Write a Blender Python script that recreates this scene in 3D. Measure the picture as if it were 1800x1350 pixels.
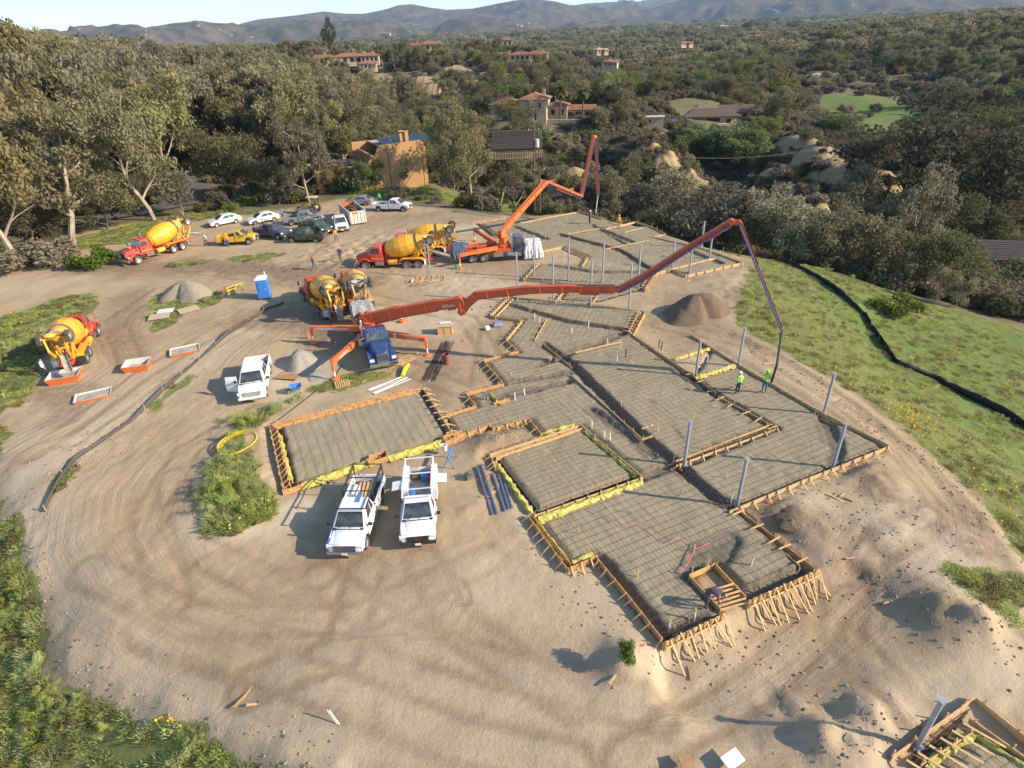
import bpy, bmesh, math, random
import numpy as np
from mathutils import Vector, Matrix, Euler
for o in list(bpy.data.objects): bpy.data.objects.remove(o)
scene = bpy.context.scene
C = scene.collection
PI = math.pi
rad = math.radians

# ------------------------------------------------------------ camera
CAM_H, FPX, PITCH, ROLL = 23.0, 1049.0, rad(30.3), rad(2.2)
cam = bpy.data.cameras.new('camera'); cam_o = bpy.data.objects.new('camera', cam); C.objects.link(cam_o)
cam.sensor_width = 36.0; cam.lens = 36.0*FPX/1800.0; cam.clip_start = 0.1; cam.clip_end = 60000
cam_o.location = (0, 0, CAM_H)
_f = Vector((0, math.cos(PITCH), -math.sin(PITCH)))
_u0 = Vector((0, math.sin(PITCH), math.cos(PITCH))); _r0 = Vector((1, 0, 0))
_r = _r0*math.cos(ROLL) - _u0*math.sin(ROLL); _u = _u0*math.cos(ROLL) + _r0*math.sin(ROLL)
cam_o.rotation_euler = Matrix((_r, _u, -_f)).transposed().to_euler()
scene.camera = cam_o
scene.render.resolution_x = 1024; scene.render.resolution_y = 768

# ------------------------------------------------------------ sky, sun, exposure
SUN_EL, SUN_AZ = rad(27), rad(-14)          # azimuth from +X, counter-clockwise
world = bpy.data.worlds.new('World'); scene.world = world; world.use_nodes = True
wn = world.node_tree; wn.nodes.clear()
sky = wn.nodes.new('ShaderNodeTexSky'); sky.sky_type = 'NISHITA'; sky.sun_disc = False
sky.sun_elevation = SUN_EL; sky.sun_rotation = PI/2 - SUN_AZ
sky.altitude = 100; sky.air_density = 1.0; sky.dust_density = 0.35; sky.ozone_density = 2.5
bg = wn.nodes.new('ShaderNodeBackground'); bg.inputs['Strength'].default_value = 0.12
wo = wn.nodes.new('ShaderNodeOutputWorld')
wn.links.new(sky.outputs[0], bg.inputs[0]); wn.links.new(bg.outputs[0], wo.inputs[0])
sun = bpy.data.lights.new('sun', 'SUN'); sun.energy = 4.3; sun.angle = rad(0.55); sun.color = (1.0, 0.85, 0.65)
sun_o = bpy.data.objects.new('sun', sun); C.objects.link(sun_o)
SD = Vector((math.cos(SUN_AZ)*math.cos(SUN_EL), math.sin(SUN_AZ)*math.cos(SUN_EL), math.sin(SUN_EL)))
sun_o.rotation_euler = SD.to_track_quat('Z', 'Y').to_euler(); sun_o.location = (60, -20, 60)
vs = scene.view_settings; vs.view_transform = 'Standard'; vs.look = 'None'; vs.gamma = 1; vs.exposure = 1.05
vs.use_curve_mapping = False
scene.render.engine = 'CYCLES'
scene.cycles.max_bounces = 5; scene.cycles.diffuse_bounces = 3; scene.cycles.transparent_max_bounces = 6
scene.cycles.volume_bounces = 0

# ------------------------------------------------------------ helpers
def ray(px, py):
    return (_f*FPX + _r*(px-900) + _u*(675-py)).normalized()
def at(px, py, z=0.0):
    """point of the level z seen through a pixel of the survey photograph"""
    d = ray(px, py); t = (z-CAM_H)/d.z
    return Vector((d.x*t, d.y*t, z))
def atr(px, py, r):
    """point at horizontal distance r"""
    d = ray(px, py); t = r/math.hypot(d.x, d.y)
    return Vector((d.x*t, d.y*t, CAM_H+d.z*t))
def pts(l, z=0.0): return [tuple(at(a, b, z)[:2]) for a, b in l]

def tag(o, label=None, cat=None, group=None, kind=None):
    if label: o['label'] = label
    if cat: o['category'] = cat
    if group: o['group'] = group
    if kind: o['kind'] = kind
    return o
def thing(name, label, cat, loc=(0, 0, 0), rz=0.0, group=None):
    o = bpy.data.objects.new(name, None); C.objects.link(o); o.empty_display_size = 0.2
    o.location = loc; o.rotation_euler = (0, 0, rz)
    return tag(o, label, cat, group)

class MB:
    """mesh builder: collects faces with material slots"""
    def __init__(s): s.v = []; s.f = []; s.m = []; s.mi = 0
    def add(s, vs, fs, mi=None):
        b = len(s.v); s.v += [tuple(v) for v in vs]
        for f in fs: s.f.append([i+b for i in f]); s.m.append(s.mi if mi is None else mi)
        return s
    def box(s, c, size, rz=0, mi=None, M=None):
        x, y, z = [q/2 for q in size]
        vs = [Vector((a*x, b*y, d*z)) for a in (-1, 1) for b in (-1, 1) for d in (-1, 1)]
        if M is not None: vs = [M @ v for v in vs]
        elif rz: R = Matrix.Rotation(rz, 3, 'Z'); vs = [R @ v for v in vs]
        c = Vector(c)
        return s.add([v+c for v in vs], [(0, 1, 3, 2), (4, 6, 7, 5), (0, 4, 5, 1), (2, 3, 7, 6), (0, 2, 6, 4), (1, 5, 7, 3)], mi)
    def bar(s, p, q, w, h, mi=None, up=(0, 0, 1)):
        p, q = Vector(p), Vector(q); d = (q-p); L = d.length
        if L < 1e-6: return s
        d.normalize(); u = Vector(up)
        if abs(d.dot(u)) > .98: u = Vector((1, 0, 0))
        a = d.cross(u).normalized(); b = a.cross(d)
        vs = [e+a*i*w/2+b*j*h/2 for e in (p, q) for i, j in ((-1, -1), (1, -1), (1, 1), (-1, 1))]
        return s.add(vs, [(0, 1, 2, 3), (7, 6, 5, 4), (0, 4, 5, 1), (1, 5, 6, 2), (2, 6, 7, 3), (3, 7, 4, 0)], mi)
    def tube(s, P, r, n=8, mi=None, cap=True):
        P = [Vector(p) for p in P]; rs = r if isinstance(r, (list, tuple)) else [r]*len(P)
        vs = []; fs = []; u = None
        for i, p in enumerate(P):
            d = (P[min(i+1, len(P)-1)]-P[max(i-1, 0)]).normalized()
            if u is None:
                u = d.cross(Vector((0, 0, 1)))
                if u.length < .05: u = d.cross(Vector((1, 0, 0)))
            u = (u - d*u.dot(d)).normalized(); w = d.cross(u)
            for k in range(n):
                t = 2*PI*k/n; vs.append(p+(u*math.cos(t)+w*math.sin(t))*rs[i])
        for i in range(len(P)-1):
            for k in range(n): a = i*n+k; b = i*n+(k+1) % n; fs.append((a, b, b+n, a+n))
        if cap: fs.append(tuple(range(n))[::-1]); fs.append(tuple(range((len(P)-1)*n, len(P)*n)))
        return s.add(vs, fs, mi)
    def lathe(s, prof, n=16, M=None, mi=None, cap=True):
        """profile of (radius, height) about Z, then M"""
        vs = []; fs = []
        for r, h in prof:
            for k in range(n): t = 2*PI*k/n; vs.append(Vector((r*math.cos(t), r*math.sin(t), h)))
        if M is not None: vs = [M @ v for v in vs]
        for i in range(len(prof)-1):
            for k in range(n): a = i*n+k; b = i*n+(k+1) % n; fs.append((a, b, b+n, a+n))
        if cap: fs.append(tuple(range(n))[::-1]); fs.append(tuple(range((len(prof)-1)*n, len(prof)*n)))
        return s.add(vs, fs, mi)
    def prism(s, poly, y0, y1, mi=None, axis='y', y0b=None, inset=0.0):
        """polygon in XZ extruded along Y (axis y) or in XY extruded along Z"""
        n = len(poly)
        if axis == 'y': vs = [(a, y0, b) for a, b in poly]+[(a, y1, b) for a, b in poly]
        else: vs = [(a, b, y0) for a, b in poly]+[(a, b, y1) for a, b in poly]
        fs = [tuple(range(n)), tuple(range(n, 2*n))[::-1]]+[(i, i+n, (i+1) % n+n, (i+1) % n) for i in range(n)]
        return s.add(vs, fs, mi)
    def hexa(s, c8, mi=None):
        """8 corners: bottom 4 ccw, top 4 ccw"""
        return s.add(c8, [(3, 2, 1, 0), (4, 5, 6, 7), (0, 1, 5, 4), (1, 2, 6, 5), (2, 3, 7, 6), (3, 0, 4, 7)], mi)
    def quad(s, a, b, c, d, mi=None): return s.add([a, b, c, d], [(0, 1, 2, 3)], mi)
    def slab(s, a, b, c, d, t=.01, mi=None):
        """thin solid panel: corners and thickness along the normal"""
        a, b, c, d = map(Vector, (a, b, c, d)); n = (b-a).cross(d-a).normalized()*t
        return s.hexa([a, b, c, d, a+n, b+n, c+n, d+n], mi)
    def mesh(s, name, mats, smooth=False, bevel=0, seg=2):
        me = bpy.data.meshes.new(name); me.from_pydata([tuple(v) for v in s.v], [], s.f)
        for m in (mats if isinstance(mats, (list, tuple)) else [mats]): me.materials.append(m)
        me.polygons.foreach_set('material_index', s.m)
        bm = bmesh.new(); bm.from_mesh(me)
        bmesh.ops.recalc_face_normals(bm, faces=bm.faces)
        if bevel:
            ed = [e for e in bm.edges if len(e.link_faces) == 2 and e.calc_face_angle(0) > .5]
            bmesh.ops.bevel(bm, geom=ed, offset=bevel, segments=seg, affect='EDGES', clamp_overlap=True)
        bm.to_mesh(me); bm.free()
        if smooth:
            me.polygons.foreach_set('use_smooth', [True]*len(me.polygons))
            me.set_sharp_from_angle(angle=rad(38))
        me.update(); return me
    def build(s, name, mats, parent=None, smooth=False, bevel=0, seg=2, loc=None):
        o = bpy.data.objects.new(name, s.mesh(name, mats, smooth, bevel, seg)); C.objects.link(o)
        if parent is not None: o.parent = parent
        if loc is not None: o.location = loc
        return o
def children(o): return [c for c in bpy.data.objects if c.parent == o]
def copy_tree(o, parent=None):
    c = o.copy(); C.objects.link(c); c.parent = parent
    for ch in children(o): copy_tree(ch, c)
    return c
def linked(name, me, parent=None, loc=(0, 0, 0), rot=(0, 0, 0), sc=(1, 1, 1)):
    o = bpy.data.objects.new(name, me); C.objects.link(o); o.parent = parent
    o.location = loc; o.rotation_euler = rot; o.scale = sc; return o

# ------------------------------------------------------------ materials
_mats = {}
def mat(name, col, rough=.6, metal=0.0, spec=.5, coat=0.0, noise=0.0, nscale=3.0, bump=0.0, bscale=40.0, emis=None, trans=0, dust=0.0):
    """principled material with procedural mottling, fine relief and (for vehicles) dust"""
    if name in _mats: return _mats[name]
    m = bpy.data.materials.new(name); m.use_nodes = True; nt = m.node_tree; b = nt.nodes['Principled BSDF']
    b.inputs['Roughness'].default_value = rough; b.inputs['Metallic'].default_value = metal
    b.inputs['Specular IOR Level'].default_value = spec; b.inputs['Coat Weight'].default_value = coat
    b.inputs['Coat Roughness'].default_value = .08
    if trans: b.inputs['Transmission Weight'].default_value = trans
    tc = nt.nodes.new('ShaderNodeTexCoord')
    n1 = nt.nodes.new('ShaderNodeTexNoise'); n1.inputs['Scale'].default_value = nscale; n1.inputs['Detail'].default_value = 5
    nt.links.new(tc.outputs['Object'], n1.inputs['Vector'])
    r = nt.nodes.new('ShaderNodeValToRGB'); r.color_ramp.elements[0].position = .32; r.color_ramp.elements[1].position = .7
    k = noise if noise else .06
    r.color_ramp.elements[0].color = [c*(1-k) for c in col[:3]]+[1]; r.color_ramp.elements[1].color = [min(1, c*(1+k)) for c in col[:3]]+[1]
    nt.links.new(n1.outputs[0], r.inputs[0]); last = r.outputs[0]
    if dust:
        n2 = nt.nodes.new('ShaderNodeTexNoise'); n2.inputs['Scale'].default_value = 2.2; n2.inputs['Detail'].default_value = 6
        nt.links.new(tc.outputs['Object'], n2.inputs['Vector'])
        mr = nt.nodes.new('ShaderNodeMapRange'); mr.inputs[1].default_value = .35; mr.inputs[2].default_value = .75; mr.inputs[4].default_value = dust
        nt.links.new(n2.outputs[0], mr.inputs[0])
        mx = nt.nodes.new('ShaderNodeMixRGB'); mx.inputs[2].default_value = (.34, .27, .19, 1)
        nt.links.new(mr.outputs[0], mx.inputs[0]); nt.links.new(last, mx.inputs[1]); last = mx.outputs[0]
        ra = nt.nodes.new('ShaderNodeMapRange'); ra.inputs[2].default_value = max(dust, .01); ra.inputs[3].default_value = rough; ra.inputs[4].default_value = min(1, rough+.4)
        nt.links.new(mr.outputs[0], ra.inputs[0]); nt.links.new(ra.outputs[0], b.inputs['Roughness'])
    nt.links.new(last, b.inputs['Base Color'])
    if bump:
        n3 = nt.nodes.new('ShaderNodeTexNoise'); n3.inputs['Scale'].default_value = bscale; n3.inputs['Detail'].default_value = 3
        nt.links.new(tc.outputs['Object'], n3.inputs['Vector'])
        bp = nt.nodes.new('ShaderNodeBump'); bp.inputs['Strength'].default_value = bump; bp.inputs['Distance'].default_value = .02
        nt.links.new(n3.outputs[0], bp.inputs['Height']); nt.links.new(bp.outputs[0], b.inputs['Normal'])
    if emis: b.inputs['Emission Color'].default_value = (*emis[:3], 1); b.inputs['Emission Strength'].default_value = emis[3]
    _mats[name] = m; return m

# ------------------------------------------------------------ numeric tools
def inpoly(X, Y, poly):
    ins = np.zeros(X.shape, bool); n = len(poly)
    for i in range(n):
        x1, y1 = poly[i]; x2, y2 = poly[(i+1) % n]
        c = ((y1 > Y) != (y2 > Y)) & (X < (x2-x1)*(Y-y1)/((y2-y1)+1e-12)+x1); ins ^= c
    return ins
def seg_dist(X, Y, line, closed=False):
    """distance, arc length and signed offset to a polyline"""
    D = np.full(X.shape, 1e9); T = np.zeros(X.shape); S = np.zeros(X.shape); acc = 0.0
    L = list(line)+([line[0]] if closed else [])
    for (x1, y1), (x2, y2) in zip(L[:-1], L[1:]):
        dx, dy = x2-x1, y2-y1; l = math.hypot(dx, dy)+1e-9
        t = np.clip(((X-x1)*dx+(Y-y1)*dy)/l/l, 0, 1)
        d = np.hypot(X-x1-t*dx, Y-y1-t*dy); m = d < D
        sg = np.sign(dx*(Y-y1)-dy*(X-x1))
        D = np.where(m, d, D); T = np.where(m, acc+t*l, T); S = np.where(m, sg*d, S); acc += l
    return D, T, S
def sdf(X, Y, poly):
    """positive inside"""
    d = seg_dist(X, Y, poly, True)[0]; return np.where(inpoly(X, Y, poly), d, -d)
_rs = np.random.RandomState(7); _G = _rs.rand(256, 256)
def vnoise(X, Y, s):
    x = X/s; y = Y/s; xi = np.floor(x).astype(int); yi = np.floor(y).astype(int); fx = x-xi; fy = y-yi
    fx = fx*fx*(3-2*fx); fy = fy*fy*(3-2*fy)
    g = lambda a, b: _G[a & 255, b & 255]
    return (g(xi, yi)*(1-fx)+g(xi+1, yi)*fx)*(1-fy)+(g(xi, yi+1)*(1-fx)+g(xi+1, yi+1)*fx)*fy
def fbm(X, Y, s, o=4):
    v = 0; a = .5; t = 0
    for i in range(o): v = v+a*vnoise(X+17.3*i, Y-9.1*i, s); t += a; a *= .55; s *= .47
    return v/t-.5
def smooth(x, a, b):
    t = np.clip((x-a)/(b-a), 0, 1); return t*t*(3-2*t)
# ============================================================ terrain
# control heights (x, y, z): thin plate spline over log-compressed plan coordinates
ctrl = []
for p in [(0, 600), (0, 800), (60, 880), (200, 1100), (600, 1250), (900, 1340), (1300, 1340), (500, 900), (900, 1000), (1200, 1200), (300, 700), (250, 520),
          (0, 490), (150, 450), (450, 450), (600, 700), (900, 800), (900, 600), (1200, 900), (1500, 900), (1650, 950), (1450, 720), (1250, 560), (900, 480), (700, 400),
          (900, 400), (1100, 400), (1250, 450), (500, 400), (350, 400), (650, 360), (820, 370)]:
    v = at(*p); ctrl.append((v.x, v.y, 0.0))
def cz(px, r, z): a = math.atan((px-900)/1215); ctrl.append((r*math.sin(a), r*math.cos(a), z))
def cp(px, py, z): v = at(px, py, z); ctrl.append((v.x, v.y, z))
# lower left bank and behind the camera
cp(30, 1180, -2.2); cp(150, 1330, -2.8); cp(-150, 1000, -3.5); cp(-200, 1400, -5); cp(900, 1700, -.5); cp(1700, 1700, 0.3)
for a in range(75, 300, 30): ctrl.append((60*math.sin(rad(a)), 60*math.cos(rad(a)), -6)); ctrl.append((400*math.sin(rad(a)), 400*math.cos(rad(a)), -14)); ctrl.append((4000*math.sin(rad(a)), 4000*math.cos(rad(a)), -30))
# right slope, silt fence, green field
cp(1420, 520, -.6); cp(1500, 640, -.9); cp(1650, 760, -1.4); cp(1780, 880, -1.6); cp(1420, 470, -1.6); cp(1560, 600, -2.8); cp(1680, 700, -3.4); cp(1795, 760, -3.6)
cp(1650, 560, -4.0); cp(1780, 620, -4.6); cp(1500, 490, -3.6); cp(1950, 800, -5)
# left side of the site and wood
cp(200, 380, .3); cp(0, 440, 0); cp(-200, 600, 0)
for px, r, z in [(0, 130, .5), (200, 130, .5), (400, 130, 0), (550, 130, 0), (0, 220, 3), (250, 220, 3), (500, 220, 1), (0, 400, 9), (300, 400, 6), (100, 800, 9), (-300, 300, 6),
                 (690, 112, 0), (700, 135, -1), (620, 200, -1),
                 (800, 120, -3), (860, 150, -9), (960, 120, -8), (900, 175, -3), (930, 200, 1), (1010, 215, 1), (1050, 150, -20), (1000, 130, -12), (1100, 120, -14),
                 (600, 400, 8), (700, 330, -2), (780, 430, 8), (905, 400, 10), (820, 330, 0), (750, 250, -6), (1000, 320, -8), (1000, 450, 2),
                 (1130, 205, 1), (1220, 235, 0), (1300, 240, -1), (1160, 170, -14), (1250, 180, -20), (1250, 120, -17), (1400, 150, -24), (1400, 115, -19), (1550, 140, -24), (1550, 110, -18), (1700, 110, -17),
                 (1350, 235, -6), (1450, 220, -9), (1530, 190, -16), (1700, 200, -18), (1900, 160, -18), (1550, 350, -9), (1620, 340, -9), (1400, 360, -9), (1300, 400, -6), (1200, 350, -8), (1800, 350, -8), (2000, 300, -8),
                 (1200, 600, -5), (1400, 600, 2), (1600, 600, 6), (1750, 600, 8), (2000, 600, 8), (1000, 800, -5), (1300, 1000, 2), (1600, 1000, 14), (1800, 1000, 16), (1450, 1500, 5), (1700, 1600, 10),
                 (600, 800, 2), (800, 800, -4), (400, 1500, 0), (800, 1500, -2), (1200, 1800, 6), (300, 3500, 12), (900, 3500, 22), (1500, 3500, 34), (0, 2000, 4), (2200, 3000, 20), (-300, 3000, 0)]:
    cz(px, r, z)
ctrl = np.array(ctrl)
def warp(X, Y):
    r = np.hypot(X, Y)+1e-9; k = np.arcsinh(r/50.0)/r; return X*k, Y*k
_cu, _cv = warp(ctrl[:, 0], ctrl[:, 1])
def _tps(r2): return .5*r2*np.log(r2+1e-9)
_K = _tps((_cu[:, None]-_cu)**2+(_cv[:, None]-_cv)**2)+np.eye(len(ctrl))*2e-3
_P = np.stack([np.ones_like(_cu), _cu, _cv], 1); _n = len(_cu)
_A = np.block([[_K, _P], [_P.T, np.zeros((3, 3))]]); _w = np.linalg.solve(_A, np.concatenate([ctrl[:, 2], np.zeros(3)]))
def base_z(X, Y):
    X = np.asarray(X, float); Y = np.asarray(Y, float); sh = X.shape; U, V = warp(X.ravel(), Y.ravel()); out = np.zeros(U.shape)
    for i in range(0, len(U), 40000):
        u = U[i:i+40000]; v = V[i:i+40000]
        out[i:i+40000] = _tps((u[:, None]-_cu)**2+(v[:, None]-_cv)**2) @ _w[:_n]+_w[_n]+_w[_n+1]*u+_w[_n+2]*v
    return out.reshape(sh)

# ---- outlines on the ground (traced on the level of the pad)
SITE = pts([(-60, 500), (0, 470), (130, 415), (240, 395), (340, 385), (480, 372), (600, 352), (760, 368), (860, 378), (1015, 362), (1120, 378), (1200, 402), (1320, 450), (1310, 490), (1275, 530), (1300, 590), (1400, 640), (1500, 695), (1640, 800), (1740, 900), (1800, 1000), (1860, 1120), (1900, 1500), (620, 1500), (560, 1345), (430, 1290), (230, 1200), (110, 1130), (50, 1010), (30, 900), (0, 860), (-80, 760), (-60, 500)][:-1])
BED_A = pts([(486, 747), (740, 684), (790, 768), (510, 852)], .1)                     # left rectangle
BED_B = pts([(870, 800), (1022, 750), (1122, 836), (945, 900)], .1)                   # square
BED_C = pts([(866, 556), (897, 522), (1000, 528), (1132, 546), (1105, 582), (1200, 650), (1218, 662), (1250, 612), (1300, 642), (1448, 728), (1560, 783), (1430, 836), (1300, 890),
             (1368, 945), (1432, 998), (1375, 1025), (1310, 1052), (1258, 992), (1215, 1012), (1268, 1075), (1230, 1092), (1168, 1128), (1045, 978), (1003, 994), (938, 908), (1130, 840), (1022, 747), (955, 764), (930, 738),
             (800, 762), (783, 729), (838, 713), (822, 692), (884, 676), (852, 634), (912, 618), (890, 598), (920, 562), (905, 560)], .1)
BED_D = pts([(843, 392), (890, 383), (1014, 372), (1058, 385), (1092, 398), (1143, 396), (1170, 412), (1232, 434), (1304, 461), (1206, 482), (1178, 474), (1150, 480), (1128, 506), (1052, 528), (985, 524), (1000, 500),
             (920, 490), (948, 462), (1023, 465), (1034, 451), (992, 433), (915, 448), (880, 420)], .1)
BED_E = pts([(1600, 1350), (1690, 1292), (1722, 1285), (1850, 1350), (1900, 1420), (1560, 1420)], .1)
BEDS = [BED_A, BED_B, BED_C, BED_D, BED_E]
LOWER_N = pts([(1150, 1140), (1165, 1135), (1440, 1008), (1490, 985), (1600, 1000), (1720, 1060), (1830, 1140), (2000, 1250)])
LOWER = LOWER_N + pts([(1900, 1500), (1300, 1330), (1150, 1220)])
GRASS = {  # name: (polygon, strength)
 'right': pts([(1130, 372), (1230, 405), (1330, 445), (1300, 500), (1285, 540), (1310, 590), (1400, 632), (1520, 690), (1650, 780), (1750, 880), (1800, 960), (2050, 1150), (2300, 900), (1900, 560), (1600, 450), (1350, 400)]),
 'field': pts([(1395, 460), (1500, 456), (1640, 462), (1760, 478), (1900, 510), (2300, 800), (1800, 770), (1690, 700), (1575, 645), (1530, 580), (1470, 525)]),
 'rightlow': pts([(1600, 980), (1700, 985), (1800, 1000), (1830, 1060), (1800, 1110), (1730, 1080), (1660, 1020)]),
 'leftisle': pts([(-60, 580), (0, 560), (120, 520), (175, 518), (160, 545), (130, 580), (75, 640), (60, 700), (0, 730), (-100, 780)]),
 'leftlow': pts([(-100, 780), (0, 725), (30, 705), (75, 690), (60, 705), (0, 735), (0, 880), (25, 900), (45, 1010), (60, 1080), (-100, 1100)]),
 'verge': pts([(120, 440), (240, 425), (280, 405), (340, 390), (420, 378), (480, 376), (480, 368), (330, 375), (230, 395), (120, 420)]),
 'verge2': pts([(290, 465), (400, 452), (480, 445), (520, 445), (480, 460), (380, 462), (300, 475)]),
 'pileisle': pts([(250, 530), (300, 512), (380, 510), (385, 530), (330, 550), (270, 590), (250, 570)]),
 'berm': pts([(400, 745), (480, 708), (490, 718), (430, 775), (455, 840), (478, 880), (470, 915), (400, 935), (365, 925), (362, 870), (395, 800)]),
 'bermtop': pts([(480, 700), (560, 670), (640, 655), (700, 650), (690, 665), (560, 690), (500, 715)]),
 'lowleft': pts([(-100, 980), (40, 1010), (60, 1080), (110, 1140), (230, 1210), (430, 1300), (560, 1350), (620, 1500), (-300, 1500)]),
 'silt': pts([(80, 870), (130, 810), (150, 810), (120, 860), (90, 885)]),
 'silt2': pts([(250, 715), (330, 660), (345, 665), (270, 725)]),
 'pump': pts([(1030, 378), (1130, 385), (1140, 375), (1040, 362)]),
 'house': pts([(600, 352), (760, 345), (900, 365), (900, 340), (760, 318), (640, 322)]),
}
TRACKS = [pts(l) for l in [
  [(-60, 510), (0, 500), (150, 460), (300, 485), (500, 478), (640, 500), (800, 520)],
  [(0, 620), (90, 560), (230, 530), (300, 500)],
  [(230, 520), (200, 590), (230, 640), (120, 740), (0, 800), (-60, 840)],
  [(0, 730), (100, 720), (250, 620), (370, 560), (470, 530)],
  [(480, 560), (400, 620), (300, 720), (200, 800), (130, 880), (110, 960), (160, 1050), (300, 1130), (500, 1200), (800, 1230), (1100, 1290), (1500, 1300)],
  [(430, 730), (330, 830), (300, 920), (350, 1000), (500, 1060), (760, 1060)],
  [(1330, 600), (1450, 690), (1600, 790), (1680, 880), (1680, 960), (1560, 1010), (1480, 1080), (1300, 1220), (1100, 1290)],
  [(1180, 560), (1290, 590), (1360, 630)],
  [(1640, 900), (1530, 920), (1490, 990)],
]]
RUTS = [[(560, 1010), (700, 1120), (900, 1180), (1150, 1250)], [(640, 1000), (600, 1150), (430, 1200)], [(740, 985), (800, 1100), (1000, 1230)], [(250, 1100), (500, 1180), (800, 1300), (1000, 1345)], [(150, 1000), (330, 1090), (620, 1090), (860, 980)], [(1500, 1010), (1350, 1180), (1100, 1340)], [(1620, 900), (1500, 1000), (1480, 1100), (1600, 1250)],
  [(300, 840), (330, 960), (480, 1030), (560, 1010)], [(450, 720), (330, 790), (260, 900), (300, 1060)], [(60, 800), (250, 660), (430, 550)], [(120, 780), (300, 650), (450, 560)], [(500, 540), (640, 520), (820, 560), (860, 620)], [(300, 470), (520, 500), (640, 560)], [(1340, 620), (1500, 720), (1640, 830), (1700, 900)], [(1480, 720), (1600, 800), (1660, 890), (1560, 960)], [(860, 580), (840, 700), (700, 640)], [(1160, 570), (1290, 600)], [(230, 640), (200, 560), (280, 510)]]
def pile_r(c, r): return c, r
def terrain_z(X, Y, fine=True):
    X = np.asarray(X, float); Y = np.asarray(Y, float)
    z = base_z(X, Y); R = np.hypot(X, Y)
    s = sdf(X, Y, SITE)
    z = z*(1-smooth(s, -1, 7))                                     # the graded pad is level
    # cut below the tall south forms and the bank that runs right from them
    lo = sdf(X, Y, LOWER); fw = seg_dist(X, Y, pts([(1165, 1135), (1440, 1008)]))[0]; kf_ = 1-smooth(fw, 2.0, 6.0); z = z-(.05+.72*kf_)*smooth(lo, -.1-2.2*(1-kf_), .5+2.2*(1-kf_))
    # crumbled berm on the rim of the loop road
    rim = pts([(30, 890), (50, 1010), (110, 1130), (230, 1200), (430, 1290), (580, 1350), (640, 1450)])
    d = seg_dist(X, Y, rim)[0]; z = z+.28*np.exp(-(d/.7)**2)*(0.5+fbm(X, Y, 2.5)*2.0)
    rim2 = pts([(1300, 590), (1400, 640), (1500, 695), (1640, 800), (1740, 900), (1800, 1000)])
    d = seg_dist(X, Y, rim2)[0]; z = z+.18*np.exp(-(d/.6)**2)
    # spoil mounds
    for px, py, rr, hh in [(1530, 835, 1.7, .55), (1390, 915, 2.2, .5), (865, 775, 1.8, .45), (1100, 1165, 1.1, .75), (1440, 1305, .8, .4), (1525, 1262, .7, .35), (1500, 1335, 1.0, .3), (820, 900, 1.2, .2), (1560, 940, 1.5, .3),
                            (1250, 1135, 1.4, .35), (1600, 1035, .9, .1), (1690, 940, 2.0, .2), (1660, 1065, .9, .1), (1545, 1010, .8, .2), (1730, 1100, .9, .25), (420, 880, 3.0, .5), (440, 770, 2.0, .4), (620, 450, 9, .5), (1330, 520, 5, .5), (880, 395, 3, .5), (1680, 1090, 1.5, .5), (935, 395, 1.5, .4)]:
        p = at(px, py); d2 = ((X-p.x)**2+(Y-p.y)**2)/rr**2; z = z+hh*np.exp(-d2*1.2)*(1+fbm(X, Y, .9)*1.3)
    bl = pts([(1470, 985), (1560, 1005), (1640, 1048), (1720, 1085), (1800, 1130), (1860, 1180)]); d = seg_dist(X, Y, bl)[0]; z = z+np.exp(-(d/1.1)**2)*(.05+fbm(X, Y, 1.1, 4)*.5)
    bl = pts([(1380, 1230), (1470, 1290), (1560, 1260)]); d = seg_dist(X, Y, bl)[0]; z = z+np.exp(-(d/1.2)**2)*(.05+fbm(X, Y, .9, 4)*.6)
    # trenches and rough ground
    near = 1-smooth(R, 90, 150)
    z = z+near*(fbm(X, Y, 9)*.30+fbm(X, Y, 1.6, 3)*.10)
    rough = smooth(fbm(X, Y, 7, 2), -.02, .2); z = z+near*rough*fbm(X, Y, .5, 3)*.13
    far = smooth(R, 120, 300)
    z = z+far*(fbm(X, Y, 90, 4)*14)+smooth(R, 600, 2000)*fbm(X, Y, 700, 3)*22
    can = smooth(-z, 3, 12)*(1-far*.5); z = z+can*fbm(X, Y, 28, 4)*11
    # eroded ridges
    for (a, b, hh, w) in RIDGES:
        d, t, sg = seg_dist(X, Y, [a[:2], b[:2]]); L = math.hypot(a[0]-b[0], a[1]-b[1])
        top = a[2]+(b[2]-a[2])*t/max(L, .1); prof = np.exp(-(d/w)**2)*(1+.25*fbm(X, Y, 9)); top = top-.3-2.4*np.abs(fbm(X, Y, 6, 3))*2-2.5*(fbm(X, Y, 14, 3)+.2)
        z = np.maximum(z, z*(1-prof)+top*prof)
    bd = np.full(X.shape, -99.0)
    for b in BEDS: bd = np.maximum(bd, sdf(X, Y, b))
    z = np.where(bd > -1.2, z*(1-smooth(bd, -1.2, -.35)) + smooth(bd, -1.2, -.35)*np.minimum(z, -.05), z)
    z = np.where(bd > .05, -.75, z)
    return z
def R3(px, py, r): v = atr(px, py, r); return (v.x, v.y, v.z)
RIDGES = [(R3(1110, 232, 158), R3(1225, 300, 124), 0, 13), (R3(1010, 285, 118), R3(1035, 335, 108), 0, 9), (R3(960, 305, 110), R3(1000, 335, 104), 0, 7),
          (R3(1405, 232, 200), R3(1520, 285, 150), 0, 10), (R3(1510, 240, 190), R3(1560, 295, 150), 0, 6), (R3(1355, 292, 150), R3(1440, 335, 125), 0, 7),
          (R3(740, 125, 330), R3(770, 150, 300), 0, 14), (R3(650, 135, 380), R3(730, 160, 320), 0, 12), (R3(800, 110, 350), R3(830, 140, 330), 0, 14)]
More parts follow.
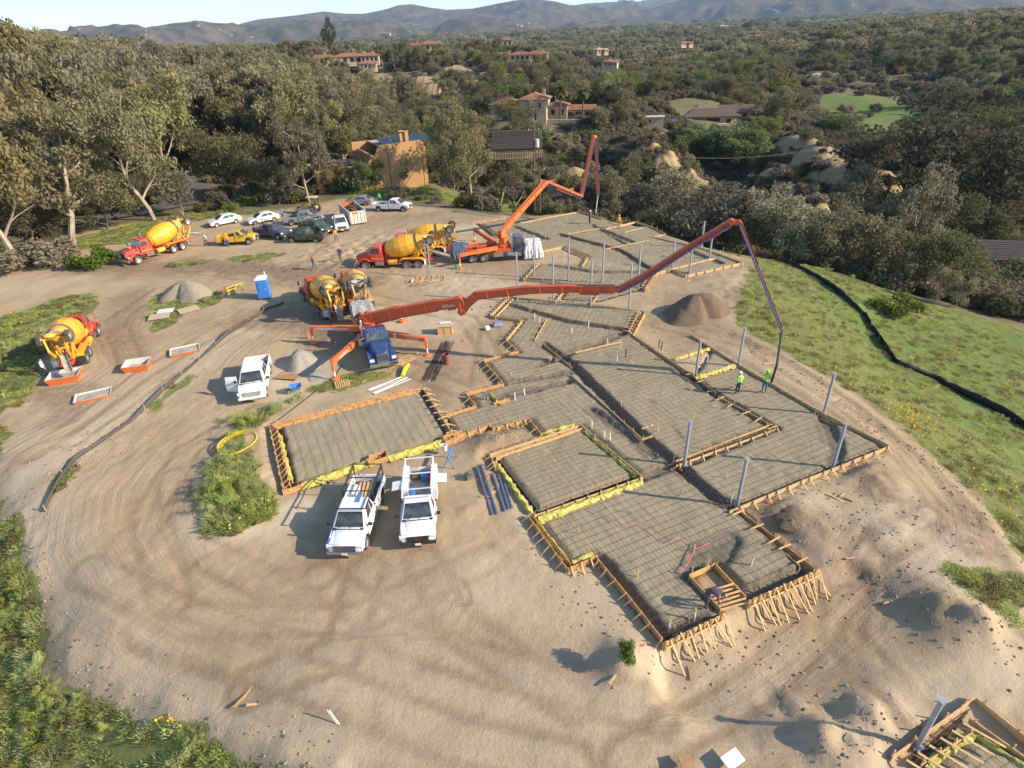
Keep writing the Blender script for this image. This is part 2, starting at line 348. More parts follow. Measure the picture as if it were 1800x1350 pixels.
BARE = [(R3(1130, 225, 152), R3(1170, 262, 135), 4.2), (R3(1160, 250, 140), R3(1225, 300, 124), 4.0), (R3(1120, 260, 142), R3(1180, 310, 124), 3), (R3(1010, 285, 118), R3(1030, 335, 108), 3.4), (R3(950, 300, 110), R3(985, 345, 104), 2.8), (R3(975, 270, 115), R3(965, 300, 112), 3),
        (R3(1405, 232, 200), R3(1530, 285, 150), 7), (R3(1500, 260, 170), R3(1560, 295, 150), 6), (R3(1355, 292, 150), R3(1440, 335, 125), 2.6),
        (R3(740, 125, 330), R3(770, 150, 300), 8), (R3(650, 135, 380), R3(730, 160, 320), 7), (R3(800, 110, 350), R3(830, 140, 330), 9), (R3(1330, 240, 210), R3(1420, 232, 205), 4)]

FIELD = [(R3(1500, 205, 330), R3(1640, 225, 250), 26), (R3(1450, 195, 300), R3(1500, 210, 280), 12), (R3(1640, 115, 700), R3(1710, 118, 680), 18), (R3(1350, 60, 1500), R3(1500, 66, 1500), 60)]
def axis(lo, hi, step, far, g):
    c = list(np.arange(lo, hi+step, step)); s = step; a = c[0]; b = c[-1]; L = []; Rr = []
    s = step; x = a
    while x > -far: s *= g; x -= s; L.append(x)
    s = step; x = b
    while x < far: s *= g; x += s; Rr.append(x)
    return np.array(L[::-1]+c+Rr)
gx = axis(-46, 40, .22, 13000, 1.035); gy0 = axis(9, 76, .22, 13000, 1.032)
gy = gy0[gy0 > -60]
GX, GY = np.meshgrid(gx, gy)
GZ = terrain_z(GX, GY)
Rg = np.hypot(GX, GY)
def grid_mesh(name, X, Y, Z, attrs, m):
    ny, nx = X.shape; me = bpy.data.meshes.new(name)
    co = np.stack([X, Y, Z], -1).reshape(-1, 3).astype(np.float32)
    i = np.arange(ny*nx).reshape(ny, nx); q = np.stack([i[:-1, :-1], i[:-1, 1:], i[1:, 1:], i[1:, :-1]], -1).reshape(-1, 4)
    me.vertices.add(len(co)); me.vertices.foreach_set('co', co.ravel())
    me.loops.add(q.size); me.loops.foreach_set('vertex_index', q.ravel().astype(np.int32))
    me.polygons.add(len(q)); me.polygons.foreach_set('loop_start', np.arange(0, q.size, 4, dtype=np.int32)); me.polygons.foreach_set('loop_total', np.full(len(q), 4, np.int32))
    me.polygons.foreach_set('use_smooth', np.ones(len(q), bool)); me.materials.append(m)
    for k, v in attrs.items():
        if v.ndim == 3:
            a = me.attributes.new(k, 'FLOAT_COLOR', 'POINT'); a.data.foreach_set('color', v.reshape(-1).astype(np.float32))
        else:
            a = me.attributes.new(k, 'FLOAT', 'POINT'); a.data.foreach_set('value', v.ravel().astype(np.float32))
    me.update(); me.validate(); return me
# ---- cover masks
def grass_mask(X, Y):
    g = np.zeros(X.shape); w = fbm(X, Y, 2.2, 4)*3.2; bx = None
    for k, p in GRASS.items():
        g = np.maximum(g, smooth(sdf(X, Y, p)+w*(.5 if k in('silt','silt2') else 1), -.3, .9))
    return g
S_site = sdf(GX, GY, SITE)
G_near = grass_mask(GX, GY)
wild = smooth(-S_site, -.5, 2.0)                                   # off the site: scrub floor
bare = np.zeros(GX.shape)
for a, b, w in BARE:
    d = seg_dist(GX, GY, [a[:2], b[:2]])[0]; bare = np.maximum(bare, 1-smooth(d+fbm(GX, GY, 5)*w*1.6, w*.75, w*1.3))
dark = np.zeros(GX.shape)
for l, w, k in [([(160, 470), (330, 470), (480, 478), (640, 500)], 3.2, .9), ([(230, 520), (205, 590), (230, 630)], 2.2, .7), ([(60, 690), (130, 690), (100, 740)], 1.6, .7), ([(460, 560), (560, 560), (600, 600)], 3.0, .8), ([(590, 400), (700, 385), (840, 380)], 4.5, .45),
                ([(1180, 560), (1240, 575), (1200, 540)], 3.5, .5), ([(1390, 915), (1420, 925)], 2.4, .8), ([(1530, 835), (1540, 850)], 1.7, .8), ([(1690, 900), (1720, 960)], 1.6, .8), ([(840, 780), (900, 770)], 1.7, .7), ([(1180, 400), (1290, 460)], 3, .7),
                ([(1230, 600), (1300, 590)], 3, .4), ([(880, 560), (850, 640), (800, 700)], 3, .35), ([(1490, 1010), (1560, 1010), (1640, 1060)], 1.5, .6), ([(650, 470), (760, 468), (900, 470)], 4, .4), ([(500, 1120), (800, 1150), (1000, 1140)], 1.6, .25), ([(560, 960), (760, 985)], 2.5, .35),
                ([(700, 600), (780, 640), (760, 680)], 2.4, .5)]:
    d = seg_dist(GX, GY, pts(l))[0]; dark = np.maximum(dark, k*(1-smooth(d+fbm(GX, GY, 2.5)*w*1.4, w*.3, w*1.3)))
pale = np.zeros(GX.shape)
for l, w, k in [([(640, 560), (750, 570), (860, 520), (760, 470)], 3.5, .7), ([(520, 640), (470, 690), (560, 670)], 2.4, .8), ([(1580, 930), (1650, 930), (1700, 980)], 3, .95), ([(1450, 900), (1560, 990), (1450, 960)], 2.4, .7), ([(340, 935), (480, 930), (520, 900)], 1.6, .9), ([(1150, 1165), (1200, 1175)], 1.4, .8),
                ([(1660, 1330), (1500, 1300), (1800, 1170)], 1.6, .6), ([(100, 1130), (250, 1200), (420, 1280), (600, 1320)], 1.2, .6), ([(200, 750), (330, 650), (450, 560)], 1.5, .7), ([(0, 800), (140, 720), (230, 640)], 2.6, .6), ([(30, 850), (200, 745), (330, 655), (440, 570)], 1.8, .9), ([(560, 1180), (900, 1230), (1300, 1190)], 3.0, .45), ([(700, 1050), (900, 1020)], 2.4, .4), ([(40, 900), (80, 870), (60, 960)], 2.0, .7), ([(100, 940), (150, 1050), (260, 1120)], 1.5, .5),
                ([(700, 420), (830, 400), (1000, 380)], 2.0, .6), ([(0, 500), (100, 500)], 4, .5), ([(1150, 400), (1250, 450)], 1.2, .5), ([(1320, 560), (1340, 590)], 1.5, .5), ([(930, 900), (1000, 1010), (1130, 1150)], 1.2, .5)]:
    d = seg_dist(GX, GY, pts(l))[0]; pale = np.maximum(pale, k*(1-smooth(d+fbm(GX, GY, 2.0)*w*1.5, w*.3, w*1.4)))
tu = np.zeros(GX.shape); tv = np.zeros(GX.shape); tw = np.zeros(GX.shape); best = np.full(GX.shape, 1e9)
near_m = Rg < 120
for l, hw in zip(TRACKS, [3.2, 2.4, 2.2, 1.8, 3.4, 2.4, 1.8, 1.6, 1.4]):
    d, t, s_ = seg_dist(GX, GY, l); q = d/hw; m = q < best; best = np.where(m, q, best)
    tu = np.where(m, s_, tu); tv = np.where(m, t, tv)
tw = 1-smooth(best, .7, 1.25)
tw = tw*near_m*(1-G_near)*(.45+.55*smooth(fbm(GX, GY, 6, 3), -.15, .12))
cov1 = np.stack([G_near, pale, dark, wild], -1); rutm = np.zeros(GX.shape)
for l in RUTS:
    d, t, s_ = seg_dist(GX, GY, pts(l)); q = np.minimum(np.abs(s_-.85), np.abs(s_+.85)); rutm = np.maximum(rutm, (1-smooth(q, .12, .34))*(d < 2)*(.55+.45*smooth(fbm(GX, GY, 3, 2), -.1, .1)))
rutm *= (1-G_near); fieldm = smooth(sdf(GX, GY, GRASS['field'])+fbm(GX, GY, 3)*2, -.5, 1)
for a_, b_, w_ in FIELD[:3]: fieldm = np.maximum(fieldm, 1-smooth(seg_dist(GX, GY, [a_[:2], b_[:2]])[0]+fbm(GX, GY, 20)*10, w_*.8, w_*1.1))
cov1[..., 0] = np.maximum(cov1[..., 0], fieldm)
GZ = GZ-rutm*.035
rut = np.sin(tu*2*PI/.62+fbm(GX, GY, 4)*3)*.5+fbm(tu*3, tv*.25, 1.0, 3)
GZ = GZ+tw*rut*.035*(Rg < 75)
cov2 = np.stack([tw, bare, rutm, fieldm], -1)

def nodes(name):
    m = bpy.data.materials.new(name); m.use_nodes = True; nt = m.node_tree; return m, nt, nt.nodes['Principled BSDF']
def N(nt, t, **kw):
    n = nt.nodes.new(t)
    for k, v in kw.items():
        if k.startswith('i'): n.inputs[int(k[1:])].default_value = v
        else: setattr(n, k, v)
    return n
def noise(nt, vec, scale, detail=4, rough=.55, lo=None, hi=None):
    n = nt.nodes.new('ShaderNodeTexNoise'); n.inputs['Scale'].default_value = scale; n.inputs['Detail'].default_value = detail; n.inputs['Roughness'].default_value = rough
    nt.links.new(vec, n.inputs['Vector'])
    if lo is None: return n.outputs[0]
    r = nt.nodes.new('ShaderNodeMapRange'); r.inputs[1].default_value = lo; r.inputs[2].default_value = hi; nt.links.new(n.outputs[0], r.inputs[0]); return r.outputs[0]
def mixc(nt, f, a, b):
    m = nt.nodes.new('ShaderNodeMixRGB')
    for s, v in zip(m.inputs, (f, a, b)):
        if hasattr(v, 'links') or hasattr(v, 'is_linked'): nt.links.new(v, s)
        elif isinstance(v, tuple): s.default_value = (*v[:3], 1)
        else: s.default_value = v
    return m.outputs[0]
def mth(nt, op, a, b=None, clamp=False):
    m = nt.nodes.new('ShaderNodeMath'); m.operation = op; m.use_clamp = clamp
    for s, v in zip(m.inputs, (a, b)):
        if v is None: continue
        if hasattr(v, 'is_linked'): nt.links.new(v, s)
        else: s.default_value = v
    return m.outputs[0]
def ground_material():
    m, nt, b = nodes('ground'); L = nt.links
    geo = nt.nodes.new('ShaderNodeNewGeometry'); P = geo.outputs['Position']
    a1 = N(nt, 'ShaderNodeAttribute', attribute_name='cov1'); a2 = N(nt, 'ShaderNodeAttribute', attribute_name='cov2')
    s1 = nt.nodes.new('ShaderNodeSeparateColor'); L.new(a1.outputs['Color'], s1.inputs[0]); s2 = nt.nodes.new('ShaderNodeSeparateColor'); L.new(a2.outputs['Color'], s2.inputs[0])
    grass, pale, dark = s1.outputs[0], s1.outputs[1], s1.outputs[2]; wild = a1.outputs['Alpha']; trk, bare, rutn, fld = s2.outputs[0], s2.outputs[1], s2.outputs[2], a2.outputs['Alpha']
    nA = noise(nt, P, .35, 6, .6, .3, .7); nB = noise(nt, P, 1.7, 6, .65, .3, .7); nC = noise(nt, P, 9, 4, .7, .3, .7); nD = noise(nt, P, .08, 4, .6, .35, .65)
    c = mixc(nt, nA, (.295, .212, .122), (.48, .375, .235))
    c = mixc(nt, mth(nt, 'MULTIPLY', nD, .5), c, (.53, .42, .27))
    c = mixc(nt, mth(nt, 'MULTIPLY', nB, .45), c, (.31, .215, .14))
    c = mixc(nt, mth(nt, 'MULTIPLY', nC, .18), c, (.22, .155, .095))
    def soft(x, n, k=.8): return mth(nt, 'MULTIPLY', x, mth(nt, 'ADD', mth(nt, 'MULTIPLY', n, k), 1-k*.6), True)
    c = mixc(nt, soft(pale, nB), c, mixc(nt, nB, (.54, .46, .34), (.43, .335, .23)))
    c = mixc(nt, soft(dark, nB), c, mixc(nt, nC, (.165, .115, .075), (.235, .170, .115)))
    # wheel tracks: streaks that follow the traffic
    tu = N(nt, 'ShaderNodeAttribute', attribute_name='tu'); tv = N(nt, 'ShaderNodeAttribute', attribute_name='tv')
    cx = nt.nodes.new('ShaderNodeCombineXYZ'); L.new(mth(nt, 'MULTIPLY', tu.outputs['Fac'], 1.0), cx.inputs[0]); L.new(mth(nt, 'MULTIPLY', tv.outputs['Fac'], .07), cx.inputs[1])
    st = noise(nt, cx.outputs[0], 2.6, 5, .7, .32, .68)
    stc = mixc(nt, st, (.23, .16, .10), (.42, .32, .22))
    c = mixc(nt, mth(nt, 'MULTIPLY', mth(nt, 'MULTIPLY', trk, nA), .5), c, stc)
    c = mixc(nt, mth(nt, 'MULTIPLY', rutn, .55), c, (.205, .145, .088))
    # stones and clods
    vo = nt.nodes.new('ShaderNodeTexVoronoi'); vo.inputs['Scale'].default_value = 3.2; L.new(P, vo.inputs['Vector'])
    cl = N(nt, 'ShaderNodeMapRange', i1=.05, i2=.12, i3=1.0, i4=0.0); L.new(vo.outputs['Distance'], cl.inputs[0])
    c = mixc(nt, mth(nt, 'MULTIPLY', cl.outputs[0], mth(nt, 'MULTIPLY', nB, .7)), c, (.47, .42, .34))
    # grass floor
    g = mixc(nt, nB, (.095, .135, .028), (.175, .205, .05)); g = mixc(nt, mth(nt, 'MULTIPLY', nC, .5), g, (.20, .18, .075)); 
    g = mixc(nt, fld, g, mixc(nt, nA, (.085, .15, .025), (.14, .20, .045)))
    gl = mth(nt, 'GREATER_THAN', mth(nt, 'ADD', grass, mth(nt, 'MULTIPLY', nC, .5)), .75)
    gl = mth(nt, 'MULTIPLY', gl, .92)
    c = mixc(nt, gl, c, g)
    # scrub floor of canyon and wood, far fields
    w = mixc(nt, nA, (.13, .11, .062), (.23, .18, .11)); w = mixc(nt, mth(nt, 'MULTIPLY', nB, .6), w, (.13, .12, .06))
    nF = noise(nt, P, .012, 6, .7, .35, .65); w = mixc(nt, mth(nt, 'MULTIPLY', nF, .6), w, (.11, .105, .055))
    c = mixc(nt, mth(nt, 'MULTIPLY', wild, mth(nt, 'SUBTRACT', 1.0, mth(nt, 'MULTIPLY', grass, .9)), True), c, w)
    # eroded sandstone
    e = mixc(nt, nA, (.25, .18, .10), (.42, .33, .21)); e = mixc(nt, mth(nt, 'MULTIPLY', nB, .7), e, (.38, .24, .11)); e = mixc(nt, noise(nt, P, .9, 5, .7, .52, .64), e, (.19, .15, .09))
    bl = mth(nt, 'GREATER_THAN', mth(nt, 'ADD', bare, mth(nt, 'MULTIPLY', nB, .5)), .72)
    c = mixc(nt, bl, c, e)
    L.new(c, b.inputs['Base Color']); b.inputs['Roughness'].default_value = .95; b.inputs['Specular IOR Level'].default_value = .15
    h = mth(nt, 'ADD', mth(nt, 'MULTIPLY', noise(nt, P, 3, 5, .7), .9), mth(nt, 'MULTIPLY', noise(nt, P, 14, 4, .7), .35))
    h = mth(nt, 'ADD', h, mth(nt, 'MULTIPLY', mth(nt, 'MULTIPLY', st, trk), .5)); h = mth(nt, 'ADD', h, mth(nt, 'MULTIPLY', cl.outputs[0], .2))
    bp = N(nt, 'ShaderNodeBump'); bp.inputs['Strength'].default_value = .6; bp.inputs['Distance'].default_value = .10
    L.new(h, bp.inputs['Height']); L.new(bp.outputs[0], b.inputs['Normal'])
    return m
M_ground = ground_material()
gm = grid_mesh('ground', GX, GY, GZ, {'cov1': cov1, 'cov2': cov2, 'tu': tu, 'tv': tv}, M_ground)
ground = bpy.data.objects.new('ground', gm); C.objects.link(ground); tag(ground, kind='structure')
print('ground verts', len(gm.vertices))
# height lookup on the built sheet
def gz(x, y):
    i = np.clip(np.searchsorted(gx, x)-1, 0, len(gx)-2); j = np.clip(np.searchsorted(gy, y)-1, 0, len(gy)-2)
    fx = (x-gx[i])/(gx[i+1]-gx[i]); fy = (y-gy[j])/(gy[j+1]-gy[j])
    return (GZ[j, i]*(1-fx)+GZ[j, i+1]*fx)*(1-fy)+(GZ[j+1, i]*(1-fx)+GZ[j+1, i+1]*fx)*fy
def on(px, py, z=0.0, dz=0.0):
    """where the line of sight through a survey pixel first meets the ground"""
    d = ray(px, py); o = Vector((0, 0, CAM_H)); t = 8.0
    while t < 4000:
        p = o+d*t
        if p.z < gz(p.x, p.y): break
        t *= 1.004; t += .02
    p = o+d*t; return Vector((p.x, p.y, float(gz(p.x, p.y))+dz))

# ============================================================ hills
def hill_mesh(name, sky_px, base_y, r0, r1, m, seed, nr=70, na=420, az0=-46, az1=46, side_z=-40):
    az = np.radians(np.linspace(az0, az1, na)); rr = np.linspace(0, 1, nr)
    sa = []; sz = []
    for px, py in sky_px:
        v = atr(px, py, 1000.0); sa.append(math.atan2(v.x, v.y)); sz.append((v.z-CAM_H)/1000.0)
    tz = np.interp(az, sa, sz)+(.004 if name == 'hills' else 0)
    A, T = np.meshgrid(az, rr); Rr = r0+(r1-r0)*T
    X = Rr*np.sin(A); Y = Rr*np.cos(A); peak = .62
    prof = np.where(T < peak, (T/peak)**1.35, 1-((T-peak)/(1-peak))**2*.6)
    rc = r0+(r1-r0)*peak
    crest = tz[None, :]*rc+CAM_H
    ridge = 1-2*np.abs(fbm(X+seed, Y, 1500, 5)); ridge2 = 1-2*np.abs(fbm(X, Y+seed, 420, 4))
    Z = side_z+(crest-side_z)*prof*1.0+(ridge-.75)*480*(1-(T/peak)**3).clip(0, 1)*smooth(T, 0, .2)+(ridge2-.8)*105*smooth(T, 0, .25)*(1-np.exp(-((T-peak)/.08)**2))
    return grid_mesh(name, X, Y, Z, {}, m)
def hill_material(name, a, b, cc, spots):
    m, nt, bs = nodes(name); L = nt.links
    P = nt.nodes.new('ShaderNodeNewGeometry').outputs['Position']
    c = mixc(nt, noise(nt, P, .0018, 6, .6, .35, .65), a, b); c = mixc(nt, noise(nt, P, .011, 5, .65, .45, .62), c, cc)
    if spots:
        vo = nt.nodes.new('ShaderNodeTexVoronoi'); vo.inputs['Scale'].default_value = .022; L.new(P, vo.inputs['Vector'])
        s = mth(nt, 'LESS_THAN', vo.outputs['Distance'], .17); s = mth(nt, 'MULTIPLY', s, noise(nt, P, .0016, 3, .6, .55, .60))
        c = mixc(nt, s, c, (.55, .45, .36))
    L.new(c, bs.inputs['Base Color']); bs.inputs['Roughness'].default_value = 1; bs.inputs['Specular IOR Level'].default_value = .05
    return m
M_hill = hill_material('chaparral_hill', (.085, .064, .038), (.14, .096, .060), (.040, .041, .026), True)
SK1 = [(-100, 62), (240, 52), (300, 41), (345, 37), (400, 42), (440, 46), (470, 46), (600, 48), (900, 50), (1800, 40)]
SK2 = [(380, 62), (430, 46), (455, 40), (520, 33), (570, 26), (610, 30), (640, 30), (680, 22), (700, 15), (725, 13), (755, 19), (785, 23), (830, 21), (880, 11), (910, 6), (940, 4), (975, 8), (1010, 17), (1060, 22), (1110, 18), (1150, 19), (1190, 8), (1230, -6), (1300, -26), (1450, -30), (1600, -40), (1800, -36), (2000, -20)]
SK3 = [(900, 30), (960, 16), (990, 12), (1030, 6), (1080, 3), (1120, 5), (1160, -2), (1210, -10), (1300, -14)]
for nm, sk, r0, r1, mt, sd in [('low_hill', SK1, 4200, 6200, M_hill, 100), ('hills', SK2, 4600, 9000, M_hill, 900)]:
    o = bpy.data.objects.new(nm, hill_mesh(nm, sk, 0, r0, r1, mt, sd)); C.objects.link(o); tag(o, kind='structure')
o = bpy.data.objects.new('far_mountains', hill_mesh('far_mountains', SK3, 0, 9500, 12500, M_hill, 300, az0=-8, az1=30, side_z=200)); C.objects.link(o); tag(o, kind='structure')

# ============================================================ haze
def build_haze(dens=5.5e-5):
    mb = MB(); mb.box((0, 0, 330), (27000, 27000, 1100)); 
    m = bpy.data.materials.new('haze'); m.use_nodes = True; nt = m.node_tree; nt.nodes.clear()
    v = nt.nodes.new('ShaderNodeVolumePrincipled'); v.inputs['Density'].default_value = dens; v.inputs['Color'].default_value = (.50, .72, 1.0, 1); v.inputs['Anisotropy'].default_value = .0
    out = nt.nodes.new('ShaderNodeOutputMaterial'); nt.links.new(v.outputs[0], out.inputs['Volume'])
    o = mb.build('haze', m); tag(o, kind='stuff'); return o
build_haze()
# ============================================================ building pad: sand beds, rebar, forms
def proj(P):
    v = Vector(P)-Vector((0, 0, CAM_H)); z = v.dot(_f); return (900+FPX*v.dot(_r)/z, 675-FPX*v.dot(_u)/z)
def rise(base, top):
    """height of an upright that stands at base and ends at pixel top"""
    b = Vector(base); lo, hi = 0.0, 40.0
    for _ in range(40):
        mdl = (lo+hi)/2
        if proj(b+Vector((0, 0, mdl)))[1] > top[1]: lo = mdl
        else: hi = mdl
    return lo
def sand_material():
    m, nt, b = nodes('sand_fill'); L = nt.links
    P = nt.nodes.new('ShaderNodeNewGeometry').outputs['Position']; a = N(nt, 'ShaderNodeAttribute', attribute_name='wet')
    n1 = noise(nt, P, .5, 5, .6, .3, .7); n2 = noise(nt, P, 4, 5, .7, .3, .7); n3 = noise(nt, P, 16, 3, .7, .3, .7)
    c = mixc(nt, n1, (.285, .238, .155), (.365, .31, .208)); c = mixc(nt, mth(nt, 'MULTIPLY', n2, .5), c, (.25, .20, .125)); c = mixc(nt, mth(nt, 'MULTIPLY', n3, .25), c, (.42, .36, .25))
    w = mixc(nt, n2, (.125, .108, .082), (.20, .172, .132))
    c = mixc(nt, mth(nt, 'MULTIPLY', a.outputs['Fac'], mth(nt, 'ADD', mth(nt, 'MULTIPLY', n2, .5), .65), True), c, w)
    L.new(c, b.inputs['Base Color']); b.inputs['Roughness'].default_value = .95; b.inputs['Specular IOR Level'].default_value = .15
    bp = N(nt, 'ShaderNodeBump'); bp.inputs['Strength'].default_value = .45; bp.inputs['Distance'].default_value = .035
    L.new(mth(nt, 'ADD', n2, mth(nt, 'MULTIPLY', n3, .4)), bp.inputs['Height']); L.new(bp.outputs[0], b.inputs['Normal']); return m
M_sand = sand_material()
M_rebar = mat('rebar_steel', (.07, .05, .035), .8, .1)
M_pine = mat('pine_lumber', (.56, .37, .18), .75, noise=.22, nscale=6)
M_pine2 = mat('weathered_form_lumber', (.50, .27, .11), .8, noise=.3, nscale=4)
M_stake = mat('stake_wood', (.60, .40, .19), .8, noise=.2)
M_ply = mat('form_plywood', (.58, .36, .15), .75, noise=.2, nscale=2)
M_yellow = mat('yellow_sheeting', (.46, .40, .09), .5, spec=.4, noise=.35, nscale=2)
M_galv = mat('primed_column_steel', (.33, .35, .40), .5, .3, noise=.12)
M_concrete = mat('old_concrete', (.40, .37, .33), .9, noise=.2)
AX = rad(24.5)
def bed(name, label, poly, ang, trenches, z0=.10, step=.14, mats=None):
    ca, sa = math.cos(ang), math.sin(ang)
    P = [(x*ca+y*sa, -x*sa+y*ca) for x, y in poly]
    us = [p[0] for p in P]; vs_ = [p[1] for p in P]
    U, V = np.meshgrid(np.arange(min(us), max(us)+step, step), np.arange(min(vs_), max(vs_)+step, step))
    X = U*ca-V*sa; Y = U*sa+V*ca
    Z = z0+fbm(X, Y, 2.2, 3)*.10+fbm(X, Y, .45, 3)*.07; wet = np.zeros(X.shape)
    for l, w, dp in trenches:
        d = seg_dist(X, Y, pts(l, z0))[0]; k = 1-smooth(d+fbm(X, Y, .6, 2)*.35, w*.42, w*.62)
        Z = Z-dp*k+(k*(1-k))*.3; wet = np.maximum(wet, 1-smooth(d+fbm(X, Y, .8, 3)*.5, w*.55, w*1.0))
    s = sdf(U, V, P)
    ed = (1-smooth(s+fbm(X, Y, .9, 2)*.5, .15, .55))*.9; wet = np.maximum(wet, ed*.8); Z = Z-.16*(1-smooth(s, .05, .45))
    ins = inpoly(U, V, P); ny, nx = X.shape
    cell = ins[:-1, :-1] & ins[:-1, 1:] & ins[1:, 1:] & ins[1:, :-1]
    i = np.arange(ny*nx).reshape(ny, nx); q = np.stack([i[:-1, :-1], i[:-1, 1:], i[1:, 1:], i[1:, :-1]], -1)[cell]
    used, inv = np.unique(q, return_inverse=True); q = inv.reshape(-1, 4)
    me = bpy.data.meshes.new(name); co = np.stack([X, Y, Z], -1).reshape(-1, 3)[used].astype(np.float32)
    me.vertices.add(len(co)); me.vertices.foreach_set('co', co.ravel()); me.loops.add(q.size); me.loops.foreach_set('vertex_index', q.ravel().astype(np.int32))
    me.polygons.add(len(q)); me.polygons.foreach_set('loop_start', np.arange(0, q.size, 4, dtype=np.int32)); me.polygons.foreach_set('loop_total', np.full(len(q), 4, np.int32))
    me.polygons.foreach_set('use_smooth', np.ones(len(q), bool)); me.materials.append(M_sand)
    a = me.attributes.new('wet', 'FLOAT', 'POINT'); a.data.foreach_set('value', wet.ravel()[used].astype(np.float32)); me.update(); me.validate()
    o = bpy.data.objects.new(name, me); C.objects.link(o); tag(o, kind='structure')
    return o
def clip_line(p, d, poly):
    """parameter intervals of line p+t*d inside polygon"""
    ts = []
    n = len(poly)
    for i in range(n):
        ax, ay = poly[i]; bx, by = poly[(i+1) % n]; ex, ey = bx-ax, by-ay
        den = d[0]*ey-d[1]*ex
        if abs(den) < 1e-9: continue
        t = ((ax-p[0])*ey-(ay-p[1])*ex)/den; u = ((ax-p[0])*d[1]-(ay-p[1])*d[0])/den
        if 0 <= u < 1: ts.append(t)
    ts.sort(); return list(zip(ts[::2], ts[1::2]))
rr = random.Random(3)
def rebar_mat(label, poly, ang, sp=.46, z=.17, group=None, drop=0):
    c0 = poly[0]; t = thing('rebar_mat', label, 'rebar mat', (c0[0], c0[1], 0), 0, group)
    cx = sum(p[0] for p in poly)/len(poly); cy = sum(p[1] for p in poly)/len(poly); n = 0
    for k in (0, 1):
        a = ang+k*PI/2; d = (math.cos(a), math.sin(a)); nn = (-d[1], d[0])
        for i in range(-80, 81):
            o = i*sp+rr.uniform(-.03, .03); p = (cx+nn[0]*o, cy+nn[1]*o)
            for t0, t1 in clip_line(p, d, poly):
                t0 -= .05; t1 += .05
                if t1-t0 < .6: continue
                m = MB(); ns = max(2, int((t1-t0)/1.1)); P = []
                for j in range(ns+1):
                    tt = t0+(t1-t0)*j/ns; P.append((p[0]+d[0]*tt+nn[0]*rr.uniform(-.035, .035)-c0[0], p[1]+d[1]*tt+nn[1]*rr.uniform(-.035, .035)-c0[1], z+k*.02-(drop if k == 0 else 0)+rr.uniform(-.045, .012)))
                m.tube(P, .0085, 3, cap=False); m.build('rebar', M_rebar, t); n += 1
    print('rebar', n); return t
def cage(label, lines, w=.36, z=.0):
    """footing reinforcement: long bars and stirrups in a trench"""
    for l in lines:
        P = [Vector((x, y, z)) for x, y in pts(l, .1)]; t = thing('rebar_cage', label, 'rebar cage', P[0]); m = MB(); tie = MB()
        for a, b in zip(P[:-1], P[1:]):
            d = (b-a).normalized(); s = Vector((-d.y, d.x, 0)); L = (b-a).length
            for o, h in ((-w/2, .0), (w/2, .0), (-w/2, .22), (w/2, .22), (0, .22)):
                q = [a+d*(L*k/5)+s*(o+rr.uniform(-.03, .03))+Vector((0, 0, h+rr.uniform(-.03, .03))) for k in range(6)]; m.tube([v-P[0] for v in q], .013, 3, cap=False)
            k = .2
            while k < L:
                c = a+d*k-P[0]; tie.tube([c-s*w/2, c-s*w/2+Vector((0, 0, .26)), c+s*w/2+Vector((0, 0, .26)), c+s*w/2], .009, 3, cap=False); k += .42
        tag(m.build('long_bars', M_rebar, t), kind='stuff'); tag(tie.build('stirrups', M_rebar, t), kind='stuff')

# ---- beds
bed('sand_bed', '', BED_A, AX, [([(486, 747), (510, 852)], .6, .3)])
bed('sand_bed', '', BED_B, AX, [])
TR_C = [([(955, 605), (1005, 640), (1140, 775), (1190, 815), (1262, 880), (1300, 890)], .75, .38), ([(893, 535), (1000, 565), (1100, 580), (1200, 652)], .6, .25), ([(1200, 652), (1262, 696), (1362, 752)], .6, .3), ([(1362, 752), (1195, 815)], .6, .3),
        ([(1450, 728), (1470, 790), (1462, 830)], .9, .2), ([(900, 672), (1005, 655)], .5, .18), ([(870, 700), (1000, 670)], .6, .2), ([(1190, 815), (1128, 838)], .7, .25), ([(950, 640), (1105, 583)], .6, .2), ([(1040, 720), (1150, 800)], .7, .2),
        ([(1055, 985), (1170, 1118)], .8, .25), ([(1175, 1118), (1240, 1085)], .7, .25), ([(1212, 1008), (1230, 975), (1290, 950), (1262, 985)], .9, .15), ([(1258, 992), (1310, 1045), (1420, 1000)], .7, .25), ([(1420, 1000), (1300, 893)], .6, .25), ([(1140, 700), (1210, 780)], .01, .0)]
bed('sand_bed', '', BED_C, AX, TR_C)
TR_D = [([(930, 385), (1000, 425), (1100, 440), (1190, 478)], .01, 0), ([(985, 412), (1090, 440), (1150, 478)], .7, .25), ([(905, 398), (960, 420)], .7, .2), ([(1040, 395), (1100, 430)], .5, .15), ([(1060, 405), (1110, 425)], .8, .2), ([(1210, 440), (1265, 462)], .8, .2), ([(948, 462), (1040, 478), (1130, 478)], .6, .2), ([(1182, 472), (1300, 440)], .01, 0)]
bed('sand_bed', '', BED_D, AX, TR_D)
bed('sand_bed', '', BED_E, AX, [])
rebar_mat('wide spaced rebar mat on the left rectangular sand bed', BED_A, AX, .58, drop=.10)
rebar_mat('rebar mat on the small square sand bed', BED_B, AX, .40)
C_low = pts([(1190, 812), (1300, 890), (1368, 945), (1432, 998), (1375, 1025), (1310, 1052), (1258, 992), (1215, 1012), (1268, 1075), (1230, 1092), (1168, 1128), (1045, 978), (1003, 994), (938, 908), (1130, 840)], .1)
C_mid = pts([(955, 610), (1105, 583), (1200, 650), (1264, 696), (1362, 752), (1195, 812), (1140, 775), (1005, 650)], .1)
C_east = pts([(1215, 660), (1300, 642), (1448, 728), (1560, 783), (1430, 836), (1300, 890), (1195, 818), (1365, 755), (1264, 696)], .1)
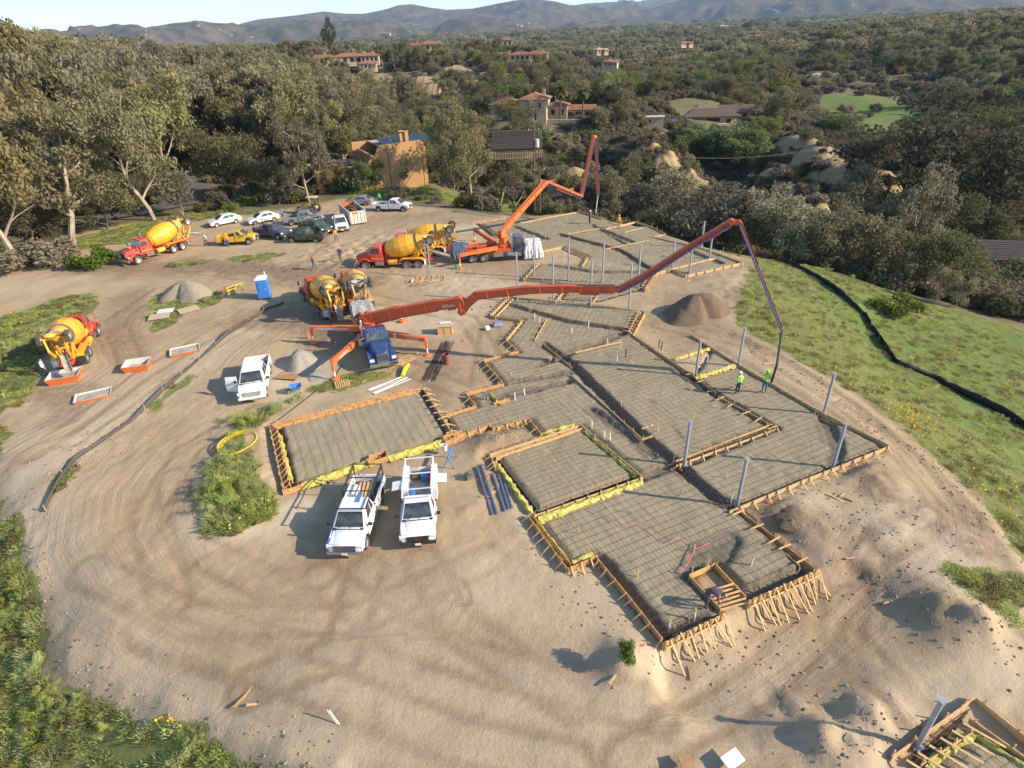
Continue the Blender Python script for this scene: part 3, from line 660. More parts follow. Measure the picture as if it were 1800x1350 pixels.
C_west = pts([(852, 634), (950, 612), (1000, 655), (1135, 778), (1185, 815), (1130, 840), (1022, 747), (955, 764), (930, 738), (800, 762), (783, 729), (838, 713), (822, 692), (884, 676)], .1)
C_top = pts([(866, 556), (897, 522), (1000, 528), (1132, 546), (1105, 582), (955, 608), (890, 620), (890, 598), (920, 562)], .1)
rebar_mat('rebar mat on the south wing sand bed nearest the camera', C_low, AX, .47)
rebar_mat('rebar mat on the middle wing between the two long footing trenches', C_mid, rad(24), .44)
rebar_mat('rebar mat on the east wing beside the graded path', C_east, AX, .46)
rebar_mat('rebar mat on the west wing between the square bed and the zigzag forms', C_west, AX, .48)
rebar_mat('rebar mat with skewed grid on the north end of the main pad', C_top, rad(-20), .5)
D1 = pts([(843, 392), (890, 383), (1014, 372), (1090, 398), (1143, 396), (1232, 434), (1304, 461), (1206, 482), (1150, 480), (1034, 451), (992, 433), (915, 448), (880, 420)], .1)
D2 = pts([(948, 462), (1023, 465), (1150, 480), (1128, 506), (1052, 528), (985, 524), (1000, 500), (920, 490)], .1)
rebar_mat('rebar mat across the far upper building pad', D1, AX, .62)
rebar_mat('rebar mat on the near strip of the upper pad behind the long boom', D2, rad(-20), .5)
rebar_mat('rebar mat on the cut off bed in the lower right corner', BED_E, AX, .42)
cage('rebar cage in the long footing trench down the middle of the main pad', [[(960, 608), (1005, 640), (1140, 775), (1190, 815), (1262, 880), (1296, 888)]])
cage('rebar cage in the footing trench between middle and east wings', [[(1205, 655), (1264, 696), (1358, 750)]])
cage('rebar cage in the footing that crosses the north wing', [[(895, 537), (1000, 565), (1100, 580)]])
cage('rebar cage in the short double board trench ending at a steel column', [[(1195, 814), (1360, 755)]])
cage('rebar cage along the left edge of the south wing', [[(1058, 987), (1168, 1116)]])
cage('rebar cage behind the tall south forms', [[(1175, 1116), (1240, 1086)]])
cage('rebar cage in the diagonal footing of the upper pad', [[(985, 412), (1090, 440), (1150, 478)]])

# ---- forms
class Forms:
    def __init__(s, label, px0, m=None, group=None, name='formwork', cat='formwork'):
        p = at(*px0); s.o = Vector((p.x, p.y, 0)); s.t = thing(name, label, cat, s.o, 0, group); s.m = m or M_pine
        s.pb = {}
    def part(s, nm, c, d, L, w, h, m=None, up=Vector((0, 0, 1))):
        mb = MB(); c = Vector(c)-s.o; d = Vector(d).normalized(); mb.bar(c-d*L/2, c+d*L/2, w, h, up=up); return mb.build(nm, m or s.m, s.t)
    def line(s, a, b, top=.24, h=.30, side=1, stakes=1.05, kick=True, cleat=0.0, tall=.16, far=.55):
        A = at(*a, top); B = at(*b, top); d = (B-A); L = d.length; d.normalize(); n = Vector((-d.y, d.x, 0))*side
        k = 0.0
        while k < L-.05:
            e = min(L, k+rr.uniform(2.6, 4.2)); 
            if L-e < .8: e = L
            c = A+d*((k+e)/2)+n*(.02+rr.uniform(-.008, .008)); c.z = top-h/2+rr.uniform(-.012, .012)
            dd = d+Vector((0, 0, rr.uniform(-.003, .003))); s.part('form_board', c, dd, e-k-.01, .042, h); k = e
        k = .25
        while k < L:
            p = A+d*(k+rr.uniform(-.12, .12))+n*.07; g = min(gz(p.x, p.y), 0.05) if h > .6 else 0.0
            hh = top+tall*rr.uniform(.4, 1.5)-g+.1
            s.part('form_stake', (p.x, p.y, g-.1+hh/2), (rr.uniform(-.06, .06), rr.uniform(-.06, .06), 1), hh, .045, .045, M_stake)
            if kick:
                q = p+n*far*rr.uniform(.8, 1.15)+d*rr.uniform(-.08, .08); g2 = gz(q.x, q.y) if h > .6 else 0
                u = Vector((p.x, p.y, top+.03)); v = Vector((q.x, q.y, g2+.02)); s.part('kicker_brace', (u+v)/2, v-u, (v-u).length+.1, .06, .032, M_stake)
            if cleat:
                c = A+d*(k+rr.uniform(-.05, .2))-n*(cleat/2-.06); c.z = top+.03
                s.part('cross_cleat', c, n+d*rr.uniform(-.15, .15), cleat+.35, .085, .028, M_stake)
            k += stakes*rr.uniform(.85, 1.15)
        return s
f = Forms('orange lumber forms around the top and left of the left rectangular bed', (478, 745), M_pine2)
f.line((742, 680), (478, 745), side=-1, h=.42, top=.34, stakes=.95); f.line((738, 685), (484, 749), side=1, h=.3, top=.28, kick=False, stakes=2.2)
f.line((474, 745), (500, 866), side=-1, h=.5, top=.34, stakes=.85, kick=False); f.line((486, 748), (512, 856), side=-1, h=.45, top=.32, stakes=.6, cleat=0, kick=True, far=.5)
f.line((742, 680), (800, 770), side=1, h=.35, top=.3, stakes=.9, cleat=.25)
f = Forms('plywood corner box forms along the yellow lined edge of the left bed', (505, 860), M_pine2)
for a, b in [((500, 862), (530, 852)), ((648, 812), (682, 802)), ((650, 800), (680, 791)), ((648, 812), (650, 800)), ((682, 802), (680, 791)), ((783, 775), (815, 767)), ((780, 766), (812, 757)), ((500, 862), (498, 850)), ((783, 775), (780, 766))]:
    f.line(a, b, h=.40, top=.42, stakes=.5, kick=False, tall=.1)
f = Forms('lumber forms around the small square bed', (862, 798))
f.line((862, 798), (1022, 746), side=1, h=.32, top=.30, stakes=.85); f.line((872, 804), (1024, 752), side=1, h=.28, top=.26, stakes=1.6, kick=False)
f.line((1022, 746), (1130, 838), side=-1, h=.3, top=.28, stakes=1.5, kick=False)
f.line((1130, 838), (936, 906), side=1, h=.3, top=.30, stakes=.9, far=.4); f.line((862, 798), (872, 822), side=-1, h=.4, top=.35, stakes=.6)
f = Forms('zigzag lumber forms along the west side of the main pad', (852, 634), M_pine2)
for a, b, sd in [((783, 729), (838, 713), 1), ((838, 713), (820, 692), 1), ((820, 690), (886, 674), 1), ((886, 674), (850, 632), 1), ((850, 632), (912, 617), 1)]: f.line(a, b, side=sd, h=.34, top=.3, stakes=.8)
f.line((800, 766), (862, 746), side=-1, h=.36, top=.32, stakes=.7); f.line((866, 752), (930, 735), side=-1, h=.3, top=.3, stakes=.7); f.line((862, 746), (866, 752), h=.3, top=.3, kick=False); f.line((930, 735), (952, 762), side=-1, h=.28, top=.26, stakes=.9)
f.line((868, 708), (896, 700), side=1, h=.35, top=.3, stakes=.6)
f = Forms('pale lumber forms stepping up the northwest corner of the main pad', (866, 556))
f.line((912, 617), (890, 597), side=1, h=.28); f.line((890, 597), (919, 562), side=1, stakes=.7, cleat=.3, h=.3); f.line((919, 562), (862, 554), side=1, h=.3, kick=False)
f.line((862, 554), (896, 520), side=1, h=.3, cleat=.35, stakes=.6); f.line((870, 557), (902, 524), side=-1, h=.3, kick=False, stakes=3); f.line((940, 598), (962, 560), side=1, h=.25, stakes=1.2, cleat=.2)
f.line((896, 520), (975, 530), h=.3, kick=False, side=-1)
f = Forms('lumber forms at the northeast corner beside the tall dirt pile', (1120, 545))
f.line((1122, 546), (1104, 583), side=1, h=.35, top=.3, cleat=.35, stakes=.55); f.line((1134, 548), (1113, 588), side=1, h=.3, kick=False, stakes=1.5); f.line((975, 530), (1122, 546), side=1, h=.25, top=.2, kick=False, stakes=3)
f.line((1104, 583), (1212, 655), side=1, h=.25, top=.22, kick=False, stakes=1.7)
f = Forms('long straight form boards along the graded path on the east side', (1300, 642))
f.line((1214, 587), (1300, 641), side=1, h=.3, top=.27, stakes=1.3, kick=False); f.line((1300, 641), (1449, 727), side=1, h=.34, top=.3, stakes=1.2, kick=False); f.line((1449, 727), (1562, 782), side=1, h=.34, top=.3, stakes=1.2, kick=False)
f.line((1252, 609), (1185, 629), side=1, h=.28, top=.26, stakes=1.2, far=.3)
f = Forms('bright pine form board with crossed braces on the southeast edge of the east wing', (1562, 785))
f.line((1562, 784), (1430, 836), side=1, h=.28, top=.3, stakes=.95, far=.35); f.line((1430, 836), (1282, 898), side=1, h=.28, top=.3, stakes=.95, far=.35)
f.line((1182, 812), (1358, 745), side=1, h=.16, top=.26, stakes=1.0, kick=False, tall=.3); f.line((1188, 818), (1366, 752), side=-1, h=.16, top=.26, stakes=1.0, far=.25)
f = Forms('form boards and cleats between the middle and east wings', (1264, 696))
f.line((1212, 655), (1258, 690), side=1, h=.2, top=.22, stakes=1.3, cleat=.4, kick=False); f.line((1262, 696), (1362, 750), side=1, h=.15, top=.25, stakes=1.2, cleat=.5, kick=False)
f.line((955, 604), (1005, 645), side=1, h=.2, top=.22, stakes=2, kick=False); f.line((1003, 658), (1092, 738), side=1, h=.2, top=.24, stakes=1.6, kick=False); f.line((1092, 738), (1128, 770), side=1, h=.2, top=.24, kick=False, stakes=1.2)
f.line((1128, 772), (1148, 765), side=1, h=.16, kick=False); f.line((1148, 745), (1128, 752), h=.1, kick=False); f.line((1012, 619), (1093, 600), side=1, h=.12, top=.36, stakes=1.4, kick=False, tall=.2)
f = Forms('weathered form boards down the east side of the south wing', (1300, 895), M_pine2)
f.line((1297, 895), (1370, 950), side=1, h=.35, top=.26, stakes=1.2, cleat=.5, kick=False); f.line((1370, 950), (1432, 998), side=1, h=.35, top=.26, stakes=1.2, kick=False, cleat=.4)
f = Forms('stepped lumber forms down the west side of the south wing', (938, 908), M_pine2)
f.line((928, 905), (998, 998), side=-1, h=.42, top=.3, stakes=.6, far=.45); f.line((934, 902), (1004, 990), side=-1, h=.3, top=.28, kick=False, stakes=1.5); f.line((998, 998), (1050, 976), side=-1, h=.42, top=.3, stakes=.55, far=.4)
f.line((1047, 976), (1108, 1050), side=-1, h=.45, top=.3, stakes=.8, far=.35); f.line((1108, 1050), (1165, 1122), side=-1, h=.55, top=.3, stakes=.7, far=.4)
f = Forms('light forms around the pit where the stooping worker stands', (1258, 992), M_ply)
f.line((1212, 1010), (1258, 990), side=1, h=.45, top=.32, stakes=.9, kick=False, tall=.35); f.line((1258, 990), (1312, 1048), side=-1, h=.9, top=.32, stakes=1.3, kick=False); f.line((1212, 1010), (1268, 1070), side=-1, h=.6, top=.3, stakes=1.1, kick=False)
for k in range(8):
    u = k/8; a = at(1244+u*26, 1040+u*34, .3); b = at(1290+u*28, 1026+u*34, .3); c = (a+b)/2; c.z = .3-.1*(k % 3); f.part('spreader_board', c, b-a, (b-a).length, .09, .04)
def tall_forms(label, a, b, step=.40):
    """waist high forms of stacked boards, studs and long rakers"""
    f = Forms(label, a, M_ply, 'tall braced south forms'); step = .32; top = .32; A = at(*a, top); B = at(*b, top); d = B-A; L = d.length; d.normalize(); n = Vector((d.y, -d.x, 0))
    for j in range(3):
        k = 0
        while k < L-.05:
            e = min(L, k+rr.uniform(2.2, 3.4)); e = L if L-e < .7 else e; c = A+d*((k+e)/2)+n*rr.uniform(0, .015); c.z = top-.19-.36*j
            f.part('form_board', c, d, e-k-.012, .04, .345); k = e
    k = .12
    while k < L:
        p = A+d*k+n*.07; f.part('form_stud', (p.x, p.y, top-.45+rr.uniform(0, .08)), (rr.uniform(-.04, .04), rr.uniform(-.04, .04), 1), 1.05, .045, .09, M_stake); k += step*rr.uniform(.8, 1.2)
    for w in (.3, .75):
        c = A+d*L/2+n*.14; c.z = top-w; f.part('waler_board', c, d, L, .04, .09, M_stake)
    k = .3
    while k < L:
        p = A+d*k+n*.12; p.z = top+rr.uniform(.1, .35); q = A+d*(k+rr.uniform(-.1, .45))+n*rr.uniform(.8, 1.25); q.z = gz(q.x, q.y)-.02; f.part('raker_brace', (p+q)/2, q-p, (q-p).length, .06, .035, M_stake)
        p = A+d*(k+.2)+n*.12; p.z = top-.5; q = A+d*(k+.3)+n*rr.uniform(.6, .9); q.z = gz(q.x, q.y); f.part('kicker_brace', (p+q)/2, q-p, (q-p).length, .05, .035, M_stake)
        k += .46*rr.uniform(.8, 1.2)
    return f
tall_forms('tall braced forms left of the pit at the south end of the pad', (1165, 1130), (1272, 1078))
tall_forms('tall braced forms right of the pit at the south end of the pad', (1312, 1058), (1440, 1000))
f = Forms('stacked form boards with rebar showing in the lower right corner', (1690, 1292), M_pine)
f.line((1570, 1330), (1716, 1226), side=1, h=.4, top=.35, stakes=1.0, kick=False); f.line((1716, 1226), (1860, 1340), side=1, h=.45, top=.35, stakes=1.2, kick=False, cleat=0)
f.line((1620, 1345), (1715, 1285), side=1, h=.3, top=.28, stakes=.8, far=.3); f.line((1705, 1262), (1830, 1350), side=1, h=.3, top=.3, stakes=1.3, kick=False)
for k in range(6): a = at(1600+k*20, 1340-k*13, .32); b = a+Vector((.75, -.75, 0)); f.part('cross_cleat', (a+b)/2, b-a, 1.3, .09, .03, M_stake)
for k in range(7):
    a = at(1590+k*4, 1345-k*2, .05+.03*(k % 3)); b = at(1712-k*5, 1238+k*7, .05+.03*(k % 3)); mb = MB(); mb.tube([a-f.o, (a+b)/2-f.o+Vector((.02*k, -.03, -.02)), b-f.o], .013, 4); mb.build('trench_bar', M_rebar, f.t)
# upper pad
f = Forms('low form boards round the far and east edges of the upper pad', (1014, 371))
for a, b, sd in [((915, 391), (1016, 372), 1), ((1016, 370), (1057, 384), 1), ((1065, 402), (1118, 389), 1), ((1118, 389), (1143, 397), 1), ((1143, 397), (1170, 411), 1), ((1170, 411), (1148, 416), 1), ((1148, 416), (1232, 435), 1), ((1232, 435), (1305, 461), 1)]: f.line(a, b, side=sd, h=.26, top=.26, stakes=1.4, kick=False, tall=.3)
f = Forms('yellow pine forms along the southeast edge of the upper pad', (1305, 461), M_pine)
f.line((1306, 461), (1205, 484), side=1, h=.34, top=.32, stakes=1.2, far=.3); f.line((1258, 452), (1150, 480), side=1, h=.28, top=.28, stakes=1.4, kick=False); f.line((1205, 484), (1180, 472), side=1, h=.24, kick=False)
f.line((1152, 480), (1133, 508), side=1, h=.35, top=.32, cleat=.4, stakes=.55); f.line((1144, 478), (1128, 502), side=1, h=.3, kick=False)
f = Forms('form boards round the notch by the white draped pump truck', (992, 433))
f.line((941, 443), (992, 432), side=-1, h=.28, top=.28, stakes=1.2, kick=False, tall=.25); f.line((992, 432), (1034, 452), side=-1, h=.28, top=.28, kick=False); f.line((1034, 452), (1023, 467), side=-1, h=.3, top=.3, cleat=.3, stakes=.7, kick=False)
f.line((948, 460), (920, 490), side=1, h=.3, top=.3, cleat=.35, stakes=.7, kick=False); f.line((920, 490), (994, 498), side=1, h=.22, kick=False, stakes=2); f.line((1000, 500), (975, 530), h=.25, side=1, cleat=.3, stakes=.8, kick=False); f.line((1056, 510), (1040, 533), h=.25, side=1, cleat=.3, stakes=.8, kick=False)
f = Forms('screed boards laid across the upper pad', (1000, 410)); f.line((998, 411), (1055, 401), h=.1, top=.3, stakes=1.6, kick=False, tall=.3); f.line((1065, 437), (1140, 422), h=.1, top=.3, stakes=1.6, kick=False, tall=.3); f.line((1098, 408), (1130, 400), h=.1, top=.3, stakes=1.6, kick=False)
f = Forms('dark boards lying on edge at the northwest of the upper pad', (841, 391), M_pine2); f.line((841, 391), (868, 412), side=1, h=.3, kick=False, stakes=2); f.line((848, 398), (875, 418), side=1, h=.1, top=.1, kick=False, stakes=4); f.line((841, 391), (890, 382), side=1, h=.24, kick=False)

# ---- yellow plastic sheeting
def sheeting(label, pa, pb, w=.55, top=.30, side=1, sag=.3):
    top = top if w > .3 else .20; kq = 1 if w > .3 else .55
    A = at(*pa, top); B = at(*pb, top); d = (B-A); L = d.length; d.normalize(); n = Vector((-d.y, d.x, 0))*side; ns = int(L/.12)
    prof = [(-.30*kq, -.14), (-.12*kq, -.04), (-.03, .03), (.05, .035), (.09, -.08), (.16*kq+.03, -.2), (.26*kq, -.27), (.26*kq+w*.3, -.29)]
    m = MB(); vs = []; fs = []
    for i in range(ns+1):
        for j, (o, h) in enumerate(prof):
            k = 1+rr.uniform(-.25, .25); p = A+d*(L*i/ns+rr.uniform(-.03, .03))+n*(o*k+.05*math.sin(i*.8+j)); vs.append(p-A+Vector((0, 0, h*.8+rr.uniform(-.025, .03))))
    for i in range(ns):
        for j in range(len(prof)-1): a = i*len(prof)+j; fs.append((a, a+1, a+1+len(prof), a+len(prof)))
    m.add(vs, fs); o = m.build('plastic_sheeting', M_yellow, loc=A); tag(o, label, 'sheeting')
    md = o.modifiers.new('t', 'SOLIDIFY'); md.thickness = .006
    return o
for lb, a, b, w, sd in [('crumpled yellow sheeting along the bottom left edge of the left bed', (528, 851), (650, 808), .5, -1), ('crumpled yellow sheeting along the bottom right edge of the left bed', (682, 802), (782, 772), .5, -1),
    ('yellow sheeting on the left side of the small square bed', (874, 815), (934, 900), .1, -1), ('yellow sheeting under the bottom board of the square bed', (945, 910), (1128, 845), .35, -1), ('yellow sheeting along the right side of the square bed', (1026, 754), (1120, 836), .02, 1),
    ('yellow sheeting tucked in the upper left of the south wing', (944, 918), (1000, 986), .2, 1), ('yellow sheeting on the step of the south wing forms', (1006, 986), (1042, 972), .2, 1), ('torn yellow sheeting above the square bed', (950, 762), (1010, 745), .12, 1),
    ('bundled yellow sheeting between two steel columns on the east wing', (1222, 663), (1292, 640), .7, 1), ('yellow sheeting on the short board beside the path', (1186, 631), (1250, 611), .1, 1),
    ('yellow sheeting inside the lower right corner forms', (1625, 1348), (1712, 1290), .3, -1), ('yellow sheeting along the cut off bed in the lower right corner', (1715, 1290), (1800, 1345), .25, -1), ('yellow sheeting inside the left double forms', (490, 762), (510, 845), .1, 1), ('yellow sheeting scrap beside the west wing forms', (862, 690), (880, 712), .2, 1)]:
    sheeting(lb, a, b, w, side=sd)

# ---- steel columns
def column(base, top, label, group='steel columns standing on the pads', fat=.075):
    b = at(*base, .1); h = rise(b, top); t = thing('steel_column', label, 'column', b, AX, group)
    m = MB(); m.box((0, 0, h/2), (fat*2, fat*2, h)); m.build('shaft', M_galv, t, bevel=.012)
    m = MB(); m.box((0, 0, h+.008), (.30, .24, .016)); m.build('cap_plate', M_galv, t)
    m = MB(); m.box((0, 0, .01), (.34, .34, .02)); [m.tube([(x, y, 0), (x, y, .08)], .015, 6) for x in (-.13, .13) for y in (-.13, .13)]; m.build('base_plate', M_galv, t)
    return t
for b, t, l in [((1464, 821), (1487, 744.7), 'steel column at the bright pine board on the southeast edge'), ((1448, 727), (1466, 657), 'steel column against the path side form boards'), ((1203, 817), (1214, 740), 'steel column at the end of the double board trench'), ((1296, 889), (1313, 806), 'steel column where the south wing meets the east wing'),
    ((1298, 643), (1311, 577), 'steel column beside the path at the end of the bundled yellow sheeting'), ((1223, 660), (1231, 598), 'steel column left of the bundled yellow sheeting'), ((1105.5, 544), (1111, 464), 'steel column at the northeast corner of the main pad, under the boom'),
    ((1038, 538), (1041, 457), 'steel column crossed by the boom, second from the northeast corner'), ((972, 530), (973, 451), 'steel column crossed by the boom, third from the northeast corner'), ((910, 527), (908.5, 444), 'steel column crossed by the boom, leftmost of the row on the main pad'),
    ((939, 484), (938.5, 414), 'steel column beside the white draped pump truck'), ((999, 493), (1000, 418), 'steel column left of the middle on the near strip of the upper pad'), ((1059, 497), (1063, 424), 'steel column right of the middle on the near strip of the upper pad'),
    ((1121, 505), (1128, 430), 'steel column with the white sheet lying behind its top'), ((1182, 468), (1189, 423), 'steel column at the end of the yellow pine forms'), ((1212, 479), (1217, 434), 'steel column inside the yellow pine forms'), ((1233, 434), (1238, 390), 'steel column at the far edge, behind the rising boom'), ((1247, 454), (1253, 413), 'steel column between the far edge and the yellow pine forms')]:
    column(b, t, l)
column((752, 486), (748, 430), 'left steel column of the pair standing in the loose crib by the mixers', 'column pair by the mixers', .06); column((757, 486), (754, 430), 'right steel column of the pair standing in the loose crib by the mixers', 'column pair by the mixers', .06)
column((1612, 1312), (1660, 1231), 'steel column leaning view in the lower right corner forms')
# ---- grade stakes
STK = [(966, 645.5), (899, 663), (1006, 683), (936, 702), (1139.5, 646.7), (1161, 695), (1092, 714), (1157, 758), (1209, 680), (1091, 614), (1219, 738), (1250.5, 669.7), (1304.7, 655), (1313.6, 711), (1279, 719), (1374, 692.8), (1378, 750), (1430.5, 734), (1425, 784.4), (1353, 810.5), (1277, 839), (1195, 870), (1492, 757), (1109.5, 901.6), (1017, 936.4), (1121, 1013), (1219.7, 968.4),
       (990, 396.7), (1020.7, 392), (956, 404), (913.8, 408.4), (976, 415), (958.4, 421), (1013.8, 406.7), (1035.6, 425), (1073, 416.7), (1098.4, 412), (1087.8, 413.3), (1034.9, 446.2), (1080, 437), (1137.8, 404.4), (1094, 470), (1137.8, 463), (1178, 437.8), (1156.7, 423), (1130.7, 446.7)]
sm = MB(); sm.hexa([(-.022, -.012, -.2), (.022, -.012, -.2), (.022, .012, -.2), (-.022, .012, -.2), (-.024, -.012, .46), (.024, -.012, .46), (.024, .012, .46), (-.024, .012, .46)]); sme = sm.mesh('stake', M_stake)
for i, (x, y) in enumerate(STK):
    p = at(x, y, .12); o = linked('grade_stake', sme, None, p, (rr.uniform(-.06, .06), rr.uniform(-.06, .06), rr.uniform(0, 3)), (1, 1, rr.uniform(.85, 1.3)))
    far = y < 480
    tag(o, 'short wooden grade stake standing in the sand of the '+('upper pad' if far else 'main pad'), 'stake', 'grade stakes on the '+('upper pad' if far else 'main pad'))
# ============================================================ vehicles
M_tyre = mat('tyre_rubber', (.028, .026, .024), .85, dust=.45)
M_rim = mat('bright_rim', (.55, .55, .56), .3, .8, dust=.25)
M_glass = mat('vehicle_glass', (.045, .055, .055), .08, spec=.9, coat=.6, noise=.75, nscale=2.5)
M_chrome = mat('chrome', (.62, .62, .64), .18, .95)
M_black = mat('black_plastic', (.03, .03, .032), .6)
M_white = mat('white_paint', (.78, .78, .78), .3, coat=.5, dust=.22)
M_silver = mat('silver_paint', (.36, .38, .41), .3, .5, coat=.5, dust=.2)
M_blue = mat('deep_blue_paint', (.012, .045, .16), .25, coat=.8, dust=.15)
M_navy = mat('navy_paint', (.025, .05, .10), .3, coat=.6, dust=.25)
M_green = mat('dark_green_paint', (.018, .035, .028), .3, coat=.6, dust=.25)
M_gold = mat('golden_yellow_paint', (.62, .38, .02), .3, coat=.5, dust=.12)
M_red = mat('mixer_red_paint', (.60, .035, .015), .3, coat=.4, dust=.28)
M_yel = mat('mixer_yellow_paint', (.74, .37, .010), .38, coat=.3, dust=.28, noise=.14)
M_yeld = mat('dusty_mixer_yellow', (.66, .33, .04), .5, dust=.45, noise=.2)
M_orange = mat('pump_orange_paint', (.72, .14, .015), .45, coat=.2, dust=.2)
M_orange2 = mat('boom_red_orange', (.56, .080, .015), .5, coat=.15, dust=.18)
M_grey = mat('chassis_grey', (.09, .09, .09), .7, dust=.4)
M_grime = mat('concrete_splashed_steel', (.34, .31, .26), .85, noise=.3, bump=.5)
M_lamp = mat('headlamp_lens', (.70, .72, .70), .1, spec=.8)
M_amber = mat('marker_lamp', (.75, .16, .03), .3)
M_tail = mat('tail_lamp', (.35, .01, .01), .3)
M_pipe = mat('blue_pipeline', (.045, .10, .26), .4, noise=.2)
M_tarpb = mat('blue_grey_tarp', (.10, .13, .20), .7, noise=.2)
M_tarpw = mat('white_sheet', (.72, .72, .74), .8, noise=.08)
M_tarpg = mat('grey_tarp', (.30, .30, .31), .7, noise=.2)
M_bedliner = mat('bed_liner', (.05, .05, .05), .8, dust=.4)
_wc = {}
def wheel(t, x, y, R=.38, w=.26, z=None, name='wheel', rim=None, dual=False):
    key = (round(R, 2), round(w, 2)); rim = rim or M_rim
    if key not in _wc:
        m = MB(); M = Matrix.Rotation(PI/2, 4, 'X')
        m.lathe([(R*.62, -w/2), (R*.9, -w/2), (R, -w*.36), (R, w*.36), (R*.9, w/2), (R*.62, w/2)], 22, M, cap=False); tm = m.mesh('tyre', M_tyre, True)
        m = MB(); m.lathe([(R*.63, -w*.42), (R*.60, -w*.2), (R*.30, -w*.1), (R*.22, -w*.38), (R*.02, -w*.40)], 18, M, cap=False); m.lathe([(R*.63, w*.42), (R*.60, w*.2), (R*.30, w*.1), (R*.22, w*.38), (R*.02, w*.40)], 18, M, cap=False)
        for k in range(8): a = k*PI/4; [m.tube([(R*.45*math.cos(a), s*w*.12, R*.45*math.sin(a)), (R*.45*math.cos(a), s*w*.2, R*.45*math.sin(a))], R*.07, 6) for s in (-1, 1)]
        _wc[key] = (tm, m.mesh('rim', rim, True))
    tm, rm = _wc[key]
    o = linked(name, tm, t, (x, y, R if z is None else z)); linked('rim', rm, o)
    return o
def arc(cx, cz, r, n=8): return [(cx-r*math.cos(PI*i/n), cz+r*math.sin(PI*i/n)) for i in range(n+1)]
def lerp(a, b, t): return Vector(a)*(1-t)+Vector(b)*t
def pane(m, c, u0, u1, v0, v1, off=.004, t=.006, mi=None):
    """panel laid on the face with corners c (bl, br, tr, tl)"""
    P = lambda u, v: lerp(lerp(c[0], c[1], u), lerp(c[3], c[2], u), v)
    q = [P(u0, v0), P(u1, v0), P(u1, v1), P(u0, v1)]; n = (q[1]-q[0]).cross(q[3]-q[0]).normalized(); return m.slab(*[p+n*off for p in q], t, mi)
def greenhouse(t, b0, b1, t0, t1, zb, zt, wb, wt, paint, splits, crown=.0):
    """cabin: bottom from b0 (rear) to b1 (front), roof t0..t1; splits = side window division points"""
    B = [(b0, -wb, zb), (b1, -wb, zb), (b1, wb, zb), (b0, wb, zb)]; T = [(t0, -wt, zt), (t1, -wt, zt), (t1, wt, zt), (t0, wt, zt)]
    m = MB(); m.hexa(B+T); m.build('cab', paint, t, True, .06, 3)
    m = MB(); pane(m, [B[1], B[2], T[2], T[1]], .06, .94, .08, .93); m.build('windshield', M_glass, t, bevel=.002)
    m = MB(); pane(m, [B[3], B[0], T[0], T[3]], .10, .90, .15, .88); m.build('rear_window', M_glass, t)
    for s in (0, 1):
        f = [B[0], B[1], T[1], T[0]] if s == 0 else [B[2], B[3], T[3], T[2]]
        for a, b in splits:
            m = MB(); a2, b2 = (a, b) if s == 0 else (1-b, 1-a); pane(m, f, a2, b2, .10, .86); m.build('side_window', M_glass, t)
def place2(fr, rr_): 
    """front and rear ground points -> location, heading"""
    d = Vector(fr)-Vector(rr_); return math.atan2(d.y, d.x)
def two(f, r, z=0):
    F = at(*f, z); R_ = at(*r, z); d = F-R_; return (F+R_)/2, math.degrees(math.atan2(d.y, d.x))
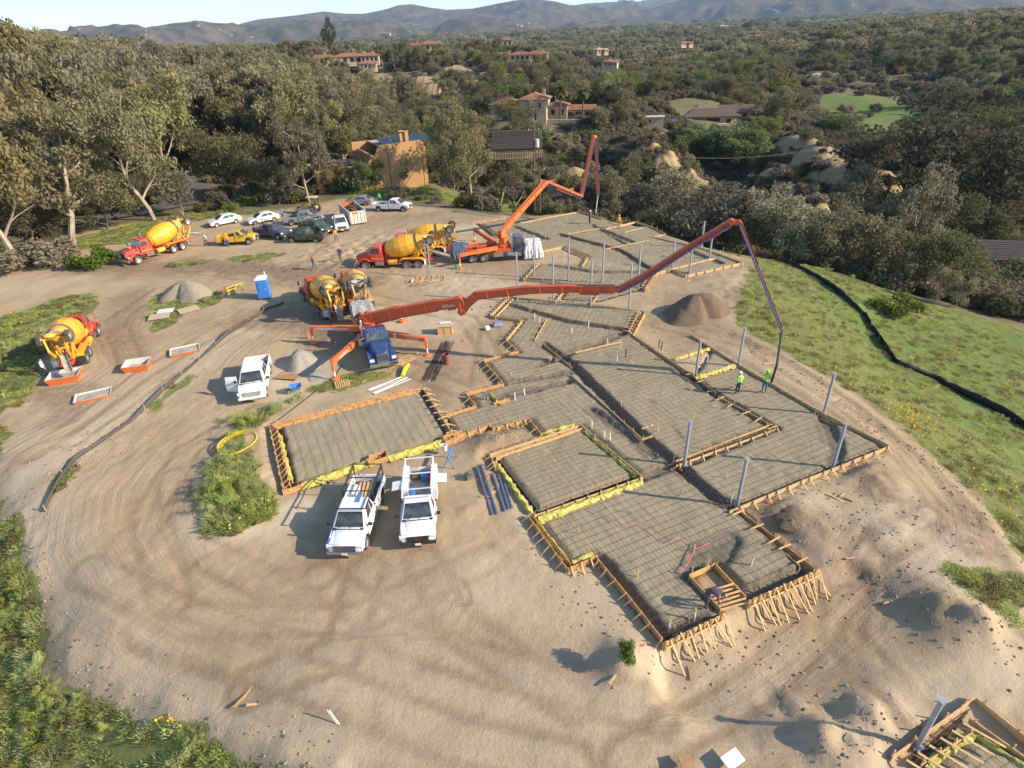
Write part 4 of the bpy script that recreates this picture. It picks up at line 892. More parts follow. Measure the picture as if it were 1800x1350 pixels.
def pickup(label, mid_px, ang, paint, cab='reg', L=5.7, W=1.98, trim=None, group=None, z=0, cat='pickup truck', bumper=None, bed=True):
    c = on(*mid_px) if isinstance(mid_px[0], (int, float)) and len(mid_px) == 2 else Vector(mid_px)
    t = thing('pickup_truck', label, cat, c, rad(ang), group); trim = trim or M_black; bumper = bumper or M_chrome
    xf, xr = L/2-.92, -L/2+1.15; cl = {'reg': 1.45, 'ext': 2.0, 'crew': 2.45}[cab]; xw = L/2-1.38; xb = xw-cl+.15; h = W/2
    fx = L/2-.06
    m = MB(); m.prism([(xb+.02, .45)]+arc(xf, .47, .47, 8)+[(fx-.02, .50), (fx+.03, .62), (fx+.03, .92), (fx-.05, 1.06), (fx-.5, 1.15), (xw+.1, 1.22), (xb+.02, 1.22)], -h, h)
    m.v = [(x, y*(1-.10*max(0, (x-(fx-.45))/.5)), z) for x, y, z in m.v]; m.build('body', paint, t, True, .075, 3)
    m = MB(); m.hexa([(fx-.10, -h*.68, 1.06), (fx-.10, h*.68, 1.06), (xw+.2, h*.74, 1.20), (xw+.2, -h*.74, 1.20), (fx-.14, -h*.6, 1.10), (fx-.14, h*.6, 1.10), (xw+.2, h*.66, 1.27), (xw+.2, -h*.66, 1.27)]); m.build('hood', paint, t, True, .015, 2)
    sp = [(.20, .66)] if cab == 'reg' else ([(.10, .30), (.34, .72)] if cab == 'ext' else [(.08, .40), (.44, .76)])
    greenhouse(t, xb+.03, xw+.22, xb+.16, xw-.55, 1.21, 1.84, h-.06, h-.24, paint, sp)
    m = MB(); m.slab((xw+.22, -h*.86, 1.235), (xw+.36, -h*.82, 1.235), (xw+.36, h*.82, 1.235), (xw+.22, h*.86, 1.235), .02); [m.bar((xw+.27, y0*h, 1.26), (xw+.02, (y0+.30)*h, 1.42), .018, .018) for y0 in (-.55, .05)]; m.build('cowl', M_black, t)
    m = MB(); m.hexa([(xb-.02-0, -h+.02, .50), (xb-.02, h-.02, .50), (-L/2+.1, h-.02, .50), (-L/2+.1, -h+.02, .50), (xb-.02, -h+.02, .56), (xb-.02, h-.02, .56), (-L/2+.1, h-.02, .56), (-L/2+.1, -h+.02, .56)]); m.box((0, 0, .42), (L-.9, .9, .16)); m.build('chassis', M_grey, t)
    if bed:
        m = MB(); m.box(((xb-L/2)/2, 0, .66), (xb+L/2-.14, W-.2, .06)); [m.prism(arc(xr, .6, .46, 6), s*(h-.32), s*(h-.1)) for s in (-1, 1)]; m.build('bed_floor', M_bedliner, t)
        for s in (-1, 1):
            m = MB(); m.prism([(-L/2+.05, .55), (-L/2+.05, 1.22), (xb-.04, 1.22), (xb-.04, .45)]+arc(xr, .47, .47, 8)[::-1], s*(h-.09), s*h); m.build('bed_side', paint, t, True, .03, 2)
        m = MB(); m.box((-L/2+.08, 0, .92), (.07, W-.22, .58)); m.build('tailgate', paint, t, True, .02)
        m = MB(); m.box((xb-.08, 0, .92), (.06, W-.22, .58)); m.build('bed_bulkhead', paint, t)
    for s in (-1, 1):
        wheel(t, xf, s*(h-.15)); wheel(t, xr, s*(h-.15))
        m = MB(); m.hexa([(fx+.01, s*h*.66, .80), (fx+.01, s*h*.97, .80), (fx-.16, s*(h+.006), .80), (fx-.14, s*h*.68, .80), (fx+.045, s*h*.66, 1.0), (fx+.035, s*h*.97, 1.0), (fx-.16, s*(h+.006), 1.02), (fx-.14, s*h*.68, 1.0)]); m.build('headlight', M_lamp, t)
        m = MB(); m.box((-L/2+.03, s*(h-.06), .98), (.05, .13, .32)); m.build('tail_light', M_tail, t)
        m = MB(); m.box((xw-.02, s*(h+.16), 1.34), (.10, .22, .20)); m.bar((xw-.02, s*(h-.06), 1.28), (xw-.02, s*(h+.1), 1.30), .05, .04); m.build('mirror', M_black, t, True, .02)
        xd = xw+.02; doors = [(xd-1.15, xd)] if cab != 'crew' else [(xd-1.08, xd), (xd-2.05, xd-1.11)]
        for a, b in doors:
            m = MB(); m.slab((a, s*(h+.002), .52), (b, s*(h+.002), .52), (b, s*(h+.002), 1.17), (a, s*(h+.002), 1.17), -.010*s); dr = m.build('door', paint, t, bevel=.006)
            m = MB(); m.box((a+.12, s*(h+.02), 1.05), (.16, .03, .035)); m.build('handle', trim, dr)
    m = MB(); m.box((fx+.04, 0, .86), (.05, W*.60, .30)); g = m.build('grille', M_black, t)
    m = MB(); [m.box((fx+.07, 0, .76+.07*k), (.02, W*.58, .022)) for k in range(4)]; m.build('grille_bar', bumper, g)
    m = MB(); m.box((fx+.07, 0, .58), (.16, W*.99, .20)); m.build('front_bumper', bumper, t, True, .03)
    m = MB(); m.box((-L/2-.02, 0, .58), (.16, W*.95, .18)); m.build('rear_bumper', bumper, t, True, .02)
    m = MB(); m.box((fx+.16, .0, .56), (.01, .32, .15)); m.build('licence_plate', M_white, t)
    t['_'] = 0; del t['_']
    return t, dict(L=L, W=W, h=h, xb=xb, xw=xw, xf=xf, xr=xr, fx=fx)
def sedan(label, mid_px, ang, paint, L=4.65, W=1.82, group=None):
    c = on(*mid_px); t = thing('parked_car', label, 'car', c, rad(ang), group); h = W/2; xf, xr = L/2-.9, -L/2+.95; f = L/2
    m = MB(); m.prism([(-f+.03, .50), (-f, .75), (-f+.06, .98), (-f+.5, 1.04), (0, .98), (f-1.3, .96), (f-.25, .76), (f-.02, .62), (f, .42), (f-.1, .28)]+arc(xf, .30, .36, 8)[::-1]+arc(xr, .30, .36, 8)[::-1]+[(-f+.15, .30)], -h, h); m.build('body', paint, t, True, .07, 3)
    greenhouse(t, -f+.35, f-1.15, -f+1.05, f-2.15, .96, 1.44, h-.08, h-.28, paint, [(.13, .42), (.45, .80)])
    for s in (-1, 1):
        wheel(t, xf, s*(h-.11), .33, .21); wheel(t, xr, s*(h-.11), .33, .21)
        m = MB(); m.hexa([(f-.10, s*h*.55, .58), (f-.16, s*h*.9, .58), (f-.42, s*(h-.01), .66), (f-.3, s*h*.6, .6), (f-.12, s*h*.55, .69), (f-.2, s*h*.9, .72), (f-.46, s*(h-.01), .78), (f-.32, s*h*.6, .73)]); m.build('headlight', M_lamp, t)
        m = MB(); m.box((-f+.06, s*(h-.22), .84), (.12, .36, .14)); m.build('tail_light', M_tail, t, bevel=.02)
        m = MB(); m.box((f-1.35, s*(h+.08), 1.0), (.12, .18, .12)); m.build('mirror', paint, t, True, .03)
        for a in (-.62, .38):
            m = MB(); m.slab((a-.45, s*(h+.002), .36), (a+.45, s*(h+.002), .36), (a+.45, s*(h+.002), .92), (a-.45, s*(h+.002), .92), -.008*s); dr = m.build('door', paint, t, bevel=.006); m = MB(); m.box((a-.33, s*(h+.015), .84), (.16, .02, .03)); m.build('handle', paint, dr)
    m = MB(); m.box((f-.01, 0, .48), (.03, W*.5, .14)); m.build('grille', M_black, t); m = MB(); m.box((-f-.01, 0, .7), (.02, .34, .12)); m.build('licence_plate', M_white, t)
    return t
def heavy_front(t, paint, hoodm=None, xs=0.0, stripe=None, lights=5, hood_l=1.75):
    """conventional bonneted cab; cab back wall at x=.9+xs"""
    hoodm = hoodm or paint; a = .9+xs; b = a+1.45; f = b+hood_l; xf = f-1.05
    # cab
    B = [(a, -1.03, 1.0), (b, -1.03, 1.0), (b, 1.03, 1.0), (a, 1.03, 1.0)]; T = [(a, -1.0, 1.85), (b, -1.0, 1.85), (b, 1.0, 1.85), (a, 1.0, 1.85)]
    m = MB(); m.hexa(B+T); m.build('cab_lower', paint, t, True, .05, 2)
    G = [(a+.04, -.98, 1.84), (b-.02, -.98, 1.84), (b-.02, .98, 1.84), (a+.04, .98, 1.84)]; R = [(a+.12, -.86, 2.72), (b-.32, -.86, 2.66), (b-.32, .86, 2.66), (a+.12, .86, 2.72)]
    m = MB(); m.hexa(G+R); m.build('cab', paint, t, True, .09, 3)
    m = MB(); pane(m, [G[1], G[2], R[2], R[1]], .05, .49, .10, .84); pane(m, [G[1], G[2], R[2], R[1]], .51, .95, .10, .84); m.build('windshield', M_glass, t)
    m = MB(); pane(m, [G[3], G[0], R[0], R[3]], .18, .82, .30, .78); m.build('rear_window', M_glass, t)
    for s in (0, 1):
        fc = [G[0], G[1], R[1], R[0]] if s == 0 else [G[2], G[3], R[3], R[2]]; u = (.30, .90) if s == 0 else (.10, .70)
        m = MB(); pane(m, fc, *u, .10, .78); m.build('side_window', M_glass, t)
        y = -1 if s == 0 else 1
        m = MB(); m.slab((a+.30, y*1.035, 1.08), (b-.12, y*1.035, 1.08), (b-.12, y*1.02, 1.80), (a+.30, y*1.02, 1.80), -.012*y); dr = m.build('door', paint, t)
        m = MB(); m.box((a+.42, y*1.055, 1.62), (.18, .03, .04)); m.build('handle', M_chrome, dr)
        if stripe:
            m = MB(); m.slab((a+.05, y*1.052, 1.30), (b-.05, y*1.052, 1.36), (b-.05, y*1.052, 1.44), (a+.05, y*1.052, 1.38), -.004*y); m.build('stripe', stripe, dr)
        # fender
        m = MB(); P = [(xf-.78, 1.02), (xf-.62, 1.16), (xf-.35, 1.34), (xf, 1.40), (xf+.40, 1.34), (xf+.75, 1.20), (xf+.98, 1.02), (xf+.98, .62), (xf+.80, .62), (xf+.66, .86), (xf+.35, 1.16), (xf, 1.26), (xf-.32, 1.18), (xf-.55, .98)]
        m.prism(P, y*.60, y*1.14); m.build('fender', hoodm, t, True, .04, 2)
        wheel(t, xf, y*.98, .52, .30)
        m = MB(); m.box((xf+1.0, y*.88, 1.02), (.08, .36, .24)); m.build('headlight', M_lamp, t, bevel=.02)
        m = MB(); m.box((b+.12, y*1.42, 2.1), (.09, .20, .48)); m.bar((b-.1, y*1.0, 2.3), (b+.12, y*1.36, 2.3), .03, .03); m.bar((b-.1, y*1.0, 1.9), (b+.12, y*1.36, 1.9), .03, .03); m.build('mirror', M_chrome, t)
        m = MB(); m.box((a+.45, y*.98, .78), (1.0, .30, .42)); m.build('step_box', M_chrome, t, bevel=.02)
    m = MB(); m.hexa([(b-.02, -.86, .95), (f, -.60, .85), (f, .60, .85), (b-.02, .86, .95), (b-.02, -.74, 1.92), (f-.06, -.48, 1.56), (f-.06, .48, 1.56), (b-.02, .74, 1.92)]); m.build('hood', hoodm, t, True, .10, 3)
    m = MB(); m.box((f+.01, 0, 1.15), (.06, .92, .72)); g = m.build('grille', M_chrome, t, bevel=.02); m = MB(); [m.box((f+.05, -.36+.09*k, 1.15), (.02, .03, .62)) for k in range(9)]; m.build('grille_bar', M_black, g)
    m = MB(); m.box((f+.12, 0, .62), (.22, 2.3, .32)); m.build('front_bumper', M_chrome, t, True, .04)
    for k in range(lights):
        m = MB(); m.box((b-.44, (k-(lights-1)/2)*.28, 2.76), (.09, .07, .06)); m.build('roof_light', M_amber, t)
    m = MB(); m.tube([(a-.14, -.92, 1.0), (a-.14, -.92, 3.0), (a-.24, -.92, 3.15)], .07, 10); m.build('exhaust_stack', M_chrome, t, True)
    return a, b, f, xf
def mixer(label, loc, ang, dusty=False, chute_deg=0, group='concrete mixer trucks'):
    t = thing('concrete_mixer_truck', label, 'mixer truck', loc, rad(ang), group); ym = M_yeld if dusty else M_yel
    a, b, f, xf = heavy_front(t, M_red, M_red, 0, M_yel)
    m = MB(); [m.box((-.6, s*.42, .92), (8.2, .12, .28)) for s in (-1, 1)]; [m.box((x, 0, .92), (.14, .8, .2)) for x in (-4.4, -2.4, -.6, .8, 2.6)]; m.build('chassis', M_red, t)
    # drum
    A = Vector((.55, 0, 2.02)); D = Vector((-1, 0, .235)).normalized(); M = Matrix.Translation(A) @ D.to_track_quat('Z', 'Y').to_matrix().to_4x4() @ Matrix.Rotation(PI/12, 4, 'Z')
    m = MB(); m.lathe([(.30, -.12), (.62, -.02), (.92, .30), (1.16, 1.25), (1.22, 1.9), (1.17, 2.75), (.80, 4.05), (.64, 4.55)], 14, M); dm = m.build('drum', ym, t)
    m = MB(); m.lathe([(.88, 3.72), (.99, 3.72), (.99, 3.88), (.86, 3.88)], 28, M, cap=False); m.build('roller_ring', M_grey, dm)
    m = MB(); m.lathe([(.66, 4.5), (.60, 4.72), (.50, 4.72)], 20, M, cap=False); m.build('drum_mouth', M_grime, dm)
    m = MB(); m.bar((.62, -.35, 1.05), (.62, -.35, 1.95), .16, .2); m.bar((.62, .35, 1.05), (.62, .35, 1.95), .16, .2); m.box((.60, 0, 1.95), (.35, .9, .3)); m.build('front_pedestal', M_red, t)
    m = MB(); [(m.bar((-2.9, s*.5, 1.05), (-3.2, s*.62, 2.25), .14, .16), m.bar((-4.0, s*.5, 1.05), (-3.4, s*.62, 2.25), .12, .14)) for s in (-1, 1)]; m.box((-3.3, 0, 1.9), (.3, 1.2, .18)); m.build('rear_pedestal', ym, t)
    # hopper and chute
    m = MB(); m.lathe([(.30, 0), (.52, .42), (.70, .50), (.66, .50), (.49, .40), (.27, .0)], 14, Matrix.Translation((-4.35, 0, 3.02)), cap=False); [m.bar((-4.0, s*.45, 2.0), (-4.4, s*.45, 3.3), .08, .08) for s in (-1, 1)]; m.build('charge_hopper', M_grime if dusty else ym, t)
    c = rad(chute_deg); dv = Vector((-math.cos(c), math.sin(c), 0)); s0 = Vector((-4.35, 0, 1.95))
    m = MB(); n = Vector((-dv.y, dv.x, 0)); P0 = s0; P1 = s0+dv*2.3+Vector((0, 0, -.75)); vs = []; fs = []
    for p in (P0, P1):
        for k in range(9): th = PI*k/8; vs.append(p+n*math.cos(th)*.27-Vector((0, 0, math.sin(th)*.26)))
    m.add(vs, [(i, i+1, i+10, i+9) for i in range(8)]); ch = m.build('chute', M_grime, t); md = ch.modifiers.new('t', 'SOLIDIFY'); md.thickness = .03
    m = MB(); m.tube([s0+Vector((0, 0, .1)), s0+Vector((0, 0, -.9))], .12, 10); m.build('chute_pivot', ym, t)
    for s in (-1, 1):
        for x in (-1.75, -3.05): wheel(t, x, s*.90, .52, .52)
        m = MB(); m.prism([(-3.75, 1.0), (-3.68, 1.22), (-3.45, 1.28), (-1.35, 1.28), (-1.1, 1.2), (-1.0, .98), (-1.04, .98), (-1.18, 1.16), (-1.38, 1.24), (-3.45, 1.24), (-3.64, 1.18), (-3.71, 1.0)], s*.58, s*1.20); m.build('rear_fender', ym, t)
        m = MB(); m.box((-3.86, s*.9, .80), (.03, .6, .62)); m.build('mud_flap', M_tarpw if s > 0 else M_black, t)
    for s in (-1, 1):  # tank each side
        m = MB(); m.tube([(.35, s*.88, .86), (-.65, s*.88, .86)], .30, 16); tk = m.build('side_tank', ym, t, True); m = MB(); [m.tube([(x, s*.88, .86), (x-.05, s*.88, .86)], .315, 16) for x in (.2, -.45)]; m.build('tank_strap', M_chrome, tk)
    m = MB(); m.tube([(.75, -.75, 1.5), (.05, -.75, 1.5)], .24, 12); m.build('water_tank', ym, t, True)
    # booster axle folded up over the rear
    m = MB(); [(m.bar((-4.3, s*.50, 1.25), (-5.0, s*.62, 2.35), .16, .2), m.bar((-5.0, s*.62, 2.35), (-4.72, s*.72, 3.35), .14, .18)) for s in (-1, 1)]; m.bar((-4.72, -.95, 3.35), (-4.72, .95, 3.35), .14, .14); m.bar((-4.45, 0, 1.6), (-4.9, 0, 2.7), .14, .14); m.build('booster_arm', M_grime if dusty else ym, t)
    for s in (-1, 1): wheel(t, -4.72, s*.98, .50, .30, z=3.35, name='booster_wheel')
    m = MB(); [m.bar((-2.7, .78+.0*k, 1.3+.28*k), (-2.7, 1.05, 1.3+.28*k), .04, .03) for k in range(6)]; [m.bar((-2.7-(.3 if s else 0), 1.04, 1.25), (-3.3-(.3 if s else 0), .9, 2.9), .04, .04) for s in (0, 1)]; m.build('ladder', ym, t)
    return t
def wheels_pose(front, rear, side, track=1.12, xf=3.05, xr=-3.05):
    """location and heading from the near side front and rear wheel contact pixels; side=+1 when the left wheels are seen"""
    F = at(*front); Rr = at(*rear); d = (F-Rr).normalized(); n = Vector((-d.y, d.x, 0)); mid = (F+Rr)/2-n*track*side-d*((xf+xr)/2)
    return mid, math.degrees(math.atan2(d.y, d.x))
HX = 3.05
loc, an = wheels_pose((241, 466), (329, 438), 1); mixer('red and yellow mixer truck parked alone on the far left road', loc, an)
loc, an = wheels_pose((178, 588), (157, 640), -1); MIX2 = mixer('mixer truck with red cab washing out its chute into the orange bin', loc, an, chute_deg=-15)
loc = at(600, 538); mixer('mixer truck with bright yellow drum backed up to the big boom pump', at(572, 543)+Vector((-.3, .6, 0)), 123, chute_deg=10)
mixer('mixer truck with faded dusty drum and white flap beside the big boom pump', at(632, 535)+Vector((-.6, 1.2, 0)), 112, dusty=True)
loc, an = wheels_pose((643, 477), (738, 472), 1); mixer('nearer of the two mixers backed up to the draped boom pump', loc, 178)
mixer('farther of the two mixers backed up to the draped boom pump', loc+Vector((2.0, 4.1, 0)), 177)

# ---- pickups and cars
p1, g1 = pickup('white pickup with black lumber rack and blue roof stripe beside the left bed', *two((610, 984), (654, 860)), M_white, 'ext', 5.9, group='white work trucks'); p1.scale = (.95, .95, .95)
def text_on(parent, s, loc, rot, size, m, name='lettering'):
    cu = bpy.data.curves.new(name, 'FONT'); cu.body = s; cu.size = size; cu.extrude = .004; cu.align_x = 'CENTER'; cu.align_y = 'CENTER'; cu.resolution_u = 2
    o = bpy.data.objects.new(name, cu); C.objects.link(o); dg = bpy.context.evaluated_depsgraph_get(); me = bpy.data.meshes.new_from_object(o.evaluated_get(dg)); bpy.data.objects.remove(o)
    me.materials.clear(); me.materials.append(m); q = bpy.data.objects.new(name, me); C.objects.link(q); q.parent = parent; q.location = loc; q.rotation_euler = rot; return q
M_stripe = mat('blue_stripe', (.08, .20, .50), .4)
def rack(t, g, m_, x0, x1, zt=1.98, wide=.86, mid=True, name='lumber_rack'):
    m = MB(); h = wide
    for s in (-1, 1):
        m.bar((x0, s*h, zt), (x1, s*h, zt), .06, .06); m.bar((x0, s*h, zt-.18), (g['xb']-.1, s*h, zt-.18), .04, .04)
        for x in (x0+.1, g['xb']-.25): m.bar((x, s*(h+.02), 1.2), (x, s*h, zt), .06, .06)
        m.bar((x0+.1, s*h, 1.25), (x0+.9, s*h, zt-.1), .04, .04)
    for x in ([x0+.05, (x0+g['xb'])/2, g['xb']-.15, x1] if mid else [x0+.05, x1]): m.bar((x, -h, zt), (x, h, zt), .05, .05)
    m.build(name, m_, t)
rack(p1, g1, M_black, -2.95, 1.05)
m = MB(); m.box((-.05, .18, 1.853), (.85, .28, .006)); m.build('roof_stripe', M_stripe, p1); m = MB(); m.slab((1.45, -.97, 1.235), (2.75, -.93, 1.10), (2.75, -.80, 1.105), (1.45, -.80, 1.255), .006); m.build('hood_stripe', M_stripe, p1)
def cargo(t, nm, label, cat, f):
    m = MB(); M_ = f(m); o = m.build(nm, M_); o.matrix_world = Matrix.Translation(t.location) @ Matrix.Rotation(t.rotation_euler.z, 4, 'Z') @ Matrix.Scale(.95, 4); tag(o, label, cat); return o
cargo(p1, 'lumber', 'loose boards lying in the bed of the rack pickup', 'lumber', lambda m: ([m.bar((-2.6, -.5+.25*k, .78+.03*k), (-.9, -.3+.2*k, .8), .14, .04) for k in range(4)], M_pine)[1])
cargo(p1, 'plastic_tub', 'translucent white tub in the bed of the rack pickup', 'tub', lambda m: (m.hexa([(-1.9, -.85, .7), (-1.2, -.85, .7), (-1.2, -.4, .7), (-1.9, -.4, .7), (-2.0, -.9, 1.15), (-1.1, -.9, 1.15), (-1.1, -.35, 1.15), (-2.0, -.35, 1.15)]), M_tarpw)[1])
p2, g2 = pickup('white service body pickup with open side lockers, ladder rack and red badge', *two((737, 968), (743, 848)), M_white, 'reg', 5.8, group='white work trucks', bed=False, bumper=M_black); p2.scale = (.95, .95, .95)
# utility body
m = MB(); m.box((-1.72, 0, .66), (2.3, 1.6, .06)); m.build('bed_floor', M_grime, p2)
for s in (-1, 1):
    m = MB(); m.prism([(-2.86, .55), (-2.86, 1.42), (-.58, 1.42), (-.58, .5)]+arc(g2['xr'], .47, .47, 8)[::-1], s*.66, s*1.04); lk = m.build('side_locker', M_white, p2, bevel=.015)
    for x in (-2.6, -1.7, -.95): m = MB(); m.box((x, s*.85, 1.435), (.5, .36, .02)); m.build('locker_lid', M_white, lk)
    m = MB(); xx = -1.5 if s > 0 else -1.15; m.slab((xx-.45, s*1.05, 1.38), (xx+.35, s*1.05, 1.38), (xx+.35, s*1.62, 1.30), (xx-.45, s*1.62, 1.30), .03); m.build('open_locker_door', M_white, p2)
m = MB(); m.box((-2.85, 0, .95), (.06, 1.3, .6)); m.build('tailgate', M_white, p2)
rack(p2, g2, M_white, -2.9, .75, 2.0, .84)
m = MB(); [m.box((.0, -.35+.2*k, 1.853), (.75, .09, .006)) for k in (0, 1)]; m.build('roof_stripe', M_stripe, p2)
m = MB(); m.box((g2['fx']+.09, 0, .88), (.02, .34, .07)); m.build('badge', M_tail, p2)
M_red2 = mat('red_plastic', (.55, .03, .03), .4); M_blue2 = mat('blue_plastic', (.06, .20, .50), .4)
cargo(p2, 'cooler', 'blue and red cooler in the service body pickup', 'cooler', lambda m: (m.box((-2.3, .25, .92), (.5, .4, .4)), M_blue2)[1]); cargo(p2, 'fuel_can', 'red fuel can in the service body pickup', 'fuel can', lambda m: (m.box((-2.2, .55, .88), (.4, .2, .36)), M_red2)[1])
cargo(p2, 'water_jug', 'round blue jug in the service body pickup', 'jug', lambda m: (m.tube([(-1.0, -.45, .7), (-1.0, -.45, 1.1)], .17, 12), M_blue2)[1]); cargo(p2, 'compressor', 'small dark compressor at the rear of the service body', 'compressor', lambda m: (m.box((-2.5, -.3, .85), (.4, .5, .3)), m.tube([(-2.5, -.55, 1.1), (-2.5, -.05, 1.1)], .14, 10), M_grey)[2])
p3, g3 = pickup('white crew cab pickup with its door open on the loop road', *two((447, 710), (458, 648)), M_white, 'crew', 5.85, trim=M_white, bumper=M_white)
m = MB(); m.slab((g3['xw'], -g3['h']-.02, .5), (g3['xw']-.35, -g3['h']-.95, .5), (g3['xw']-.35, -g3['h']-.95, 1.2), (g3['xw'], -g3['h']-.02, 1.2), .06); m.slab((g3['xw']-.02, -g3['h']-.04, 1.2), (g3['xw']-.33, -g3['h']-.9, 1.2), (g3['xw']-.36, -g3['h']-.85, 1.7), (g3['xw']-.2, -g3['h']-.06, 1.7), .04, 0); m.build('open_door', M_white, p3)
p4, g4 = pickup('white extended cab pickup parked facing the far upper pad', tuple(at(690, 370)), -12, M_white, 'ext', 6.1)
p5, g5 = pickup('golden yellow pickup parked beside the far left mixer truck', tuple(at(420, 428)), 4, M_gold, 'reg', 5.1, 1.8, trim=M_gold)
p6, g6 = pickup('navy pickup loaded with ladders in the car park cluster', tuple(at(481, 416)), -28, M_navy, 'reg', 5.5, group='pickups in the parking cluster'); rack(p6, g6, M_black, -2.7, .8)
p7, g7 = pickup('dark green pickup with open tailgate nearest the road in the parking cluster', tuple(at(541, 424)), 172, M_green, 'ext', 5.4, group='pickups in the parking cluster')
p8, g8 = pickup('dark pickup with a lumber rack and pipes in the middle of the parking cluster', tuple(at(556, 408)), -38, M_green, 'crew', 5.5, group='pickups in the parking cluster'); rack(p8, g8, M_chrome, -2.7, .8)
p9, g9 = pickup('silver crew cab pickup behind the navy and green pickups', tuple(at(536, 392)), 12, M_silver, 'crew', 5.8, group='pickups in the parking cluster')
p10, g10 = pickup('white pickup facing the camera in front of the debris dumpster', tuple(at(600, 402)), -72, M_white, 'crew', 5.4, 1.9, group='pickups in the parking cluster', trim=M_white)
sedan('white saloon car on the left, rear towards the wood', (396, 395), -138, M_white, group='white saloon cars'); sedan('white saloon car on the right, beside the silver pickup', (463, 391), -141, M_white, group='white saloon cars')
sedan('silver saloon car parked behind the debris dumpster', (632, 360), 172, M_silver)

# ---- boom pump trucks
def boom_plane(T, E):
    d = Vector((E[0]-T[0], E[1]-T[1], 0)).normalized(); n = Vector((-d.y, d.x, 0)); T = Vector((T[0], T[1], 0)); o = Vector((0, 0, CAM_H))
    def f(px, py): r = ray(px, py); t = (T-o).dot(n)/r.dot(n); return o+r*t
    return f, n
def arm(t, O, P, n, w, h0, h1, m_, name='boom_section'):
    """box girder through points P (world), tapering from h0 to h1"""
    m = MB(); P = [Vector(p)-O for p in P]; k = len(P); vs = []
    for i, p in enumerate(P):
        d = (P[min(i+1, k-1)]-P[max(i-1, 0)]).normalized(); up = n.cross(d).normalized(); up = -up if up.z < 0 or (abs(up.z) < .2 and up.x > 0 and False) else up; h = h0+(h1-h0)*i/(k-1)
        vs += [p-n*w/2-up*h/2, p+n*w/2-up*h/2, p+n*w/2+up*h/2, p-n*w/2+up*h/2]
    fs = [(0, 1, 2, 3), (4*k-1, 4*k-2, 4*k-3, 4*k-4)]
    for i in range(k-1):
        for j in range(4): a = 4*i+j; b = 4*i+(j+1) % 4; fs.append((a, b, b+4, a+4))
    m.add(vs, fs); m.mi = 0
    for p in (P[0], P[-1]): m.tube([p-n*(w/2+.08), p+n*(w/2+.08)], max(h1, h0)*.42, 12)
    o = m.build(name, m_, t, bevel=.015, seg=1); L_ = [P[0]]
    m = MB()
    for i in range(k-1):
        a, b = P[i], P[i+1]; d = (b-a).normalized(); up = n.cross(d).normalized(); up = -up if up.z < 0 else up; hh = h0+(h1-h0)*(i+.5)/(k-1)
        for s in (-1, 1): m.bar(a+up*s*(hh/2-.02)-n*(w/2+.02), b+up*s*(hh/2-.02)-n*(w/2+.02), .05, .05); m.bar(a+up*s*(hh/2-.02)+n*(w/2+.02), b+up*s*(hh/2-.02)+n*(w/2+.02), .05, .05)
        q = .9
        while q < (b-a).length: c = a+d*q; m.bar(c-n*(w/2+.035)-up*hh*.48, c-n*(w/2+.035)+up*hh*.48, .07, .03); m.bar(c+n*(w/2+.035)-up*hh*.48, c+n*(w/2+.035)+up*hh*.48, .07, .03); q += 1.7
    tag(m.build('stiffener', m_, o), kind='stuff'); return o
def outrigger(t, O, root, foot, m_, z=1.55, leg=None, w=.30):
    root = Vector(root)-O; f = Vector(foot)-O; e = Vector((f.x, f.y, z)); d = e-root; m = MB()
    m.bar(root, root+d*.55, w+.06, .42); m.bar(root+d*.5, e, w, .34); o = m.build('outrigger', m_, t, bevel=.01)
    m = MB(); m.tube([e+Vector((0, 0, .15)), (f.x, f.y, .75)], .10, 10); m.tube([(f.x, f.y, .85), (f.x, f.y, .2)], .07, 10, mi=1); m.tube([(f.x, f.y, .30), (f.x, f.y, .12)], .085, 10); m.build('jack_leg', [m_, M_tarpw], o, True)
    m = MB(); m.lathe([(.12, .2), (.32, .12), (.34, .06), (.30, .04)], 16, Matrix.Translation((f.x, f.y, 0))); m.build('foot_pad', m_, o, True)
    return o, root, e
